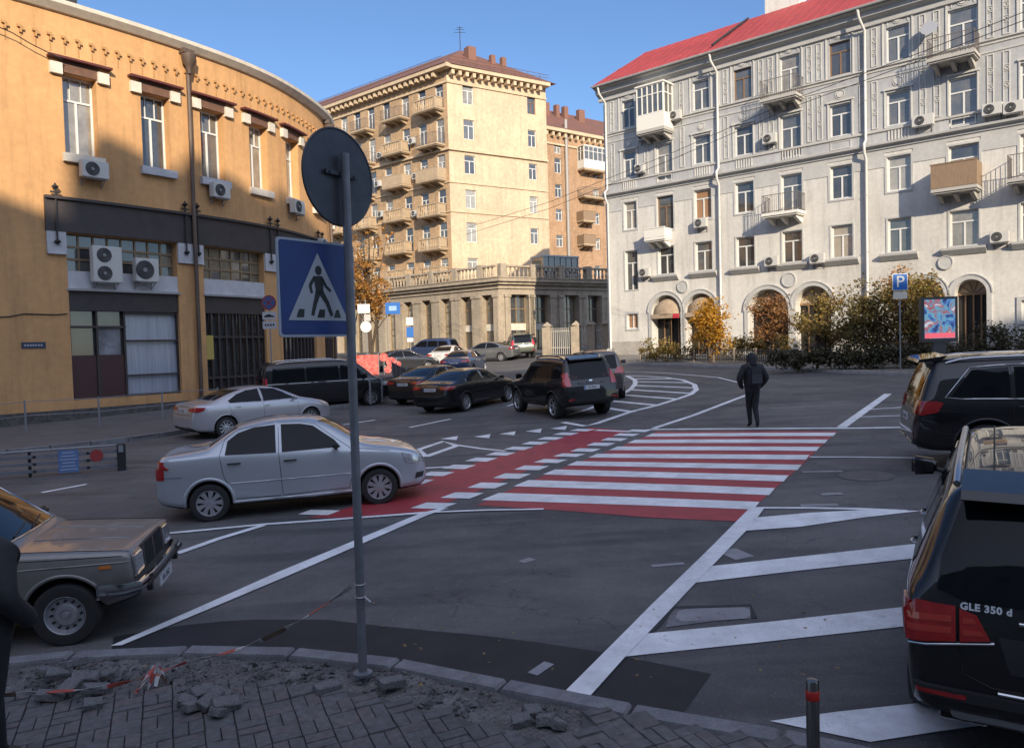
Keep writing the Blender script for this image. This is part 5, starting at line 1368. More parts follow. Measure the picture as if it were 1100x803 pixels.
# ------------------------------------------------------------------ buildings behind the viewpoint (their shade covers the crossing, their fronts show in paint and glass)
M_OC = mat('shade_side_plaster', (.42, .37, .30), .85, col2=(.36, .32, .26), nscale=.5)
def rear_block(x0, x1, y, h, depth, label, steps=()):
    fc = Facade([(x0, y), (x1, y)]); fc.sg = 1
    # front faces +y
    nrm = Vector((0, 1)); b0 = Vector((x0, y, -.5)); root = empty('rear_apartment_building', b0, label=label, cat='building')
    class F2(Facade): pass
    f2 = Facade([(x1, y), (x0, y)]); f2.sg = 1
    f2.nrm = lambda u: Vector((0, 1)); f2.rz = lambda u: PI
    ops = []; nc = int((x1 - x0) / 3.6); nf = int((h - 2) / 3.5)
    for i in range(nc):
        for j in range(nf): u = (i + .5) * (x1 - x0) / nc; z = 1.3 + j * 3.5; ops.append(dict(u0=u - .7, u1=u + .7, z0=z, z1=z + 1.9))
    mb = MB(b0); f2.wall(mb, 0, x1 - x0, -.6, h, ops)
    q = [Vector((x0, y)), Vector((x0, y - depth)), Vector((x1, y - depth)), Vector((x1, y))]
    for i in range(3): mb.quad(v3(q[i], -.6), v3(q[i + 1], -.6), v3(q[i + 1], h), v3(q[i], h))
    mb.build('wall', M_OC, root)
    mb = MB(b0)
    for o in ops: mb.quad(f2.pt(o['u0'], o['z0'], -.2), f2.pt(o['u1'], o['z0'], -.2), f2.pt(o['u1'], o['z1'], -.2), f2.pt(o['u0'], o['z1'], -.2))
    mb.build('window_glazing', M_GL[0], root)
    mb = MB(b0); mb.box(((x0 + x1) / 2, y - depth / 2, h + .1), (x1 - x0 + .8, depth + .8, .3))
    mb.build('roof', M_TROOF, root)
    for k, (xa, xb, hh) in enumerate(steps): mb = MB(b0); mb.box(((xa + xb) / 2, y - 3, h + hh / 2 + .2), (xb - xa, 4, hh)); mb.build('roof_house', M_OC, root)
    return root
rear_block(-75, -17, -40, 36.2, 14, 'cream apartment house behind the viewpoint on the left', ((-40, -36, 2), (-27, -25, 1.5)))
rear_block(-16.5, 2.2, -40, 35.8, 14, 'lower cream apartment house behind the viewpoint, left of the tallest one')
rear_block(2.4, 31, -40, 36.7, 14, 'tall cream apartment house directly behind the viewpoint', ((3.0, 6, 3.6), (6, 9.5, 4.8), (9.5, 13, 6.2)))
rear_block(31.5, 80, -40, 35.3, 14, 'cream apartment house behind the viewpoint on the right', ((41, 43, 1.6), (52, 56, 2)))
# ------------------------------------------------------------------ cars
def lerp_tab(tab, x):
    if x <= tab[0][0]: return tab[0][1]
    for i in range(len(tab) - 1):
        if x <= tab[i + 1][0]:
            a, b = tab[i], tab[i + 1]
            return a[1] + (b[1] - a[1]) * (x - a[0]) / max(1e-9, b[0] - a[0])
    return tab[-1][1]
def car_paint(name, col, metal=.5, rough=.32, c2=None, coat=1.0): return mat(name, col, rough, metal, coat=coat, coords='obj', col2=c2, nscale=3)
M_CGL = mat('car_glass', (.006, .007, .009), .04, spec=.22)
M_TYRE = mat('tyre_rubber', (.018, .018, .019), .8, bump=.3, bscale=60, coords='obj')
M_RIM = mat('wheel_alloy', (.46, .47, .50), .35, .7); M_RIMD = mat('wheel_dark_alloy', (.10, .10, .11), .4, .7)
M_BLKP = mat('black_plastic', (.018, .018, .019), .55); M_CHR = mat('chrome_trim', (.55, .56, .58), .15, 1.0)
M_SEAM = mat('seam_black', (.006, .006, .006), .7)
M_RLAMP = mat('red_lamp_glass', (.22, .006, .008), .15, coat=1.0, col2=(.34, .012, .012), nscale=9, coords='obj')
M_RLAMP2 = mat('red_lamp_glass_bright', (.42, .02, .03), .15, coat=1.0)
M_OLAMP = mat('orange_lamp_glass', (.5, .14, .02), .2, coat=1.0); M_WLAMP = mat('clear_lamp_glass', (.60, .61, .63), .12, .4, coat=1.0, col2=(.33, .33, .35), nscale=26, coords='obj')
M_PLATE = mat('number_plate', (.50, .51, .53), .45); M_PTXT = mat('plate_characters', (.03, .03, .035), .5); M_PBLUE = mat('plate_blue_band', (.03, .1, .35), .5)
def text_mesh(txt, size, name='lettering', extrude=.001, space=1.0, bold=0.0):
    cu = bpy.data.curves.new('t', 'FONT'); cu.body = txt; cu.size = size; cu.align_x = 'CENTER'; cu.align_y = 'CENTER'; cu.extrude = extrude; cu.space_character = space; cu.resolution_u = 3; cu.offset = bold
    ob = bpy.data.objects.new('t', cu); COL.objects.link(ob); dg = bpy.context.evaluated_depsgraph_get()
    me = bpy.data.meshes.new_from_object(ob.evaluated_get(dg)); me.name = name; bpy.data.objects.remove(ob); bpy.data.curves.remove(cu); return me

def wheel_meshes(R, W, style, spokes):
    """tyre and rim about local y (outside = +y)"""
    T = Matrix.Rotation(-PI / 2, 4, 'X')
    mb = MB(); r0 = R * (.66 if style != 'steel' else .60)
    mb.lathe([(r0, -W / 2), (R * .93, -W / 2), (R * .985, -W * .38), (R, -W * .25), (R, W * .25), (R * .985, W * .38), (R * .93, W * .49), (R * .80, W * .52), (r0, W * .47)], 32, T, cap=False)
    ty = mb.mesh('tyre'); ty.materials.append(M_TYRE)
    mb = MB()
    # barrel and back disc
    mb.lathe([(r0 * 1.0, -W * .45), (r0 * .94, -W * .2), (r0 * .92, W * .05), (0, W * .05)], 32, T, m=1, cap=False)
    mb.lathe([(r0 * .90, W * .30), (r0 * 1.0, W * .48), (r0 * 1.03, W * .47), (r0 * 1.0, W * .40)], 32, T, m=0, cap=False)
    if style == 'steel':
        mb.lathe([(r0 * .93, W * .40), (r0 * .86, W * .22), (r0 * .62, W * .20), (r0 * .52, W * .34), (r0 * .30, W * .34), (r0 * .26, W * .26), (0, W * .26)], 32, T, m=0, cap=False)
        for k in range(12):
            a = 2 * PI * k / 12; c = T @ Vector((r0 * .73 * math.cos(a), r0 * .73 * math.sin(a), W * .215)); mb.box(c, (.03, .012, .022), m=1)
        mb.lathe([(r0 * .17, W * .26), (r0 * .15, W * .42), (0, W * .43)], 16, T, m=0)
    else:
        for k in range(spokes):
            a = 2 * PI * k / spokes
            for da in ((-.10, .10) if style == 'twin' else (0,)):
                w1, w2 = (.016, .026) if style == 'twin' else (R * .085, R * .055)
                if spokes >= 9: w1, w2 = .02, .024
                p = []
                for rr, ww, h in ((r0 * .16, w1, W * .40), (r0 * .55, (w1 + w2) / 2, W * .36), (r0 * .95, w2, W * .42)):
                    c = Vector((math.cos(a + da * (rr / r0)), math.sin(a + da * (rr / r0)), 0)); n = Vector((-c.y, c.x, 0))
                    p.append((c * rr + n * ww, c * rr - n * ww, h))
                vs = []
                for (u_, v_, h) in p: vs += [T @ Vector((u_.x, u_.y, h)), T @ Vector((v_.x, v_.y, h)), T @ Vector((v_.x, v_.y, h - W * .1)), T @ Vector((u_.x, u_.y, h - W * .1))]
                fs = []
                for i in (0, 4): fs += [(i, i + 1, i + 5, i + 4), (i + 1, i + 2, i + 6, i + 5), (i + 3, i, i + 4, i + 7)]
                mb.add(vs, fs, 0)
        mb.lathe([(r0 * .22, W * .36), (r0 * .2, W * .43), (0, W * .44)], 20, T, m=0)
    ri = mb.mesh('rim')
    return ty, ri
_wh = {}
def add_wheel(root, x, y, R, W, style, spokes, mrim=None):
    mrim = mrim or M_RIM; k = (R, W, style, spokes, mrim.name)
    if k not in _wh:
        t, r = wheel_meshes(R, W, style, spokes); r.materials.append(mrim); r.materials.append(M_BLKP)
        for me in (t, r): me.polygons.foreach_set('use_smooth', [True] * len(me.polygons)); me.set_sharp_from_angle(angle=math.radians(35))
        _wh[k] = (t, r)
    t, r = _wh[k]; o = bpy.data.objects.new('wheel', t); COL.objects.link(o); o.parent = root
    o.location = (x, y, R - .012); o.rotation_euler = (0, random.uniform(0, 1), 0 if y > 0 else PI)
    q = bpy.data.objects.new('rim', r); COL.objects.link(q); q.parent = o
    return o
class Car:
    """x forward, y left, z up. spec tables drive a lofted, subdivided body; details are projected onto it"""
    def __init__(s, name, S, paint, label, cat='car', group=None):
        s.S = S; s.root = empty(name, (0, 0, 0), 0, label, cat, group); s.paint = paint
        s.body(); s.wheels()
    def ring(s, x, dw=1.0, dz0=0.0, dz1=0.0):
        S = s.S; top = lerp_tab(S['top'], x) - dz1; belt = lerp_tab(S['belt'], x); W = lerp_tab(S['plan'], x) * dw; zb = lerp_tab(S['bot'], x) + dz0
        k = min(1, max(0, (top - belt - .02) / (S['H'] - belt - .05))); b = min(belt, top - .05); mid = min(S.get('mid', .58), (b + zb) / 2 + .05)
        rw = S['roofw'] * (1 if abs(x) < 5 else 1)
        y6 = W * S.get('hoodk', .86) * (1 - k) + min(rw, W * .98) * k; z6 = top - (.018 * (1 - k) + S.get('rdrop', .055) * k)
        gk = S.get('glassbow', .55); c = S.get('crown', .012)
        zs = zb + .10
        return [(0, zb), (W * .82, zb), (W * .955, zb + .05), (W * .99, mid), (W, b - .12 if b - .12 > mid else (mid + b) / 2), (W * .965, b), (y6, z6), (y6 * .55, top - c * .4), (0, top)]
    def body(s):
        S = s.S; xs = sorted(S['xs'], reverse=True); rings = []
        for x in xs: rings.append((x, s.ring(x)))
        n = 9; bm = bmesh.new(); V = []
        for x, r in rings:
            L_ = [bm.verts.new((x, y, z)) for y, z in r]; R_ = [None] + [bm.verts.new((x, -y, z)) for y, z in r[1:-1]] + [None]
            V.append((L_, R_))
        cre = bm.edges.layers.float.new('crease_edge')
        def cr(a, b, v):
            e = bm.edges.get((a, b))
            if e: e[cre] = max(e[cre], v)
        for i in range(len(V) - 1):
            (a, ar), (b, br) = V[i], V[i + 1]
            for j in range(n - 1):
                bm.faces.new((a[j], a[j + 1], b[j + 1], b[j]))
                a0 = ar[j] or a[j]; a1 = ar[j + 1] or a[j + 1]; b0 = br[j] or b[j]; b1 = br[j + 1] or b[j + 1]
                bm.faces.new((b0, b1, a1, a0))
            for q in (a, ar):
                w = b if q is a else br
                cr(q[5], w[5], S.get('belt_crease', .45)); cr(q[6], w[6], S.get('roof_crease', .35)); cr(q[1], w[1], .8); cr(q[2], w[2], .4)
        for i in (0, len(V) - 1):
            L_, R_ = V[i]; f = L_ + [v for v in R_[::-1] if v]
            bm.faces.new(f if i else f[::-1])
            for k_ in range(len(f)): cr(f[k_], f[(k_ + 1) % len(f)], S.get('end_crease', .35))
        for xi, v in S.get('xcrease', {}).items():
            i = min(range(len(xs)), key=lambda q: abs(xs[q] - xi)); L_, R_ = V[i]; chain = L_[5:] + [q for q in R_[::-1] if q][:3]
            for k_ in range(len(chain) - 1): cr(chain[k_], chain[k_ + 1], v)
        bmesh.ops.recalc_face_normals(bm, faces=bm.faces)
        me = bpy.data.meshes.new('body'); bm.to_mesh(me); bm.free()
        o = bpy.data.objects.new('body', me); COL.objects.link(o)
        sub = o.modifiers.new('s', 'SUBSURF'); sub.levels = 2; sub.render_levels = 2
        dg = bpy.context.evaluated_depsgraph_get(); m1 = bpy.data.meshes.new_from_object(o.evaluated_get(dg)); o.modifiers.clear(); o.data = m1
        s.bvh = BVHTree.FromObject(o, bpy.context.evaluated_depsgraph_get()); 
        bb = bmesh.new(); bb.from_mesh(m1); s.bvh = BVHTree.FromBMesh(bb); bb.free()
        # wheel arches
        Ra = S['R'] + S.get('arch', .055); cut = MB()
        for ax in S['axles']:
            for sg in (-1, 1):
                w = lerp_tab(S['plan'], ax)
                cut.lathe([(Ra, -.2), (Ra, .2)], 40, Matrix.Translation((ax, sg * (w - .06), S['R'] + .0)) @ Matrix.Rotation(PI / 2, 4, 'X'))
        co = bpy.data.objects.new('cut', cut.mesh('cut')); COL.objects.link(co)
        md = o.modifiers.new('b', 'BOOLEAN'); md.operation = 'DIFFERENCE'; md.object = co; md.solver = 'EXACT'
        m2 = bpy.data.meshes.new_from_object(o.evaluated_get(bpy.context.evaluated_depsgraph_get())); o.modifiers.clear(); o.data = m2; m2.name = 'body'
        bpy.data.objects.remove(co)
        m2.materials.clear(); m2.materials.append(s.paint); m2.materials.append(M_BLKP)
        for f in m2.polygons:
            c = f.center; f.use_smooth = True; f.material_index = 0
            for ax in S['axles']:
                w = lerp_tab(S['plan'], ax); d = math.hypot(c.x - ax, c.z - S['R'])
                if d < Ra + .004 and abs(c.y) < w - .004 and (d < Ra - .02 or abs(Vector((f.normal.x, 0, f.normal.z)).length) > .8) and c.z < S['R'] + Ra + .01 and abs(c.y) > w - .28: f.material_index = 1
            if c.z < lerp_tab(S['bot'], c.x) + S.get('skirt', .04): f.material_index = 1
        m2.set_sharp_from_angle(angle=math.radians(38)); o.parent = s.root; s.bo = o
    def wheels(s):
        S = s.S
        for ax in S['axles']:
            for sg in (1, -1): add_wheel(s.root, ax, sg * (lerp_tab(S['plan'], ax) - S.get('tw', .20) / 2 - .015), S['R'], S.get('tw', .20), S['wstyle'], S['spokes'], S.get('mrim'))
    # ---- projection
    def cast(s, phi, t, z, off=0.0, nrm=False):
        """phi degrees: 0 front, 90 left side, 180 rear. t = metres to the left of the viewer... horizontal coordinate"""
        a = math.radians(phi); d = Vector((math.cos(a), math.sin(a), 0)); h = Vector((-math.sin(a), math.cos(a), 0))
        if phi == 'top': d = Vector((0, 0, 1))
        o = d * 6 + h * t + Vector((0, 0, z)); loc, n, i, _ = s.bvh.ray_cast(o, -d)
        if loc is None:
            q = h * t + Vector((0, 0, z)) + d * 2.0; loc, n, i, _ = s.bvh.find_nearest(q)
        if n.dot(d) < 0: n = -n
        return (loc + n * off, n) if nrm else loc + n * off
    def patch(s, name, phi, poly, m, off=.004, th=.006, step=.12, parent=None, both=False, smooth=30, sideproj=False):
        """a thin panel hugging the body. side panels are given as (x, z)"""
        out = []
        for sg in ((1, -1) if both else (1,)):
            bm = bmesh.new(); ph = phi * sg
            pts = poly
            if phi == 90: q = [(-x if sg > 0 else x, z) for x, z in pts]      # t = -x for the left side, +x for the right
            else: q = [(t * sg, z) for t, z in pts]
            f = bm.faces.new([bm.verts.new((t, 0, z)) for t, z in q]); bmesh.ops.triangulate(bm, faces=[f])
            for ax in (0, 2):
                lo = min(v.co[ax] for v in bm.verts); hi = max(v.co[ax] for v in bm.verts); k = math.floor(lo / step) + 1
                while k * step < hi:
                    c = [0, 0, 0]; c[ax] = k * step; nn = [0, 0, 0]; nn[ax] = 1
                    bmesh.ops.bisect_plane(bm, geom=bm.verts[:] + bm.edges[:] + bm.faces[:], plane_co=c, plane_no=nn); k += 1
            bm.verts.ensure_lookup_table(); P_ = [(v.co.x, v.co.z) for v in bm.verts]; A = []; B = []
            for t, z in P_:
                c, n = s.cast(ph, t, z, 0, True); A.append(c + n * (off + th)); B.append(c - n * .01)
            fs = [tuple(v.index for v in f.verts) for f in bm.faces]; be = [(e.verts[0].index, e.verts[1].index) for e in bm.edges if len(e.link_faces) == 1]; bm.free()
            N_ = len(A); mb = MB(); mb.add(A + B, fs + [(a, b, b + N_, a + N_) for a, b in be])
            o = mb.build(name, m, parent or s.root, smooth=smooth); out.append(o)
        return out
    def line(s, name, phi, pts, r, m=None, both=False, off=0.0, parent=None, close=False, step=.08, n=6):
        out = []
        for sg in ((1, -1) if both else (1,)):
            q = []; P_ = [Vector(p) for p in pts] + ([Vector(pts[0])] if close else [])
            for i in range(len(P_) - 1):
                k = max(1, int((P_[i + 1] - P_[i]).length / step))
                for j in range(k): q.append(P_[i].lerp(P_[i + 1], j / k))
            if not close: q.append(P_[-1])
            w = []
            for p in q:
                t = (-p.x * sg) if phi == 90 else p.x * sg
                w.append(s.cast(phi * sg, t, p.y, off))
            mb = MB(); mb.tube(w, r, n, close=close); out.append(mb.build(name, m or M_SEAM, parent or s.root, smooth=60))
        return out
    def windows(s, polys, front=None, rear=None, trim=None):
        for p in polys:
            g = s.patch('side_window', 90, p, M_CGL, .003, .004, both=True)
            if trim: s.line('window_trim', 90, p, trim[1], trim[0], both=True, off=.008, close=True)
        if front: s.patch('windscreen', 0, front, M_CGL, .003, .004)
        if rear: s.patch('rear_window', 180, rear, M_CGL, .003, .004)
    def mirror(s, x, z, col=None, w=.2, h=.13):
        for sg in (1, -1):
            c = s.cast(90 * sg, -x * sg, z, 0); bm = bmesh.new(); bmesh.ops.create_cube(bm, size=1)
            for v in bm.verts: v.co = Vector((v.co.x * .10, v.co.y * w, v.co.z * h * (1 - .25 * (v.co.y * sg < 0))))
            bmesh.ops.bevel(bm, geom=bm.edges[:], offset=.03, segments=3, affect='EDGES', clamp_overlap=True)
            me = bpy.data.meshes.new('wing_mirror'); bm.to_mesh(me); bm.free(); o = link('wing_mirror', me, col or s.paint, s.root, smooth=50)
            o.location = c + Vector((.02, sg * (w / 2 + .06), .04)); mb = MB(); mb.tube([(0, 0, 0), (0, -sg * (w / 2 + .07), -.05)], .022, 6); mb.build('mirror_arm', M_BLKP, o)
    def handles(s, pts, col=None, L=.16):
        for x, z in pts:
            for sg in (1, -1):
                p = [s.cast(90 * sg, -(x + dx) * sg, z, of) for dx, of in ((-L / 2, .0), (-L / 2 + .02, .03), (L / 2 - .02, .03), (L / 2, .0))]
                mb = MB(); mb.tube(p, [.011, .014, .014, .011], 6); mb.build('door_handle', col or s.paint, s.root, smooth=60)
    def plate(s, phi, z, txt, w=.52, h=.112, t=0.0, off=.02):
        c, n = s.cast(phi, t, z, off, True); a = math.radians(phi); d = Vector((math.cos(a), math.sin(a), 0)); hh = Vector((-math.sin(a), math.cos(a), 0))
        mb = MB(); fr = lambda u, v, k: c + hh * u + Vector((0, 0, 1)) * v + d * k
        mb.prism(rrect(w / 2, h / 2, .012, 3), fr, -.02, .004); o = mb.build('number_plate', M_PLATE, s.root)
        me = text_mesh(txt, h * .78); me.materials.append(M_PTXT); q = bpy.data.objects.new('plate_lettering', me); COL.objects.link(q); q.parent = o
        q.matrix_local = Matrix.Translation(fr(.015, 0, .0055)) @ Matrix(((hh.x, 0, d.x), (hh.y, 0, d.y), (0, 1, 0))).to_4x4()
        mb = MB(); mb.prism([(-w / 2 + .006, -h / 2 + .008), (-w / 2 + .045, -h / 2 + .008), (-w / 2 + .045, h / 2 - .008), (-w / 2 + .006, h / 2 - .008)], fr, .0045, .0055); mb.build('plate_band', M_PBLUE, o)
        return o
    def rails(s, x0, x1, y, m, r=.018, lift=.045, kick=.05):
        for sg in (1, -1):
            pts = []
            for i in range(13):
                x = x0 + (x1 - x0) * i / 12; loc, n, _, _ = s.bvh.ray_cast(Vector((x, sg * y, 4)), Vector((0, 0, -1))); e = 1 - max(0, (abs(i - 6) - 4) / 2) ** 2; pts.append(loc + Vector((0, 0, .005 + lift * e)))
            mb = MB(); mb.tube(pts, r, 8); mb.build('roof_rail', m, s.root, smooth=60)
    def arches(s, m, r=.022, off=.0, a0=-8, a1=188, k=1.0):
        S = s.S
        for ax in S['axles']:
            R = S['R'] + S.get('arch', .055) + r * .3
            pts = [(ax + R * k * math.cos(math.radians(a)), S['R'] + R * math.sin(math.radians(a))) for a in range(a0, a1 + 1, 7)]
            s.line('wheel_arch_lip', 90, pts, r, m, both=True, off=off - r * .45, step=.05, n=8)
    def exhaust(s, y, z, w=.09, x=None, h=.05):
        p = s.cast(180, -y, z); mb = MB()
        mb.prism(rrect(w, h / 2, h * .3, 4), lambda a, b, t: Vector((p.x + t, y + a, z + b)), -.03, .1); mb.build('exhaust_tip', M_CHR, s.root)
        mb = MB(); mb.prism(rrect(w - .012, h / 2 - .01, h * .2, 4), lambda a, b, t: Vector((p.x + t, y + a, z + b)), -.034, -.031); mb.build('exhaust_opening', M_SEAM, s.root)
    def place(s, x, y, heading, lift=0.0, pitchroll=True):
        """heading = angle of the car's nose in the ground plane; the car stands on the ground slope"""
        c, sn = math.cos(heading), math.sin(heading); A = s.S['axles']; w = .75
        f = Vector((c, sn)); l = Vector((-sn, c)); c2 = Vector((x, y))
        pf, pr_ = c2 + f * A[0], c2 + f * A[1]; zf, zr = gz(pf.x, pf.y), gz(pr_.x, pr_.y)
        zl, zr2 = gz(*(c2 + l * w)), gz(*(c2 - l * w))
        X = Vector((c * (A[0] - A[1]), sn * (A[0] - A[1]), zf - zr)).normalized(); Y = Vector((-sn * 2 * w, c * 2 * w, zl - zr2)).normalized(); Z = X.cross(Y).normalized(); Y = Z.cross(X)
        M4 = Matrix(((X.x, Y.x, Z.x), (X.y, Y.y, Z.y), (X.z, Y.z, Z.z))).to_4x4(); M4.translation = Vector((x, y, (zf + zr) / 2 + lift)); s.root.matrix_world = M4; return s
def place_by_wheels(car, front, rear, side, **k):
    """front/rear: ground pixels under the wheels of one side (+1 = left side of the car)"""
    a, b = P(*front).xy, P(*rear).xy; d = (a - b); h = math.atan2(d.y, d.x); f = d.normalized(); l = Vector((-f.y, f.x)); A = car.S['axles']
    W = lerp_tab(car.S['plan'], A[0]) - .1; m = (a + b) / 2 - f * (A[0] + A[1]) / 2 - l * side * W
    print('CAR', car.root.name, 'wheelbase seen', round(d.length, 2), 'want', round(A[0] - A[1], 2), 'heading', round(math.degrees(h)), 'at', [round(q, 2) for q in m])
    return car.place(m.x, m.y, h, **k)

def place_at(car, x, y, hdeg, **k): return car.place(x, y, math.radians(hdeg), **k)
def place_wheel(car, px, py, hdeg, axle, side, **k):
    a = P(px, py).xy; h = math.radians(hdeg); f = Vector((math.cos(h), math.sin(h))); l = Vector((-f.y, f.x)); W = lerp_tab(car.S['plan'], car.S['axles'][axle]) - .1
    m = a - f * car.S['axles'][axle] - l * side * W; print('CAR', car.root.name, [round(q, 2) for q in m]); return car.place(m.x, m.y, h, **k)
def xs_from(tab, extra=(), eps=.0):
    s_ = set()
    for x, _ in tab: s_.add(round(x, 3))
    for x in extra: s_.add(round(x, 3))
    return sorted(s_)
# ---- silver compact saloon (main)
top = [(-2.12, .62), (-2.10, .82), (-2.07, .99), (-2.0, 1.065), (-1.55, 1.10), (-1.34, 1.135), (-.98, 1.38), (-.82, 1.46), (-.4, 1.52), (.0, 1.52), (.32, 1.485), (.54, 1.40), (1.04, 1.06), (1.18, 1.0), (1.6, .935), (1.88, .87), (2.01, .80), (2.09, .66), (2.13, .50)]
SED = dict(top=top, belt=[(-2.2, 1.0), (-1.2, 1.03), (0, .97), (1.0, .93), (1.7, .86), (2.2, .7)], plan=[(-2.12, .66), (-2.09, .74), (-2.03, .79), (-1.9, .82), (-1.3, .86), (0, .87), (1.2, .86), (1.6, .845), (1.85, .81), (2.0, .75), (2.08, .66), (2.13, .56)],
           bot=[(-2.12, .36), (-2.0, .26), (-1.7, .2), (1.6, .19), (2.0, .21), (2.13, .30)], H=1.51, roofw=.60, mid=.55, axles=(1.30, -1.33), R=.30, tw=.185, wstyle='twin', spokes=9, xs=xs_from(top, (-1.7, -1.2, -.6, .78, 1.4)), xcrease={1.04: .5, -1.34: .5, -2.0: .6, 2.01: .4}, arch=.06, end_crease=.2)
M_SILV = car_paint('silver_blue_paint', (.43, .46, .50), .45, .38)
car = Car('silver_saloon', SED, M_SILV, 'silver four-door saloon car in side view driving onto the red crossing paint', 'car')
C = car
C.windows([[(.72, 1.0), (.62, 1.12), (.30, 1.36), (.10, 1.405), (-.20, 1.42), (-.20, .995)], [(-.29, .995), (-.29, 1.42), (-.62, 1.40), (-.86, 1.33), (-1.02, 1.22), (-1.06, 1.02)]],
          front=[(-.60, 1.06), (.60, 1.06), (.50, 1.42), (-.50, 1.42)], rear=[(-.56, 1.14), (.56, 1.14), (.48, 1.40), (-.48, 1.40)])
for p in ([(.86, .98), (.90, .60), (.82, .33), (-.22, .31), (-.25, 1.0)], [(-.25, .31), (-1.0, .33), (-1.02, .52), (-1.10, .72), (-1.14, 1.02), (-1.06, 1.25), (-.88, 1.38), (-.3, 1.455)], [(-.25, 1.0), (-.24, 1.45), (.1, 1.44), (.34, 1.385), (.66, 1.13), (.86, .98)], [(.95, .96), (1.5, .87)]): C.line('door_seam', 90, p, .0045, both=True)
C.line('fuel_flap_seam', 90, [(-1.42, .96), (-1.25, .96), (-1.25, .83), (-1.42, .83)], .003, close=True)
C.line('side_moulding', 90, [(.85, .56), (-1.0, .57)], .010, M_SILV, both=True); C.line('bumper_seam', 90, [(-1.72, .72), (-2.06, .74)], .004, both=True)
C.line('sill_moulding', 90, [(.95, .27), (-.98, .27)], .02, M_SILV, both=True, off=-.004)  # raised strip along the sill, plain body paint
C.handles([(-.08, .86), (-.93, .88)], M_BLKP, .19); C.mirror(.62, 1.0, M_BLKP, .17, .12)
C.arches(M_SILV, .03); 
C.patch('tail_light', 90, [(-2.08, .70), (-1.97, .70), (-1.96, .98), (-2.04, .99), (-2.08, .95)], M_RLAMP, .004, .012, both=True, step=.04)
C.patch('tail_light_rear', 180, [(.55, .70), (.74, .70), (.74, .97), (.56, .97)], M_RLAMP, both=True, step=.05)
C.patch('headlight', 90, [(1.70, .82), (1.97, .74), (2.05, .66), (1.98, .60), (1.76, .66)], M_WLAMP, .004, .01, both=True, step=.04)
C.patch('headlight_front', 0, [(.36, .61), (.66, .61), (.68, .76), (.42, .77)], M_WLAMP, both=True, step=.04)
C.patch('bumper_vent', 90, [(1.90, .36), (2.04, .38), (2.06, .46), (1.93, .46)], M_BLKP, .003, .006, both=True, step=.05)
C.patch('grille', 0, [(-.30, .52), (.30, .52), (.33, .70), (-.33, .70)], M_BLKP, step=.05); C.plate(0, .40, 'AA 3417'); C.plate(180, .62, 'AA 3417', off=.03)
mb = MB(); mb.tube([(-.95, .25, 1.49), (-1.05, .25, 1.58)], .006, 5); mb.build('aerial', M_BLKP, C.root)
place_by_wheels(C, (414, 539.5), (221, 559.5), -1)

# ---- silver mid-size saloon behind, seen three-quarters from the rear
top = [(-2.34, .60), (-2.31, .80), (-2.25, 1.0), (-2.15, 1.06), (-1.75, 1.09), (-1.1, 1.33), (-.72, 1.42), (-.3, 1.455), (.1, 1.44), (.45, 1.37), (1.15, 1.02), (1.6, .93), (2.0, .82), (2.2, .72), (2.32, .55)]
SED2 = dict(top=top, belt=[(-2.4, .98), (-1.2, 1.0), (0, .95), (1.2, .90), (2.3, .7)], plan=[(-2.34, .66), (-2.31, .76), (-2.2, .83), (-1.9, .88), (-1.2, .91), (0, .92), (1.3, .91), (1.8, .86), (2.1, .76), (2.25, .64), (2.32, .52)],
            bot=[(-2.34, .34), (-2.2, .24), (-1.8, .19), (1.8, .18), (2.2, .2), (2.32, .28)], H=1.455, roofw=.60, mid=.55, axles=(1.40, -1.38), R=.32, tw=.21, wstyle='one', spokes=10, xs=xs_from(top, (-1.95, -1.45, .8, 1.35, 1.8)), xcrease={1.15: .4, -2.15: .4}, arch=.05, end_crease=.2)
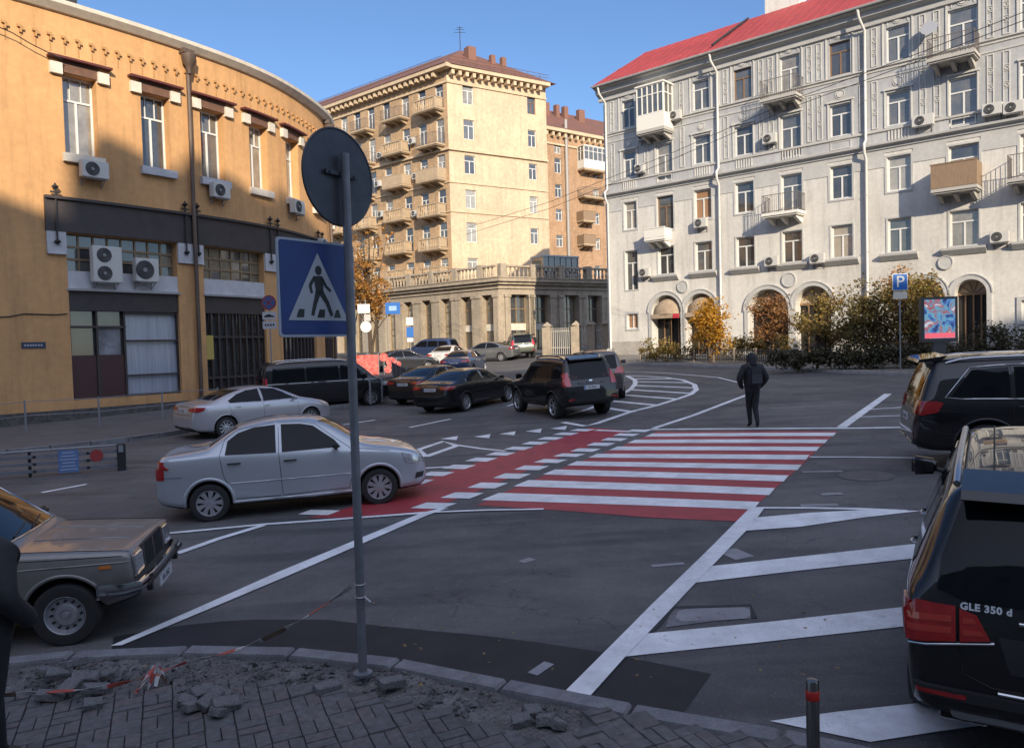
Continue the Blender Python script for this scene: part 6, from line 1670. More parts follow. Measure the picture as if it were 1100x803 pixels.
def sedan2(name, paint, label, plate_, group=None, tail=M_RLAMP):
    C = Car(name, SED2, paint, label, 'car', group)
    C.windows([[(.90, .99), (.5, 1.22), (.28, 1.33), (-.18, 1.37), (-.18, .985)], [(-.24, .985), (-.24, 1.37), (-.62, 1.34), (-.95, 1.25), (-1.28, 1.08), (-1.22, 1.02)]], front=[(-.62, 1.04), (.62, 1.04), (.50, 1.36), (-.50, 1.36)], rear=[(-.62, 1.125), (.62, 1.125), (.50, 1.37), (-.50, 1.37)], trim=(M_CHR, .006))
    for p in ([(.95, .96), (.98, .55), (.85, .3), (-.18, .29), (-.21, 1.37)], [(-.21, .29), (-.95, .3), (-1.02, .55), (-1.2, .75), (-1.3, 1.0)]): C.line('door_seam', 90, p, .0045, both=True)
    C.handles([(-.08, .86), (-1.0, .89)]); C.mirror(.8, .98); C.arches(paint, .018)
    C.patch('tail_light', 180, [(.44, .85), (.82, .83), (.84, .93), (.70, .96), (.44, .93)], tail, .005, .01, both=True, step=.06); C.patch('tail_light_side', 90, [(-2.20, .82), (-2.02, .86), (-1.95, .96), (-2.22, .97)], tail, .005, .01, both=True, step=.06)
    C.line('boot_chrome', 180, [(-.34, .97), (.34, .97)], .012, M_CHR, off=.005); C.plate(180, .80 if tail is M_RLAMP2 else .84, plate_)
    C.patch('headlight', 90, [(1.72, .82), (2.1, .70), (2.16, .62), (1.95, .62)], M_WLAMP, both=True, step=.05); C.patch('grille', 0, [(-.45, .40), (.45, .40), (.5, .62), (-.5, .62)], M_BLKP, step=.06); C.patch('headlight_front', 0, [(.46, .6), (.66, .6), (.68, .70), (.5, .72)], M_WLAMP, both=True, step=.05)
    C.line('bumper_seam', 180, [(-.8, .72), (.8, .72)], .004); C.patch('rear_diffuser', 180, [(-.55, .24), (.55, .24), (.6, .34), (-.6, .34)], M_BLKP, both=False, step=.08); C.line('boot_seam', 180, [(-.72, 1.03), (-.70, .78), (-.4, .74), (.4, .74), (.70, .78), (.72, 1.03)], .004)
    return C
M_SILV2 = car_paint('silver_warm_paint', (.46, .46, .49), .5, .33)
K = sedan2('silver_saloon_behind', M_SILV2, 'silver saloon with wide red tail lights behind the silver car in side view', 'AI 2085')
K.root.name = 'silver_saloon'
M_BLK = mat('black_paint', (.006, .0065, .008), .45, 0, coat=1.0, coatr=.025, spec=.2); M_NAVY = car_paint('dark_blue_paint', (.02, .03, .05), .3, .25)
# ---- black van
top = [(-2.55, .70), (-2.52, 1.1), (-2.47, 1.6), (-2.38, 1.84), (-2.2, 1.90), (-1, 1.93), (.4, 1.92), (.95, 1.86), (1.2, 1.74), (1.75, 1.22), (1.95, 1.12), (2.3, 1.0), (2.5, .82), (2.57, .60)]
VAN = dict(top=top, belt=[(-2.6, 1.12), (1.5, 1.08), (2.6, .8)], plan=[(-2.55, .86), (-2.47, .92), (-2.2, .95), (1.6, .95), (2.1, .90), (2.4, .80), (2.57, .62)], bot=[(-2.55, .35), (-2.2, .24), (2.2, .22), (2.57, .32)], H=1.93, roofw=.80, mid=.62, rdrop=.07, axles=(1.62, -1.58), R=.33, tw=.21, wstyle='one', spokes=10, xs=xs_from(top, (-1.7, -.3, 1.45)), xcrease={1.75: .4, -2.38: .4}, arch=.05)
V = Car('black_van', VAN, M_BLK, 'black passenger van with dark windows by the ochre building shop windows', 'van')
V.windows([[(1.42, 1.16), (1.28, 1.42), (1.0, 1.64), (.42, 1.68), (.42, 1.14)], [(.34, 1.14), (.34, 1.68), (-.9, 1.69), (-.9, 1.14)], [(-.98, 1.14), (-.98, 1.69), (-2.15, 1.68), (-2.2, 1.16)]], front=[(-.74, 1.26), (.74, 1.26), (.66, 1.74), (-.66, 1.74)], rear=[(-.68, 1.16), (.68, 1.16), (.62, 1.70), (-.62, 1.70)])
V.line('side_moulding', 90, [(1.9, 1.06), (-2.4, 1.09)], .012, M_CHR, both=True); V.patch('tail_light', 180, [(.70, .85), (.84, .85), (.80, 1.35), (.70, 1.35)], M_RLAMP2, both=True, step=.06); V.patch('tail_light_side', 90, [(-2.5, .85), (-2.40, .85), (-2.38, 1.3), (-2.44, 1.35)], M_RLAMP2, both=True, step=.06)
V.patch('headlight', 90, [(2.0, 1.0), (2.42, .86), (2.46, .74), (2.1, .78)], M_WLAMP, both=True, step=.06); V.patch('headlight_front', 0, [(.5, .72), (.76, .74), (.74, .92), (.5, .9)], M_WLAMP, both=True, step=.06); V.plate(180, .7, 'KA 1904'); V.mirror(1.35, 1.18, None, .2, .24); V.handles([(.6, 1.0), (-.1, 1.0)])
for p in ([(1.45, 1.1), (1.2, .6), (1.0, .32), (.38, .3), (.38, 1.72)], [(.38, .3), (-.94, .3), (-.94, 1.72)]): V.line('door_seam', 90, p, .005, both=True)
V.rails(-2.0, .7, .70, M_CHR, .02, .04)
# ---- black saloon, two other dark ones
D = sedan2('black_saloon', M_BLK, 'black saloon driving away, nearest car of the group left of the black off-roader', 'AX 5512', tail=M_RLAMP)
E = sedan2('black_saloon', M_BLK, 'dark saloon with bright red tail light mostly hidden by the black saloon', 'KA 7306')
# ---- big SUV generator
def suv(name, paint, label, top, belt, plan, bot, H, roofw, axles, R, wins, front, rear, spokes=5, tw=.25, mid=.7, trim=None, extra=(), wstyle='one', arch=.06, xcr=None, roof_crease=.35, mrim=None, rdrop=.06):
    S = dict(top=top, belt=belt, plan=plan, bot=bot, H=H, roofw=roofw, mid=mid, axles=axles, R=R, tw=tw, wstyle=wstyle, spokes=spokes, xs=xs_from(top, extra), xcrease=xcr or {}, arch=arch, roof_crease=roof_crease, rdrop=rdrop)
    if mrim: S['mrim'] = mrim
    C = Car(name, S, paint, label, 'SUV'); C.windows(wins, front, rear, trim); return C
top = [(-2.30, .62), (-2.28, .95), (-2.22, 1.12), (-2.16, 1.30), (-2.02, 1.72), (-1.92, 1.82), (-1.6, 1.85), (-.6, 1.875), (.25, 1.84), (.5, 1.76), (1.12, 1.24), (1.3, 1.16), (1.9, 1.08), (2.15, .98), (2.27, .80), (2.33, .62)]
PR = suv('black_offroader', M_BLK, 'large black off-roader with raised rear window and spoiler, seen from behind in the middle', top, [(-2.4, 1.16), (0, 1.10), (2.3, 1.0)], [(-2.30, .82), (-2.22, .87), (-1.9, .92), (1.5, .93), (2.0, .88), (2.2, .78), (2.33, .64)], [(-2.3, .5), (-2.1, .38), (2.1, .34), (2.33, .44)], 1.875, .70, (1.42, -1.37), .385,
         [[(.95, 1.22), (.72, 1.42), (.42, 1.66), (-.12, 1.69), (-.12, 1.2)], [(-.2, 1.2), (-.2, 1.69), (-1.0, 1.69), (-1.08, 1.22)], [(-1.16, 1.22), (-1.1, 1.68), (-1.82, 1.64), (-2.0, 1.26)]], [(-.68, 1.3), (.68, 1.3), (.6, 1.76), (-.6, 1.76)], [(-.64, 1.18), (.64, 1.18), (.60, 1.72), (-.60, 1.72)], spokes=6, extra=(-1.2, -.1, .8), xcr={1.12: .4, -1.92: .5}, wstyle='one')
PR.patch('tail_light', 180, [(.66, 1.0), (.84, 1.0), (.82, 1.34), (.70, 1.42)], M_RLAMP2, .006, .014, both=True, step=.05); PR.patch('tail_light_side', 90, [(-2.24, 1.0), (-2.12, 1.02), (-2.02, 1.4), (-2.14, 1.38)], M_RLAMP2, both=True, step=.05)
PR.line('tailgate_chrome', 180, [(-.42, 1.07), (.42, 1.07)], .022, M_CHR, off=.012); PR.plate(180, .93, 'AA 8841', off=.015); PR.patch('badge', 180, [(-.05, 1.11), (.05, 1.11), (.05, 1.15), (-.05, 1.15)], M_CHR, step=.03); PR.patch('bumper', 180, [(-.86, .55), (.86, .55), (.86, .78), (-.86, .78)], M_BLK, .04, .02, step=.1)
PR.patch('reflector', 180, [(.62, .60), (.80, .60), (.80, .64), (.62, .64)], M_RLAMP, .065, .004, both=True, step=.1)
for p in ([(1.0, 1.15), (.95, .5), (-.16, .45), (-.16, 1.72)], [(-.16, .45), (-.9, .48), (-1.12, .9), (-1.1, 1.7)]): PR.line('door_seam', 90, p, .005, both=True)
PR.mirror(.88, 1.2, None, .2, .2); PR.handles([(-.02, 1.02), (-.98, 1.04)]); PR.arches(M_BLK, .035); PR.rails(-1.7, .2, .62, M_BLKP, .02, .05)
mb = MB(); mb.prism([(-1.80, 1.86), (-2.10, 1.80), (-2.12, 1.76), (-1.85, 1.79)], lambda a, b, t: Vector((a, t, b)), -.6, .6); mb.build('spoiler', M_BLK, PR.root)
PR.patch('side_step', 90, [(.85, .36), (.85, .42), (-.85, .42), (-.85, .36)], M_BLKP, .03, .02, both=True)
# bronze SUV behind it
M_BRZ = car_paint('bronze_grey_paint', (.10, .09, .08), .5, .32)
BZ = suv('bronze_crossover', M_BRZ, 'bronze grey crossover half hidden behind the black off-roader, with red tail light', [(x, z * .96) for x, z in top], [(-2.4, 1.08), (0, 1.04), (2.3, .95)], PR.S['plan'], [(-2.3, .4), (-2.1, .28), (2.1, .26), (2.33, .4)], 1.80, .66, (1.40, -1.38), .365,
         [[(.95, 1.16), (.72, 1.36), (.42, 1.58), (-.12, 1.61), (-.12, 1.14)], [(-.2, 1.14), (-.2, 1.61), (-1.0, 1.60), (-1.08, 1.16)], [(-1.16, 1.16), (-1.1, 1.59), (-1.75, 1.54), (-1.95, 1.2)]], [(-.68, 1.24), (.68, 1.24), (.6, 1.68), (-.6, 1.68)], [(-.66, 1.14), (.66, 1.14), (.60, 1.62), (-.60, 1.62)], extra=(-1.2, -.1, .8), xcr={1.12: .4, -1.92: .5}, spokes=7)
BZ.patch('tail_light', 180, [(.52, .98), (.84, .96), (.82, 1.16), (.66, 1.2)], M_RLAMP2, .006, .012, both=True, step=.05); BZ.patch('tail_light_side', 90, [(-2.22, .96), (-2.0, 1.02), (-2.02, 1.2), (-2.14, 1.2)], M_RLAMP2, both=True, step=.05); BZ.mirror(.88, 1.14, None, .2, .17); BZ.plate(180, .9, 'KA 6620'); BZ.rails(-1.7, .2, .60, M_CHR, .018, .04); BZ.handles([(-.02, .98), (-.98, 1.0)])
# ---- big black SUV at the right edge (long wheelbase, side)
top = [(-2.56, .55), (-2.55, .80), (-2.50, .98), (-2.44, 1.18), (-2.30, 1.62), (-2.18, 1.79), (-1.9, 1.83), (-.9, 1.86), (.2, 1.83), (.5, 1.75), (1.15, 1.22), (1.35, 1.15), (2.0, 1.08), (2.35, .95), (2.5, .75), (2.56, .55)]
PL2 = [(-2.56, .74), (-2.54, .84), (-2.46, .90), (-2.2, .955), (-1, .97), (1.6, .965), (2.1, .92), (2.4, .80), (2.56, .62)]
GL = suv('black_estate_suv', M_BLK, 'long black SUV with chrome-framed side window parked at the right edge behind the nearer one', top, [(-2.6, 1.16), (0, 1.12), (2.5, 1.0)], PL2, [(-2.56, .42), (-2.35, .32), (2.3, .28), (2.56, .4)], 1.86, .72, (1.55, -1.52), .39,
         [[(.95, 1.22), (.72, 1.42), (.42, 1.62), (-.12, 1.65), (-.12, 1.19)], [(-.19, 1.19), (-.19, 1.65), (-1.12, 1.65), (-1.12, 1.19)], [(-1.19, 1.19), (-1.19, 1.65), (-1.70, 1.61), (-2.02, 1.19)]], [(-.7, 1.3), (.7, 1.3), (.62, 1.74), (-.62, 1.74)], [(-.68, 1.2), (.68, 1.2), (.60, 1.70), (-.60, 1.70)], spokes=5, extra=(-1.5, -.3, .8), xcr={1.15: .4, -2.18: .5}, tw=.28)
GL.line('window_trim', 90, [(.98, 1.17), (.72, 1.43), (.42, 1.67), (-.12, 1.69), (-1.12, 1.69), (-1.72, 1.65), (-2.09, 1.19), (-1.85, 1.165), (0, 1.155)], .012, M_CHR, both=True, off=.004, close=True)
GL.patch('tail_light', 90, [(-2.50, .94), (-2.44, .90), (-2.20, .96), (-2.12, 1.10), (-2.2, 1.13), (-2.44, 1.13)], M_RLAMP, .005, .012, both=True, step=.05); GL.patch('tail_light_rear', 180, [(.58, .92), (.84, .92), (.84, 1.12), (.60, 1.12)], M_RLAMP, .005, .012, both=True, step=.05)
GL.rails(-2.05, .3, .70, M_CHR, .022, .05); GL.plate(180, .8, 'AA 1170'); GL.arches(M_BLK, .025); GL.mirror(.9, 1.2, None, .22, .19); GL.handles([(-.02, 1.02), (-1.02, 1.04)]); GL.exhaust(-.62, .36, .10); GL.exhaust(.62, .36, .10)
mb = MB(); mb.prism([(-2.0, 1.845), (-2.42, 1.79), (-2.44, 1.74), (-2.1, 1.76)], lambda a, b, t: Vector((a, t, b)), -.64, .64); mb.build('spoiler', M_BLK, GL.root)
for p in ([(-.16, .4), (-.16, 1.66)], [(-.16, .4), (-.98, .42), (-1.16, .8), (-1.16, 1.66)], [(-1.92, .6), (-2.48, .66)], [(1.0, 1.1), (.95, .4)]): GL.line('door_seam', 90, p, .005, both=True)
GL.patch('bumper_chrome', 180, [(-.7, .40), (.7, .40), (.72, .45), (-.72, .45)], M_CHR, step=.1)
# ---- nearest black SUV, rear view, cut by the right edge
top = [(-2.40, .52), (-2.39, .78), (-2.35, .96), (-2.31, 1.10), (-2.24, 1.28), (-2.04, 1.62), (-1.94, 1.73), (-1.7, 1.765), (-.8, 1.80), (.2, 1.78), (.5, 1.71), (1.15, 1.20), (1.35, 1.13), (2.0, 1.05), (2.25, .92), (2.38, .75), (2.42, .55)]
PL3 = [(-2.40, .78), (-2.38, .86), (-2.30, .915), (-2.0, .95), (-1, .965), (1.5, .96), (2.0, .92), (2.3, .80), (2.42, .62)]
ML = suv('black_suv', M_BLK, 'nearest black SUV at the right edge, rear view with chrome badge letters', top, [(-2.5, 1.12), (0, 1.08), (2.5, .98)], PL3, [(-2.40, .40), (-2.2, .30), (2.2, .26), (2.42, .4)], 1.80, .68, (1.46, -1.45), .38,
         [[(.95, 1.18), (.72, 1.38), (.42, 1.57), (-.12, 1.60), (-.12, 1.15)], [(-.19, 1.15), (-.19, 1.60), (-1.05, 1.59), (-1.05, 1.15)], [(-1.12, 1.15), (-1.12, 1.585), (-1.68, 1.54), (-1.95, 1.2), (-1.9, 1.15)]], [(-.7, 1.26), (.7, 1.26), (.6, 1.7), (-.6, 1.7)], [(-.74, 1.12), (-.58, 1.07), (.58, 1.07), (.74, 1.12), (.72, 1.3), (.60, 1.655), (-.60, 1.655), (-.72, 1.3)], spokes=5, extra=(-1.4, -.3, .8), xcr={1.15: .4, -1.94: .6}, tw=.28)
tl = [(.42, .90), (.46, .87), (.70, .83), (.88, .80), (.90, .98), (.84, 1.05), (.62, 1.04), (.52, 1.0)]
ML.patch('tail_light', 180, [(.635, .845), (.885, .80), (.90, .97), (.85, 1.045), (.64, 1.04)], M_RLAMP, .008, .018, both=True, step=.05)
ML.patch('tail_light_inner', 180, [(.46, .875), (.615, .845), (.62, 1.03), (.53, 1.005)], M_RLAMP, .008, .018, both=True, step=.05)
ML.patch('tail_light_side', 90, [(-2.36, .80), (-2.20, .86), (-2.08, .98), (-2.14, 1.03), (-2.30, 1.03)], M_RLAMP, .006, .012, both=True, step=.05)
M_RL3 = mat('red_lamp_stripe', (.40, .03, .02), .2, coat=1.0)
for z0 in (.885, .95): ML.patch('lamp_bar', 180, [(.66, z0), (.88, z0 - .02), (.885, z0 + .018), (.66, z0 + .035)], M_RL3, .026, .003, both=True, step=.05); ML.patch('lamp_bar', 180, [(.49 + (z0 - .885) * .6, z0 + .01), (.60, z0), (.60, z0 + .032), (.51 + (z0 - .885) * .6, z0 + .035)], M_RL3, .026, .003, both=True, step=.05)
ML.line('lamp_chrome_edge', 180, [(.44, .86), (.615, .83), (.88, .78)], .009, M_CHR, both=True, off=.014)
ML.line('tailgate_seam', 180, [(.62, 1.08), (.625, .86), (.60, .66), (.45, .60), (-.45, .60), (-.60, .66), (-.625, .86), (-.62, 1.08)], .005)
ML.line('tailgate_handle_chrome', 180, [(-.32, .99), (.32, .99)], .014, M_CHR, off=.012)
ML.patch('plate_recess', 180, [(-.36, .70), (.36, .70), (.42, .90), (-.42, .90)], M_BLKP, .002, .003, step=.08); ML.plate(180, .79, 'AA 0419', off=.015)
ML.line('bumper_chrome_strip', 180, [(-.42, .575), (.42, .575)], .012, M_CHR, off=.01)
ML.patch('bumper_step', 180, [(-.80, .50), (.80, .50), (.84, .56), (-.84, .56)], M_BLKP, .01, .03, step=.1)
ML.patch('skid_plate', 180, [(-.60, .34), (.60, .34), (.66, .42), (-.66, .42)], mat('skid_silver', (.25, .25, .26), .4, .6), .012, .015, step=.1)
ML.patch('reflector', 180, [(.58, .515), (.82, .515), (.82, .54), (.58, .54)], M_RLAMP, .042, .003, both=True, step=.1)
ML.exhaust(.60, .335, .13, h=.06); ML.exhaust(-.60, .335, .13, h=.06)
ML.rails(-1.80, .35, .655, mat('satin_rail', (.45, .47, .5), .3, .9), .022, .05); ML.arches(M_BLK, .03); ML.mirror(.9, 1.18, None, .22, .19); ML.handles([(-.02, 1.0), (-.98, 1.02)], M_CHR)
mb = MB(); mb.prism([(-1.80, 1.775), (-2.16, 1.715), (-2.20, 1.665), (-2.16, 1.645), (-1.95, 1.66)], lambda a, b, t: Vector((a, t, b)), -.62, .62); mb.build('spoiler', M_BLK, ML.root)
mb = MB(); mb.box((-2.20, 0, 1.675), (.02, .56, .018)); mb.build('brake_light', M_RLAMP2, ML.root)
me = text_mesh('GLE 350 d', .056, 'badge_lettering', .004, 1.1, bold=.0022); me.materials.append(mat('badge_letter_silver', (.62, .64, .68), .35, .2))
p, n = ML.cast(180, -.36, 1.0, .008, True)
q = bpy.data.objects.new('badge_lettering', me); COL.objects.link(q); q.parent = ML.root
# viewer behind the car: screen right is the car's right side (-y)
p, n = ML.cast(180, -.485, 1.045, .012, True); up = (Vector((0, 0, 1)) - n * n.z).normalized(); rt = up.cross(n)
q.matrix_local = Matrix(((rt.x, up.x, n.x, p.x), (rt.y, up.y, n.y, p.y), (rt.z, up.z, n.z, p.z), (0, 0, 0, 1)))
p = ML.cast(180, .0, 1.02, .012); mb = MB(); mb.lathe([(.055, 0), (.055, .006), (.045, .006), (.045, 0)], 24, Matrix.Translation(p) @ Matrix.Rotation(-PI / 2, 4, 'Y')); mb.build('badge_ring', M_CHR, ML.root)
for sx in (-.28, .28):
    mb = MB(); pts = []
    for i in range(9):
        x = -1.7 + i * .24; l, _, _, _ = ML.bvh.ray_cast(Vector((x, sx * 1.6, 4)), Vector((0, 0, -1))); pts.append(l + Vector((0, 0, .002)))
    mb.tube(pts, .006, 5); mb.build('roof_seam', M_SEAM, ML.root)
ML.line('door_seam', 90, [(-1.08, 1.6), (-1.09, .9), (-.95, .42), (-.16, .4), (-.16, 1.62)], .005, both=True)
# ---- old boxy saloon at the left edge
top = [(-2.05, .62), (-2.03, .85), (-1.98, .95), (-1.4, 1.0), (-1.28, 1.03), (-.90, 1.36), (-.82, 1.41), (-.4, 1.435), (.24, 1.42), (.34, 1.385), (.88, .945), (.97, .905), (1.3, .89), (1.94, .845), (1.985, .82), (2.0, .70), (2.0, .50)]
top = [(x if i < len(top) - 1 else 2.01, z) for i, (x, z) in enumerate(top)]
LAD = dict(top=top, belt=[(-2.1, .90), (0, .875), (.8, .86), (2.0, .80)], plan=[(-2.05, .74), (-1.98, .78), (0, .81), (1.5, .80), (1.94, .775), (1.985, .76), (2.0, .74), (2.01, .72)], bot=[(-2.05, .38), (-1.8, .26), (1.7, .26), (1.95, .34), (2.01, .36)], H=1.435, roofw=.60, mid=.60, axles=(1.40, -1.03), R=.295, tw=.17, wstyle='steel', spokes=0, xs=xs_from(top, (-1.7, -.1, .45, 1.05, 1.6, 1.85, -1.0, .3)), xcrease={.97: .8, 1.985: .8, -1.98: .7, .34: .6, -.82: .6}, arch=.065, belt_crease=.8, roof_crease=.6, end_crease=.8, hoodk=.93, rdrop=.035)
M_BEI = car_paint('dull_beige_paint', (.215, .205, .195), .35, .4, c2=(.175, .168, .16), coat=.5)
LA = Car('old_saloon', LAD, M_BEI, 'old boxy beige-grey saloon with square headlights at the left edge', 'car')
LA.windows([[(.66, .93), (.26, 1.28), (.18, 1.32), (-.36, 1.33), (-.36, .92)], [(-.43, .92), (-.43, 1.33), (-.80, 1.30), (-1.08, .95)]], front=[(-.62, .955), (.62, .955), (.54, 1.345), (-.54, 1.345)], rear=[(-.58, 1.06), (.58, 1.06), (.5, 1.34), (-.5, 1.34)])
LA.line('windscreen_trim', 0, [(-.63, .95), (.63, .95), (.55, 1.36), (-.55, 1.36)], .012, M_CHR, close=True, off=.004)
LA.line('fender_seam', 90, [(1.98, .79), (.75, .835)], .004, both=True); LA.line('side_crease', 90, [(1.97, .735), (-2.0, .78)], .008, M_BEI, both=True)
for p in ([(.76, .93), (.70, .34), (-.38, .33), (-.39, 1.36)], [(-.39, .33), (-.85, .35), (-1.05, .7), (-1.12, .96)]): LA.line('door_seam', 90, p, .0045, both=True)
# bonnet seams on top
for sg in (1, -1):
    pts = []
    for i in range(14):
        x = .99 + i * (1.96 - .99) / 13; l, _, _, _ = LA.bvh.ray_cast(Vector((x, sg * .69, 3)), Vector((0, 0, -1))); pts.append(l + Vector((0, 0, .001)))
    mb = MB(); mb.tube(pts, .005, 5); mb.build('bonnet_seam', M_SEAM, LA.root)
for sg in (1, -1):
    pts = []
    for i in range(12):
        x = 1.0 + i * .08; l, _, _, _ = LA.bvh.ray_cast(Vector((x, sg * (.28 - i * .004), 3)), Vector((0, 0, -1))); pts.append(l - Vector((0, 0, .001)))
    mb = MB(); mb.tube(pts, .011, 6); mb.build('bonnet_rib', M_BEI, LA.root, smooth=60)
LA.patch('grille', 0, [(-.40, .56), (.40, .56), (.40, .80), (-.40, .80)], M_BLKP, .004, .012, step=.1)
for i in range(17): LA.line('grille_bar', 0, [(-.38 + i * .0475, .575), (-.38 + i * .0475, .79)], .006, M_CHR if i % 8 == 0 else M_STEELD, off=.018)
LA.patch('headlight_surround', 0, [(.43, .565), (.72, .565), (.72, .79), (.43, .79)], M_CHR, .004, .012, both=True, step=.1)
LA.patch('headlight', 0, [(.455, .585), (.695, .585), (.695, .77), (.455, .77)], M_WLAMP, .018, .012, both=True, step=.1)
LA.patch('side_repeater', 90, [(1.72, .69), (1.82, .69), (1.82, .72), (1.72, .72)], M_OLAMP, both=True, step=.1)
# chrome bumper bar, plate
mb = MB(); pts = [(1.72, .84, .50), (1.95, .86, .50), (2.08, .80, .50), (2.11, .5, .50), (2.12, 0, .50), (2.11, -.5, .50), (2.08, -.80, .50), (1.95, -.86, .50), (1.72, -.84, .50)]
vs = []; fs = []
for x, y, z in pts: vs += [(x, y, z - .055), (x + (.015 if x > 2 else 0), y * 1.01, z - .02), (x + (.015 if x > 2 else 0), y * 1.01, z + .03), (x, y, z + .055), (x - .03, y * .97, z + .055), (x - .03, y * .97, z - .055)]
for i in range(len(pts) - 1):
    for k in range(6): fs.append((i * 6 + k, i * 6 + (k + 1) % 6, (i + 1) * 6 + (k + 1) % 6, (i + 1) * 6 + k))
mb.add(vs, fs); mb.build('front_bumper', M_CHR, LA.root, smooth=40)
mb = MB(); mb.box((2.135, 0, .50), (.012, 1.5, .035)); mb.build('bumper_rubber', M_BLKP, LA.root)
for y in (.55, -.55): mb = MB(); mb.box((2.10, y, .47), (.05, .06, .16)); mb.build('overrider', M_BLKP, LA.root)
mb = MB(); fr = lambda u, v, k: Vector((2.12 + k, u, .375 + v)); mb.prism(rrect(.26, .056, .01, 3), fr, -.01, .004); o = mb.build('number_plate', M_PLATE, LA.root)
me = text_mesh('KA 3562', .085); me.materials.append(M_PTXT); q = bpy.data.objects.new('plate_lettering', me); COL.objects.link(q); q.parent = o; q.matrix_local = Matrix(((0, 0, 1, 2.1255), (1, 0, 0, 0), (0, 1, 0, .375), (0, 0, 0, 1)))
LA.arches(M_BEI, .02); LA.mirror(.66, .94, M_BLKP, .14, .1); LA.handles([(-.22, .80), (-.92, .81)], M_CHR)
for y0 in (.05, -.38):   # wipers
    a = LA.cast(0, y0, .965, .02); b = LA.cast(0, y0 + .40, 1.01, .02); mb = MB(); mb.tube([a, b], .007, 5); mb.build('wiper', M_BLKP, LA.root)
LA.patch('tail_light', 180, [(.48, .62), (.74, .62), (.74, .78), (.48, .78)], M_RLAMP, both=True, step=.1)

# ---- placing
place_wheel(K, 243, 470, 44, 1, -1)
place_at(V, -7.5, 31.0, 27)
place_wheel(D, 500, 441.5, 58, 1, -1)
place_at(E, -3.1, 32.0, 60)
place_at(PR, 1.53, 24.9, 112)
place_at(BZ, 3.35, 29.6, 84)
place_wheel(LA, 75, 690, 12, 0, -1)
_c = P(986, 507).xy; _h = math.radians(-20); place_at(GL, _c.x + 2.5 * math.cos(_h) - .95 * math.sin(_h) * 1, _c.y + 2.5 * math.sin(_h) + .95 * math.cos(_h), -20)
place_at(ML, 4.42, 6.28, 58)
# ---- far cars
M_WHP = car_paint('white_paint', (.62, .62, .60), .1, .3); M_BLU = car_paint('blue_paint', (.03, .05, .12), .3, .3); M_GREY = car_paint('mid_grey_paint', (.13, .135, .145), .4, .33); M_DGR = car_paint('dark_grey_paint', (.04, .042, .048), .4, .33); M_GRN = car_paint('dark_green_paint', (.03, .04, .03), .2, .35)
W1 = sedan2('white_saloon', M_WHP, 'white saloon far off between the black saloons and arcade', 'AE 2290'); place_at(W1, -4.3, 54, 75)
W2 = sedan2('blue_saloon', M_BLU, 'dark blue saloon far off just above the roof of the black saloon', 'KA 4118', tail=M_RLAMP2); place_at(W2, -2.75, 45.5, 78)
def recopy(src, name, label, x, y, h, paint=None):
    r = copy_tree(src.root); r.name = name; r['label'] = label
    if paint:
        def sw(o):
            for c in o.children:
                if c.type == 'MESH':
                    for i, sl in enumerate(c.material_slots):
                        if sl.material == src.paint: sl.link = 'OBJECT'; sl.material = paint
                sw(c)
        sw(r)
    o = src.root; src.root = r; place_at(src, x, y, h); src.root = o; return r
recopy(K, 'grey_saloon', 'far mid-grey saloon parked in the sun before the arcade, left of the dark green off-roader', -1.7, 57, 158, M_GREY)
recopy(PR, 'dark_offroader', 'far dark green off-roader parked in the sun before the arcade corner', .65, 59, 97, M_GRN)
recopy(K, 'dark_saloon', 'far dark grey saloon above the metal barrier, left of the group of dark cars', -7.0, 50, 25, M_DGR)
recopy(BZ, 'dark_crossover', 'far dark crossover parked in the sun at the arcade behind the white saloon', -6.4, 61, 160, M_BLU)
# ------------------------------------------------------------------ far pavements and kerbs
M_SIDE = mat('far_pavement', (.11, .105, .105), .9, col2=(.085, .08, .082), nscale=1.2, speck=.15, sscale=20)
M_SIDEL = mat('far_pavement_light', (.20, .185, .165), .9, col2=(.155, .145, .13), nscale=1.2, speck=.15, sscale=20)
lk_px = [(-420, 545), (-200, 517), (0, 489), (90, 480), (150, 473), (250, 457), (330, 444), (400, 433), (432, 426.5), (444, 420), (447, 413), (440, 406), (425, 400)]
lk = [P(*p).xy for p in lk_px]
lk = [p for p in lk]
def rdp(pts): return pts
KHL = .13
bld = [FY.pt(FY.L * i / 24, 0).xy for i in range(24, -1, -1)]
reg2 = lk + [P(400, 397).xy, Vector((-13, 50.5))] + bld + [Vector((-34, 16))]
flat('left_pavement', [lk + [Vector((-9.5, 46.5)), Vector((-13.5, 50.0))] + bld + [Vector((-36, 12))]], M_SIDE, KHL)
kerb('left_kerb', lk[::-1], .18, KHL + .006, M_KERB, 1.0)
rk_px = [(585, 392.5), (620, 391.5), (655, 391), (700, 392), (760, 394), (810, 396), (860, 398.5), (960, 402.5), (1060, 408), (1200, 418)]
rk = [P(*p).xy for p in rk_px]
fr_b = [FR.pt(u, 0).xy for u in (33, 24, 16, 8, 0)]
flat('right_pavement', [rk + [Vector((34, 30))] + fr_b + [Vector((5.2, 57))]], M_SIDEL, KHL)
kerb('right_kerb', rk, .18, KHL + .006, mat('pale_kerb', (.36, .35, .34), .85, col2=(.26, .25, .245), nscale=3), 1.0)
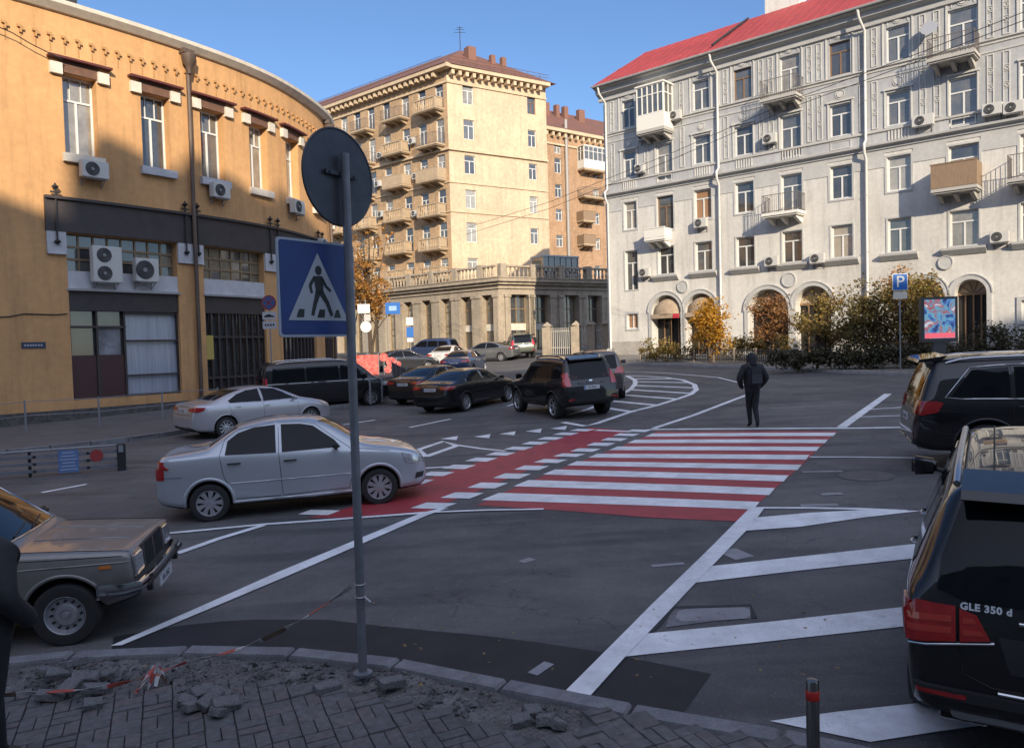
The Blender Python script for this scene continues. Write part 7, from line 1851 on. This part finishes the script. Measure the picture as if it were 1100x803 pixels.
# ------------------------------------------------------------------ vegetation
M_BARK = mat('bark', (.09, .065, .045), .95, col2=(.05, .038, .03), nscale=8, bump=.8, bscale=30)
LM = {'olive': leaf_mat('leaf_olive', (.13, .11, .035), (.22, .16, .05), (.085, .075, .03)), 'yellow': leaf_mat('leaf_yellow', (.42, .22, .02), (.55, .30, .03), (.36, .15, .02)), 'red': leaf_mat('leaf_rust', (.22, .09, .035), (.30, .15, .05), (.16, .10, .05)),
      'green': leaf_mat('leaf_green', (.10, .11, .03), (.20, .17, .05), (.06, .075, .025)), 'mix': leaf_mat('leaf_mixed', (.26, .17, .05), (.17, .15, .04), (.36, .2, .05)), 'dark': leaf_mat('leaf_dark', (.03, .035, .018), (.055, .055, .025), (.085, .06, .03)), 'orange': leaf_mat('leaf_orange', (.48, .24, .06), (.38, .17, .04), (.30, .19, .05))}
def blob_ok(p, e, sd):
    d = mn.noise(p * .9 + Vector((sd, 0, 0))) * .45 + mn.noise(p * 2.3 + Vector((0, sd, 0))) * .35; return d
def foliage(mb, c, rad, n, size, seed, clump=.28):
    r = random.Random(seed); n = n * 2.3; size = size * 1.12; k = max(6, int(n / 22)); sv = Vector((seed * 1.7, seed * .3, 0))
    for _ in range(k):
        u = Vector((r.gauss(0, 1), r.gauss(0, 1), r.gauss(0, 1))).normalized(); ext = 1 + .75 * mn.noise(u * 1.6 + sv) + .35 * mn.noise(u * 4 + sv)
        u = u * (r.random() ** .40) * ext; q = Vector((u.x * rad[0], u.y * rad[1], u.z * rad[2])); w = c + q
        if mn.noise(w * 1.9 + sv) < -.10: continue
        cl = clump * r.uniform(.45, 1.1)
        for _ in range(22):
            p = w + Vector((r.gauss(0, cl), r.gauss(0, cl), r.gauss(0, cl * .7))); s_ = size * r.choice((.55, .8, 1.0, 1.35))
            a = Vector((r.uniform(-1, 1), r.uniform(-1, 1), r.uniform(-.6, .6))).normalized(); b = a.cross(Vector((r.uniform(-1, 1), r.uniform(-1, 1), r.uniform(-1, 1)))).normalized()
            mb.add([p - a * s_ * .5, p + b * s_ * .32, p + a * s_ * .5, p - b * s_ * .32], [(0, 1, 2, 3)])
def tree(name, base, label, cat, crowns, lm, seed, trunk=None, n=1, group=None, size=.11, stems=1):
    r = random.Random(seed); root = empty(name, base, label=label, cat=cat, group=group); mb = MB()
    for c, rad, cnt in crowns: foliage(mb, Vector(c), rad, cnt, size, seed + len(mb.f), clump=.22 if cnt < 2500 else .3)
    mb.build('crown' if trunk else 'foliage', lm, root, fix=False)
    tb_ = MB()
    for k in range(stems):
        off = Vector((r.uniform(-.3, .3), r.uniform(-.2, .2), 0)) * (stems > 1)
        for j, (c, rad, cnt) in enumerate(crowns):
            c = Vector(c); top = c + Vector((r.uniform(-.3, .3), r.uniform(-.3, .3), rad[2] * .3)); tr = trunk or .035; pts = [off + Vector((0, 0, -.1)), off + Vector((top.x * .15, top.y * .15, top.z * .35)), off * .5 + Vector((top.x * .6, top.y * .6, top.z * .7)), top]
            tb_.tube(pts, [tr * 1.1, tr * .85, tr * .55, tr * .2], 7)
            for q in range(5):
                s0 = pts[1].lerp(pts[2], q / 5); e = c + Vector((r.uniform(-1, 1) * rad[0], r.uniform(-1, 1) * rad[1], r.uniform(-.5, 1) * rad[2])) * .85; tb_.tube([s0, s0.lerp(e, .5) + Vector((0, 0, .1)), e], [tr * .4, tr * .28, tr * .1], 5)
    tb_.build('trunk' if trunk else 'stems', M_BARK, root, smooth=60)
    return root
def at(px, Y, dz=0):
    x = (px - CX) / F * Y
    for _ in range(6): p = ray(px, 372); x = p.x / p.y * Y
    return Vector((x, Y, gz(x, Y) + dz))
b = at(762, 41.5, KHL); tree('young_tree', b, 'small bright yellow autumn tree before the second arched opening', 'tree', [((0, 0, 2.5), (.85, .7, .75), 1100), ((.5, 0, 1.5), (.65, .5, .7), 800), ((-.55, 0, 1.7), (.5, .5, .6), 500), ((.3, 0, .8), (.6, .4, .4), 350), ((-.15, 0, 3.2), (.45, .4, .4), 250)], LM['yellow'], 3, .06, size=.13)
b = at(826, 41, KHL); tree('young_tree', b, 'sparse rust-brown autumn tree between the yellow tree and the tall mixed shrubs', 'tree', [((0, 0, 2.7), (1.0, .8, .85), 1300), ((.5, 0, 1.8), (.9, .7, .7), 800), ((-.4, 0, 1.6), (.7, .6, .6), 500)], LM['red'], 4, .06, size=.12)
b = at(885, 38, KHL); tree('shrub', b, 'brown and olive shrub left of the parking sign, in front of the fourth arch', 'shrub', [((-.6, 0, 1.9), (.9, .7, .8), 900), ((.7, 0, 1.5), (1.2, .9, .8), 1300), ((.7, .2, 3.1), (.6, .5, .7), 420), ((-.2, 0, 2.9), (.5, .4, .4), 250)], LM['mix'], 5, .05, size=.12, stems=2)
b = at(940, 37, KHL); tree('shrub', b, 'tall yellow-green shrub directly behind the parking sign', 'shrub', [((0, 0, 2.7), (1.5, 1.0, 1.3), 2600), ((-.9, 0, 1.6), (1.1, .9, 1.0), 1500), ((.6, 0, 1.4), (1.3, .9, 1.0), 1500)], LM['olive'], 6, .05, size=.12, stems=3)
b = at(985, 35.5, KHL); tree('shrub', b, 'broad olive and orange shrub beside the lit poster board', 'shrub', [((0, 0, 2.7), (1.3, 1.0, 1.2), 2400), ((-.6, 0, 3.3), (.9, .8, .7), 900), ((.2, 0, 1.4), (1.3, .9, 1.0), 1200)], LM['mix'], 7, .05, size=.12, stems=3)
b = at(965, 36.6, KHL); tree('shrub', b, 'orange-tipped shrub top rising above the olive shrubs', 'shrub', [((0, 0, 3.7), (.9, .7, .8), 900)], LM['orange'], 12, .04, size=.11, stems=2)
hb = empty('hedge', at(925, 34.5, KHL), label='dark low hedge along the far pavement under the taller shrubs', cat='hedge')
mb = MB()
for i, px in enumerate(range(835, 1075, 12)):
    p = at(px, 34.8 - (px - 835) * .006, KHL) - hb.location; foliage(mb, p + Vector((0, 0, .55)), (.55, .5, .5), 420, .11, 60 + i, .16)
mb.build('foliage', LM['dark'], hb, fix=False)
hb = empty('hedge', at(740, 43, KHL), label='low green and brown bushes along the building behind the dark fence', cat='hedge')
mb = MB()
for i, px in enumerate(list(range(700, 745, 10)) + list(range(782, 845, 10))):
    p = at(px, 43.5, KHL) - hb.location; foliage(mb, p + Vector((0, 0, .7)), (.55, .5, .55), 300, .12, 90 + i, .18)
mb.build('foliage', [LM['mix']], hb, fix=False)
b = at(1075, 33.5, KHL); tree('shrub', b, 'dark green shrub right of the lit poster board near the right edge', 'shrub', [((0, 0, 1.1), (1.4, .8, .7), 1300), ((1.4, 0, 1.0), (1.0, .8, .7), 700)], LM['dark'], 16, .04, size=.11, stems=2)
b = at(398, 57, 0); tree('street_tree', b, 'orange autumn tree left of the arcade, just right of the sign pole', 'tree', [((0, 0, 5.6), (2.0, 1.6, 1.5), 1500), ((-.6, 0, 7.6), (1.8, 1.5, 1.6), 700), ((.8, 0, 4.2), (1.2, 1, .9), 700), ((.4, 0, 9.2), (1.5, 1.2, 1.2), 300)], LM['orange'], 9, .13, size=.17)
b = at(380, 60, 0); tree('street_tree', b, 'thin brown autumn tree behind the sign pole before the tower', 'tree', [((0, 0, 6.2), (1.8, 1.6, 2.0), 800)], LM['red'], 10, .12, size=.16)
# ------------------------------------------------------------------ dark low fence along the far pavement
M_FEN = mat('dark_fence_paint', (.04, .038, .036), .6)
f0, f1 = P(688, 389).xy, P(862, 394).xy; fen = empty('low_fence', G(f0.x, f0.y, KHL), label='low dark picket fence along the lit far pavement, behind the walking person', cat='fence')
def fence_run(root, a, b, h, n, post, bar, m1, m2, picket=.13, lift=KHL):
    d = (b - a); L_ = d.length; d.normalize(); mb = MB(root.location)
    for i in range(int(L_ / picket)): p = a + d * i * picket; mb.box(G(p.x, p.y, lift + h * .5), (bar, bar, h * .86), rz=math.atan2(d.y, d.x))
    for t in (.16, .88):
        for i in range(n): p, q = a + d * L_ * i / n, a + d * L_ * (i + 1) / n; mb.tube([G(p.x, p.y, lift + h * t), G(q.x, q.y, lift + h * t)], bar * .8, 4)
    mb.build('bars', m1, root)
    for i in range(n + 1): p = a + d * L_ * i / n; mb = MB(root.location); mb.box(G(p.x, p.y, lift + h * .5), (post, post, h * 1.08), rz=math.atan2(d.y, d.x)); mb.build('post', m2, root)
fence_run(fen, f0, f1, .75, 8, .09, .03, M_FEN, mat('fence_post_tan', (.30, .24, .18), .7), .11)
# ------------------------------------------------------------------ left side: post and cable fence, pedestrian barrier, low three-rail barrier
M_GALV = mat('grey_fence_paint', (.24, .25, .27), .5, .3)
p0, p1 = FY, None
pts = [P(x, y, KHL).xy for x, y in ((-60, 476), (28, 463), (107, 458), (175, 450), (235, 446))]
pf = empty('post_fence', G(pts[0].x, pts[0].y, KHL), label='thin grey posts with slim rails along the left pavement', cat='fence')
for i, p in enumerate(pts): mb = MB(pf.location); mb.tube([G(p.x, p.y, 0), G(p.x, p.y, KHL + 1.0)], .03, 8); mb.build('post', M_GALV, pf)
for h in (.95, .5): mb = MB(pf.location); mb.tube([G(p.x, p.y, KHL + h) for p in pts], .012, 5); mb.build('rail', M_GALV, pf)
a, b = P(398, 433, KHL).xy, P(446, 424, KHL).xy
pb_ = empty('pedestrian_barrier', G(a.x, a.y, KHL), label='grey pedestrian barrier of vertical bars left of the dark saloons', cat='barrier')
fence_run(pb_, a, b, 1.0, 4, .05, .018, M_STEELD, M_GALV, .11)
a, b = P(444, 422, KHL).xy, P(412, 400, KHL).xy; b = a + (b - a).normalized() * 9
pb_ = empty('pedestrian_barrier', G(a.x, a.y, KHL), label='grey pedestrian barrier running away behind the dark saloons', cat='barrier')
fence_run(pb_, a, b, 1.0, 4, .05, .018, M_STEELD, M_GALV, .14)
a, b = P(-70, 521).xy, P(127, 505).xy; rb = empty('three_rail_barrier', G(a.x, a.y), label='low grey three-rail barrier with blue notices standing behind the old saloon', cat='barrier')
d = (b - a); L_ = d.length; d.normalize(); ang = math.atan2(d.y, d.x); nb = Vector((d.y, -d.x))
for k, z in enumerate((.13, .29, .45)):
    mb = MB(rb.location); mb.box((G(a.x, a.y, z) + G(b.x, b.y, z)) / 2, (L_, .04, .075), rz=ang); mb.build('rail', mat('pale_grey_rail', (.22, .23, .26), .45, .3, col2=(.16, .17, .19), nscale=3), rb)
    for t in (.33, .53, .83):
        c = a + d * L_ * t + nb * .035; mb = MB(rb.location); mb.lathe([(.035, 0), (.02, .02), (0, .022)], 10, Matrix.Translation(G(c.x, c.y, z)) @ Matrix.Rotation(ang, 4, 'Z') @ Matrix.Rotation(PI / 2, 4, 'X')); mb.build('bolt', M_BLKP, rb)
mb = MB(rb.location); mb.tube([G(a.x, a.y, .58), G(b.x, b.y, .58)], .022, 8); mb.build('top_tube', M_GALV, rb)
for t in (.05, .5): c = a + d * L_ * t - nb * .05; mb = MB(rb.location); mb.box(G(c.x, c.y, .29), (.06, .04, .58), rz=ang); mb.build('leg', M_BLKP, rb)
c = b + d * .08; mb = MB(rb.location); mb.box(G(c.x, c.y, .30), (.17, .14, .60), rz=ang); mb.build('end_post', M_BLKP, rb)
mb = MB(rb.location); mb.box(G(c.x, c.y, .50) + Vector((nb.x, nb.y, 0)) * .075, (.10, .01, .16), rz=ang); mb.build('post_reflector', M_GALV, rb)
c = a + d * L_ * .72 + nb * .035; mb = MB(rb.location); mb.box(G(c.x, c.y, .30), (.40, .012, .50), rz=ang, m=0)
for k in range(6): mb.box(G(c.x, c.y, .12 + k * .075) + Vector((nb.x, nb.y, 0)) * .008, (.34 - (k % 3) * .05, .004, .022), rz=ang, m=1)
mb.build('notice', [mat('notice_blue', (.10, .17, .34), .5), mat('notice_text', (.34, .40, .52), .5)], rb)
c = a + d * L_ * .88 + nb * .035; mb = MB(rb.location); mb.lathe([(.135, 0), (.135, .01), (0, .01)], 20, Matrix.Translation(G(c.x, c.y, .38)) @ Matrix.Rotation(ang, 4, 'Z') @ Matrix.Rotation(PI / 2, 4, 'X')); mb.build('round_sticker', mat('sticker_red', (.30, .04, .04), .5), rb)
# ------------------------------------------------------------------ signs
M_SW = mat('sign_plain_white', (.62, .62, .60), .5); M_SB = mat('sign_plain_blue', (.015, .12, .42), .4); M_SR = mat('sign_plain_red', (.5, .03, .03), .4)
def sign_root(px, Y, h, label, name='road_sign', dz=KHL, r=.03):
    b = at(px, Y, dz); rt = empty(name, b, label=label, cat='road sign'); mb = MB(); mb.tube([(0, 0, -.1), (0, 0, h)], r, 8); mb.build('pole', M_GALV, rt); return rt
def plate_(rt, name, z, w, h, m, y=-.04, x=0, rr_=.03, yaw=0):
    mb = MB(); R = Matrix.Rotation(yaw, 3, 'Z'); mb.prism([(x + a, z + b) for a, b in rrect(w / 2, h / 2, rr_)], lambda a, b, t: R @ Vector((a, t, b)), y, y + .01); return mb.build(name, m, rt)
# parking sign
Y = 33.0; b = at(967, Y, KHL); zc = PD(967, 303, Y).z - b.z; rt = sign_root(967, Y, zc + .45, 'blue parking sign with white plate below in front of the shrubs')
o = plate_(rt, 'parking_panel', zc, .66, .72, M_SW, -.05); plate_(rt, 'blue_field', zc, .60, .66, M_SB, -.056)
me = text_mesh('P', .68, 'lettering', .002); me.materials.append(M_SW); q = link('lettering', me, None, rt); q.location = (0, -.06, zc); q.rotation_euler = (PI / 2, 0, 0); q.scale = (1.1, 1, 1)
plate_(rt, 'lower_plate', zc - .56, .60, .30, mat('plate_cream', (.58, .54, .46), .5), -.05)
# no-parking sign by the ochre building
Y = 30.0; b = at(291, Y, KHL); zc = PD(291, 325, Y).z - b.z; rt = sign_root(291, Y, zc + .3, 'round blue and red no-parking sign with two small plates by the ochre building')
R = Matrix.Rotation(PI / 2, 4, 'X')
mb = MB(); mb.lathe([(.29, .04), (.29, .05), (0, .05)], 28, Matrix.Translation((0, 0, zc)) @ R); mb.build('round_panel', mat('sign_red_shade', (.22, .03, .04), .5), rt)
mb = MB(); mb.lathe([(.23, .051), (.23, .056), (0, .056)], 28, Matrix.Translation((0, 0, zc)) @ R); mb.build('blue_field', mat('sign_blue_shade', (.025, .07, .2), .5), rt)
for sg in (1, -1): mb = MB(); mb.box((0, -.06, zc), (.44, .006, .045), rot=Matrix.Rotation(sg * PI / 4, 3, 'Y')); mb.build('cross_bar', mat('sign_red_shade', (.22, .03, .04), .5), rt)
for k, dz_ in enumerate((-.50, -.86)):
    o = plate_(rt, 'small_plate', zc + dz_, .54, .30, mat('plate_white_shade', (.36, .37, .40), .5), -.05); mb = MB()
    if k == 0: mb.prism([(-.2, zc + dz_ - .03), (-.14, zc + dz_ + .02), (.0, zc + dz_ + .06), (.1, zc + dz_ + .01), (.2, zc + dz_ - .02), (.2, zc + dz_ - .06), (-.2, zc + dz_ - .06)], lambda a, b, t: Vector((a, t, b)), -.054, -.051)
    else:
        for q in range(4): mb.box((-.15 + q * .1, -.053, zc + dz_), (.06, .004, .08))
    mb.build('plate_symbol', mat('sign_black', (.008, .009, .012), .45), o)
# far blue signs and signs seen from behind
Y = 50.0
def zat(px, py, Y): return PD(px, py, Y).z - at(px, Y, 0).z
z = zat(423, 331, Y); rt = sign_root(417, Y, z + .3, 'far wide blue direction sign on a pole before the arcade', dz=0); plate_(rt, 'blue_panel', z, .95, .75, M_SB, -.05, x=.38); plate_(rt, 'white_marks', z, .5, .3, mat('sign_lightblue', (.25, .4, .62), .5), -.055, x=.38); 
z = zat(441, 355, Y); rt = sign_root(441, Y, z + 1.2, 'far narrow blue and white sign on a pole before the arcade', dz=0); plate_(rt, 'blue_panel', z - .1, .45, .65, M_SB, -.05); plate_(rt, 'white_panel', z + .6, .45, .5, M_SW, -.05); plate_(rt, 'lower_plate', z - .6, .40, .25, M_SW, -.05)
Y = 47.0; z = zat(395, 350, Y); rt = sign_root(394, Y, z + 1.6, 'far pole with pale sign panels under the orange tree, right of the sign pole', dz=0)
mb = MB(); mb.lathe([(.34, .04), (.34, .05), (0, .05)], 24, Matrix.Translation((0, 0, z - .05)) @ R); mb.build('round_panel', M_SW, rt); plate_(rt, 'upper_panel', z + 1.05, .75, .55, M_SW, -.05, x=-.1); plate_(rt, 'middle_panel', z + .5, .4, .4, mat('sign_plain_grey', (.42, .42, .42), .5), -.05, x=.1)
# red advertising barrier, booth
M_RB = mat('red_banner', (.48, .05, .05), .6, col2=(.55, .18, .15), nscale=5, detail=2); b = at(396, 46, KHL * 0)
rt = empty('banner_fence', b, label='bright red banner fence beside the dark van, right of the sign pole', cat='banner fence')
mb = MB(); mb.box((-.1, 0, .75), (1.3, .05, 1.2)); mb.build('banner', M_RB, rt)
for x in (-.75, .0, .55): mb = MB(); mb.tube([(x, .05, 0), (x, .05, 1.45)], .03, 6); mb.build('post', M_GALV, rt)
b = at(418, 46.5, 0); rt = empty('banner_fence', b, label='second, patchier red and pink banner beside the bright red banner fence', cat='banner fence')
mb = MB()
for i, (x, z, r_) in enumerate(((-.35, 1.15, .26), (.1, .85, .3), (.5, .7, .2), (-.1, .4, .22))): mb.lathe([(r_, 0), (r_, .02), (0, .02)], 16, Matrix.Translation((x, -i * .025, z)) @ R)
mb.build('round_panel', M_RB, rt)
for x in (-.35, .4): mb = MB(); mb.tube([(x, .05, 0), (x, .05, 1.1)], .03, 6); mb.build('post', M_GALV, rt)
# lit poster board
Y = 31.0; b = at(1008, Y, KHL); zc = PD(1008, 343, Y).z - b.z
rt = empty('poster_board', b, label='backlit poster board with blue picture and red strip beside the shrubs', cat='poster board')
plate_(rt, 'casing', zc, 1.45, 1.80, mat('poster_case', (.05, .05, .055), .4), -.12); mb = MB(); mb.box((0, 0, zc), (1.45, .2, 1.8)); mb.build('box', mat('poster_case', (.05, .05, .055), .4), rt)
mb = MB(); mb.box((0, 0, (zc - .9) / 2), (.5, .18, zc - .9)); mb.build('foot', mat('poster_case', (.05, .05, .055), .4), rt)
def poster_mat():
    m = bpy.data.materials.new('poster_print'); m.use_nodes = True; N = m.node_tree.nodes; L = m.node_tree.links; b = N['Principled BSDF']
    t = N.new('ShaderNodeTexCoord'); n1 = N.new('ShaderNodeTexNoise'); n1.inputs['Scale'].default_value = 2.2; n1.inputs['Detail'].default_value = 3; n1.inputs['Distortion'].default_value = 1.2
    L.new(t.outputs['Object'], n1.inputs['Vector']); r = N.new('ShaderNodeValToRGB'); e = r.color_ramp.elements; e[0].position = .36; e[0].color = (.015, .03, .12, 1); e[1].position = .68; e[1].color = (.42, .48, .55, 1)
    for p_, c in ((.44, (.05, .12, .36, 1)), (.49, (.10, .30, .42, 1)), (.54, (.16, .18, .26, 1)), (.6, (.30, .05, .06, 1))): q = e.new(p_); q.color = c
    L.new(n1.outputs['Fac'], r.inputs[0]); L.new(r.outputs[0], b.inputs['Emission Color']); b.inputs['Emission Strength'].default_value = .75; b.inputs['Base Color'].default_value = (.02, .02, .02, 1); return m
o = plate_(rt, 'poster', zc + .02, 1.22, 1.55, poster_mat(), -.125, rr_=.01)
mb = MB(); mb.box((0, -.128, zc - .64), (1.2, .004, .2)); mb.build('red_strip', emis('poster_red', (.75, .12, .16), .7), o)
# ------------------------------------------------------------------ overhead cables
def cable(px, label, r=.018):
    pts = [PD(x, y, Y) for x, y, Y in px]; q = []
    for i in range(len(pts) - 1):
        for k in range(6): q.append(pts[i].lerp(pts[i + 1], k / 6))
    q.append(pts[-1]); mb = MB(pts[0]); mb.tube(q, r, 5); o = mb.build('overhead_cable', M_IRON); o.location = pts[0]; tag(o, label, 'cable')
cable([(1180, -20, 24), (1100, 13, 26), (985, 58, 29), (860, 104, 33), (720, 165, 40), (590, 217, 50), (500, 245, 58)], 'upper of two black overhead cables crossing the grey building front', .014)
cable([(1180, -10, 24), (1100, 22, 26), (985, 66, 29), (860, 112, 33), (720, 172, 40), (590, 224, 50), (500, 252, 58)], 'lower of two black overhead cables crossing the grey building front', .014)
# ------------------------------------------------------------------ people
def figure(name, base, yaw, joints, edges, radii, mats_fn, mats_list, label, level=2, cat='person', group=None):
    root = empty(name, base, yaw, label, cat, group)
    me = bpy.data.meshes.new('body'); keys = list(joints); me.from_pydata([joints[k] for k in keys], [(keys.index(a), keys.index(b)) for a, b in edges], [])
    o = bpy.data.objects.new('body', me); COL.objects.link(o); sk = o.modifiers.new('k', 'SKIN'); sk.use_smooth_shade = True
    dat = me.skin_vertices[0].data
    for i, k in enumerate(keys):
        r = radii[k]; dat[i].radius = r if isinstance(r, tuple) else (r, r); dat[i].use_root = (k == 'pelvis')
    sb = o.modifiers.new('s', 'SUBSURF'); sb.levels = level; sb.render_levels = level
    m2 = bpy.data.meshes.new_from_object(o.evaluated_get(bpy.context.evaluated_depsgraph_get())); o.modifiers.clear(); o.data = m2; o.parent = root
    m2.materials.clear()
    for m in mats_list: m2.materials.append(m)
    for f in m2.polygons: f.use_smooth = True; f.material_index = mats_fn(f.center)
    return root
M_JK = mat('black_jacket', (.012, .013, .017), .75, bump=.5, bscale=9, coords='obj'); M_TR2 = mat('black_trousers', (.010, .011, .014), .85); M_SHOE = mat('dark_shoe', (.02, .02, .02), .5); M_SKIN = mat('skin', (.40, .24, .17), .6)
E_ = [('pelvis', 'waist'), ('waist', 'chest'), ('chest', 'neckb'), ('neckb', 'neck'), ('neck', 'head'), ('head', 'crown')]
for s_ in 'LR': E_ += [('neckb', 'sh' + s_), ('sh' + s_, 'el' + s_), ('el' + s_, 'wr' + s_), ('wr' + s_, 'ha' + s_), ('pelvis', 'hip' + s_), ('hip' + s_, 'kn' + s_), ('kn' + s_, 'an' + s_), ('an' + s_, 'toe' + s_)]
def std(stepL=.0, stepR=.0, lean=.03):
    J = dict(pelvis=(0, 0, .95), waist=(0, .01, 1.12), chest=(0, .0, 1.32), neckb=(0, -.01, 1.46), neck=(0, .01, 1.54), head=(0, .04, 1.63), crown=(0, .03, 1.71))
    R = dict(pelvis=(.17, .125), waist=(.18, .14), chest=(.20, .15), neckb=(.13, .10), neck=.062, head=(.085, .10), crown=(.07, .08))
    for s_, x, st in (('L', -1, stepL), ('R', 1, stepR)):
        J['sh' + s_] = (.19 * x, -.01, 1.42); J['el' + s_] = (.29 * x, -.06, 1.16); J['wr' + s_] = (.23 * x, .10, .97); J['ha' + s_] = (.18 * x, .14, .93)
        R['sh' + s_] = .085; R['el' + s_] = .068; R['wr' + s_] = .055; R['ha' + s_] = .04
        J['hip' + s_] = (.085 * x, 0, .88); J['kn' + s_] = (.07 * x, st * .5 + .03, .50 ); J['an' + s_] = (.055 * x, st, .10 + max(0, -st) * .35); J['toe' + s_] = (.06 * x, st + .14, .04 + max(0, -st) * .1)
        R['hip' + s_] = .105; R['kn' + s_] = .068; R['an' + s_] = .048; R['toe' + s_] = .035
    return J, R
def pm(c): return 2 if c.z < .12 else (1 if c.z < .86 else (3 if c.z > 1.53 else 0))
J, R = std(.12, -.22); R['chest'] = (.245, .18); R['waist'] = (.215, .165); R['shL'] = R['shR'] = .10; R['elL'] = R['elR'] = .082; J['elL'] = (-.335, -.05, 1.17); J['elR'] = (.335, -.05, 1.17); J['knL'] = (-.045, .12, .5); J['anL'] = (-.01, .14, .09); J['toeL'] = (-.02, .28, .04); J['knR'] = (.04, -.04, .49); J['anR'] = (.01, -.26, .15); J['toeR'] = (.015, -.20, .04); R['knL'] = R['knR'] = .075
wb = P(809, 459.5); wsc = 1.03
walker = figure('person', wb, math.radians(4), J, E_, R, pm, [M_JK, M_TR2, M_SHOE, M_SKIN], 'person in black hooded jacket walking away on the far end of the crossing'); walker.scale = (wsc,) * 3
mb = MB(); mb.lathe([(0, 1.78), (.07, 1.76), (.115, 1.69), (.125, 1.60), (.12, 1.53), (.15, 1.47), (.10, 1.44)], 18, Matrix.Translation((0, .02, 0))); mb.build('hood', M_JK, walker, smooth=180)
bm = bmesh.new(); bmesh.ops.create_cube(bm, size=1)
for v in bm.verts: v.co = Vector((v.co.x * .32, v.co.y * .17, v.co.z * .44))
bmesh.ops.bevel(bm, geom=bm.edges[:], offset=.05, segments=4, affect='EDGES'); me = bpy.data.meshes.new('backpack'); bm.to_mesh(me); bm.free()
bp2 = empty('backpack', wb + Vector((.0, -.24, 1.27)), math.radians(4), 'black backpack worn by the walking person', 'backpack'); M_BAG = mat('backpack_fabric', (.022, .025, .032), .6, bump=.3, bscale=30, coords='obj')
link('bag', me, M_BAG, bp2, smooth=60)
mb = MB(); mb.box((0, -.10, -.07), (.24, .05, .2)); mb.build('front_pocket', mat('backpack_pocket', (.035, .038, .046), .55), bp2)
for x in (-.1, .1): mb = MB(); mb.tube([(x, .06, .2), (x * 1.2, .18, .28), (x * 1.5, .36, .1)], .018, 6); mb.build('strap', M_BAG, bp2)
# far person by the parked off-roader
J, R = std(.05, -.05); farp = figure('person', at(573.5, 57.5, 0), math.radians(60), J, E_, R, pm, [M_JK, M_TR2, M_SHOE, M_SKIN], 'distant person in dark clothes standing right of the dark green off-roader', level=1); farp.scale = (1.02,) * 3
mb = MB(); mb.lathe([(0, 1.75), (.09, 1.73), (.108, 1.66), (.10, 1.60)], 12, Matrix.Translation((0, .02, 0))); mb.build('hair', M_BLKP, farp, smooth=180)
# person cut by the left edge
J, R = std(.10, -.10)
J['elR'] = (.30, -.08, 1.17); J['wrR'] = (.25, .12, .99); J['head'] = (-.07, .05, 1.62); J['crown'] = (-.09, .05, 1.69); R['elR'] = .078; R['shR'] = .095; R['wrR'] = .062; R['chest'] = (.215, .17); R['waist'] = (.20, .16); R['pelvis'] = (.19, .15); J['neckb'] = (0, .02, 1.45)
lp = Vector((-3.33, 4.75)); near_p = figure('person', G(lp.x, lp.y, KH), math.radians(-20), J, E_, R, pm, [M_JK, M_TR2, M_SHOE, M_SKIN], 'dark-clothed person standing at the left edge of the pavement, only an arm and back in view', level=3)
near_p['label'] = 'dark-clothed person at the left edge of the pavement, cut off by the frame'
mb = MB(); mb.lathe([(0, 1.75), (.07, 1.73), (.10, 1.66), (.10, 1.58), (.07, 1.55)], 18, Matrix.Translation((-.08, .005, 0))); mb.build('hair', M_BLKP, near_p, smooth=180)
mb = MB(); mb.tube([(-.08, .125, 1.665), (-.08, .152, 1.63), (-.08, .125, 1.625)], [.008, .014, .012], 8); mb.build('nose', M_SKIN, near_p, smooth=180)
for sx in (-1, 1):
    mb = MB(); mb.lathe([(0, -.006), (.02, -.004), (.026, .004), (0, .006)], 12, Matrix.Translation((-.08 + sx * .092, .035, 1.63)) @ Matrix.Rotation(PI / 2, 4, 'Y')); mb.build('ear', M_SKIN, near_p, smooth=180)
    mb = MB(); mb.lathe([(0, -.01), (.009, -.006), (.011, 0), (.009, .006), (0, .01)], 10, Matrix.Translation((-.08 + sx * .032, .125, 1.655))); mb.build('eye', M_BLKP, near_p, smooth=180)

# ------------------------------------------------------------------ fallen leaves
r = random.Random(31); mb = MB()
def leaf(p, s_):
    a = Vector((r.uniform(-1, 1), r.uniform(-1, 1), r.uniform(-.25, .25))).normalized(); b = Vector((-a.y, a.x, r.uniform(-.3, .3))).normalized(); mb.add([p - a * s_ * .5, p + b * s_ * .3, p + a * s_ * .5, p - b * s_ * .3], [(0, 1, 2, 3)])
for _ in range(1500):
    t = r.uniform(1, len(rk) - 1.01); i = int(t); p = rk[i].lerp(rk[i + 1], t - i) + Vector((r.gauss(0, .5), r.gauss(.3, .7))); on = r.random() < .0
    leaf(G(p.x, p.y, KHL + .02 if (p - rk[i].lerp(rk[i + 1], t - i)).y > .1 else .02), r.uniform(.05, .1))
for _ in range(60): q = P(r.uniform(60, 900), 0 or r.uniform(640, 760), 0); leaf(Vector((q.x, q.y, gz(q.x, q.y) + .015)) if q.y > 6.7 else Vector((q.x, q.y, gz(q.x, q.y) + KH + .02)), r.uniform(.03, .05))
tag(mb.build('fallen_leaves', leaf_mat('leaf_fallen', (.30, .18, .05), (.2, .12, .05), (.38, .26, .06)), fix=False), kind='stuff')
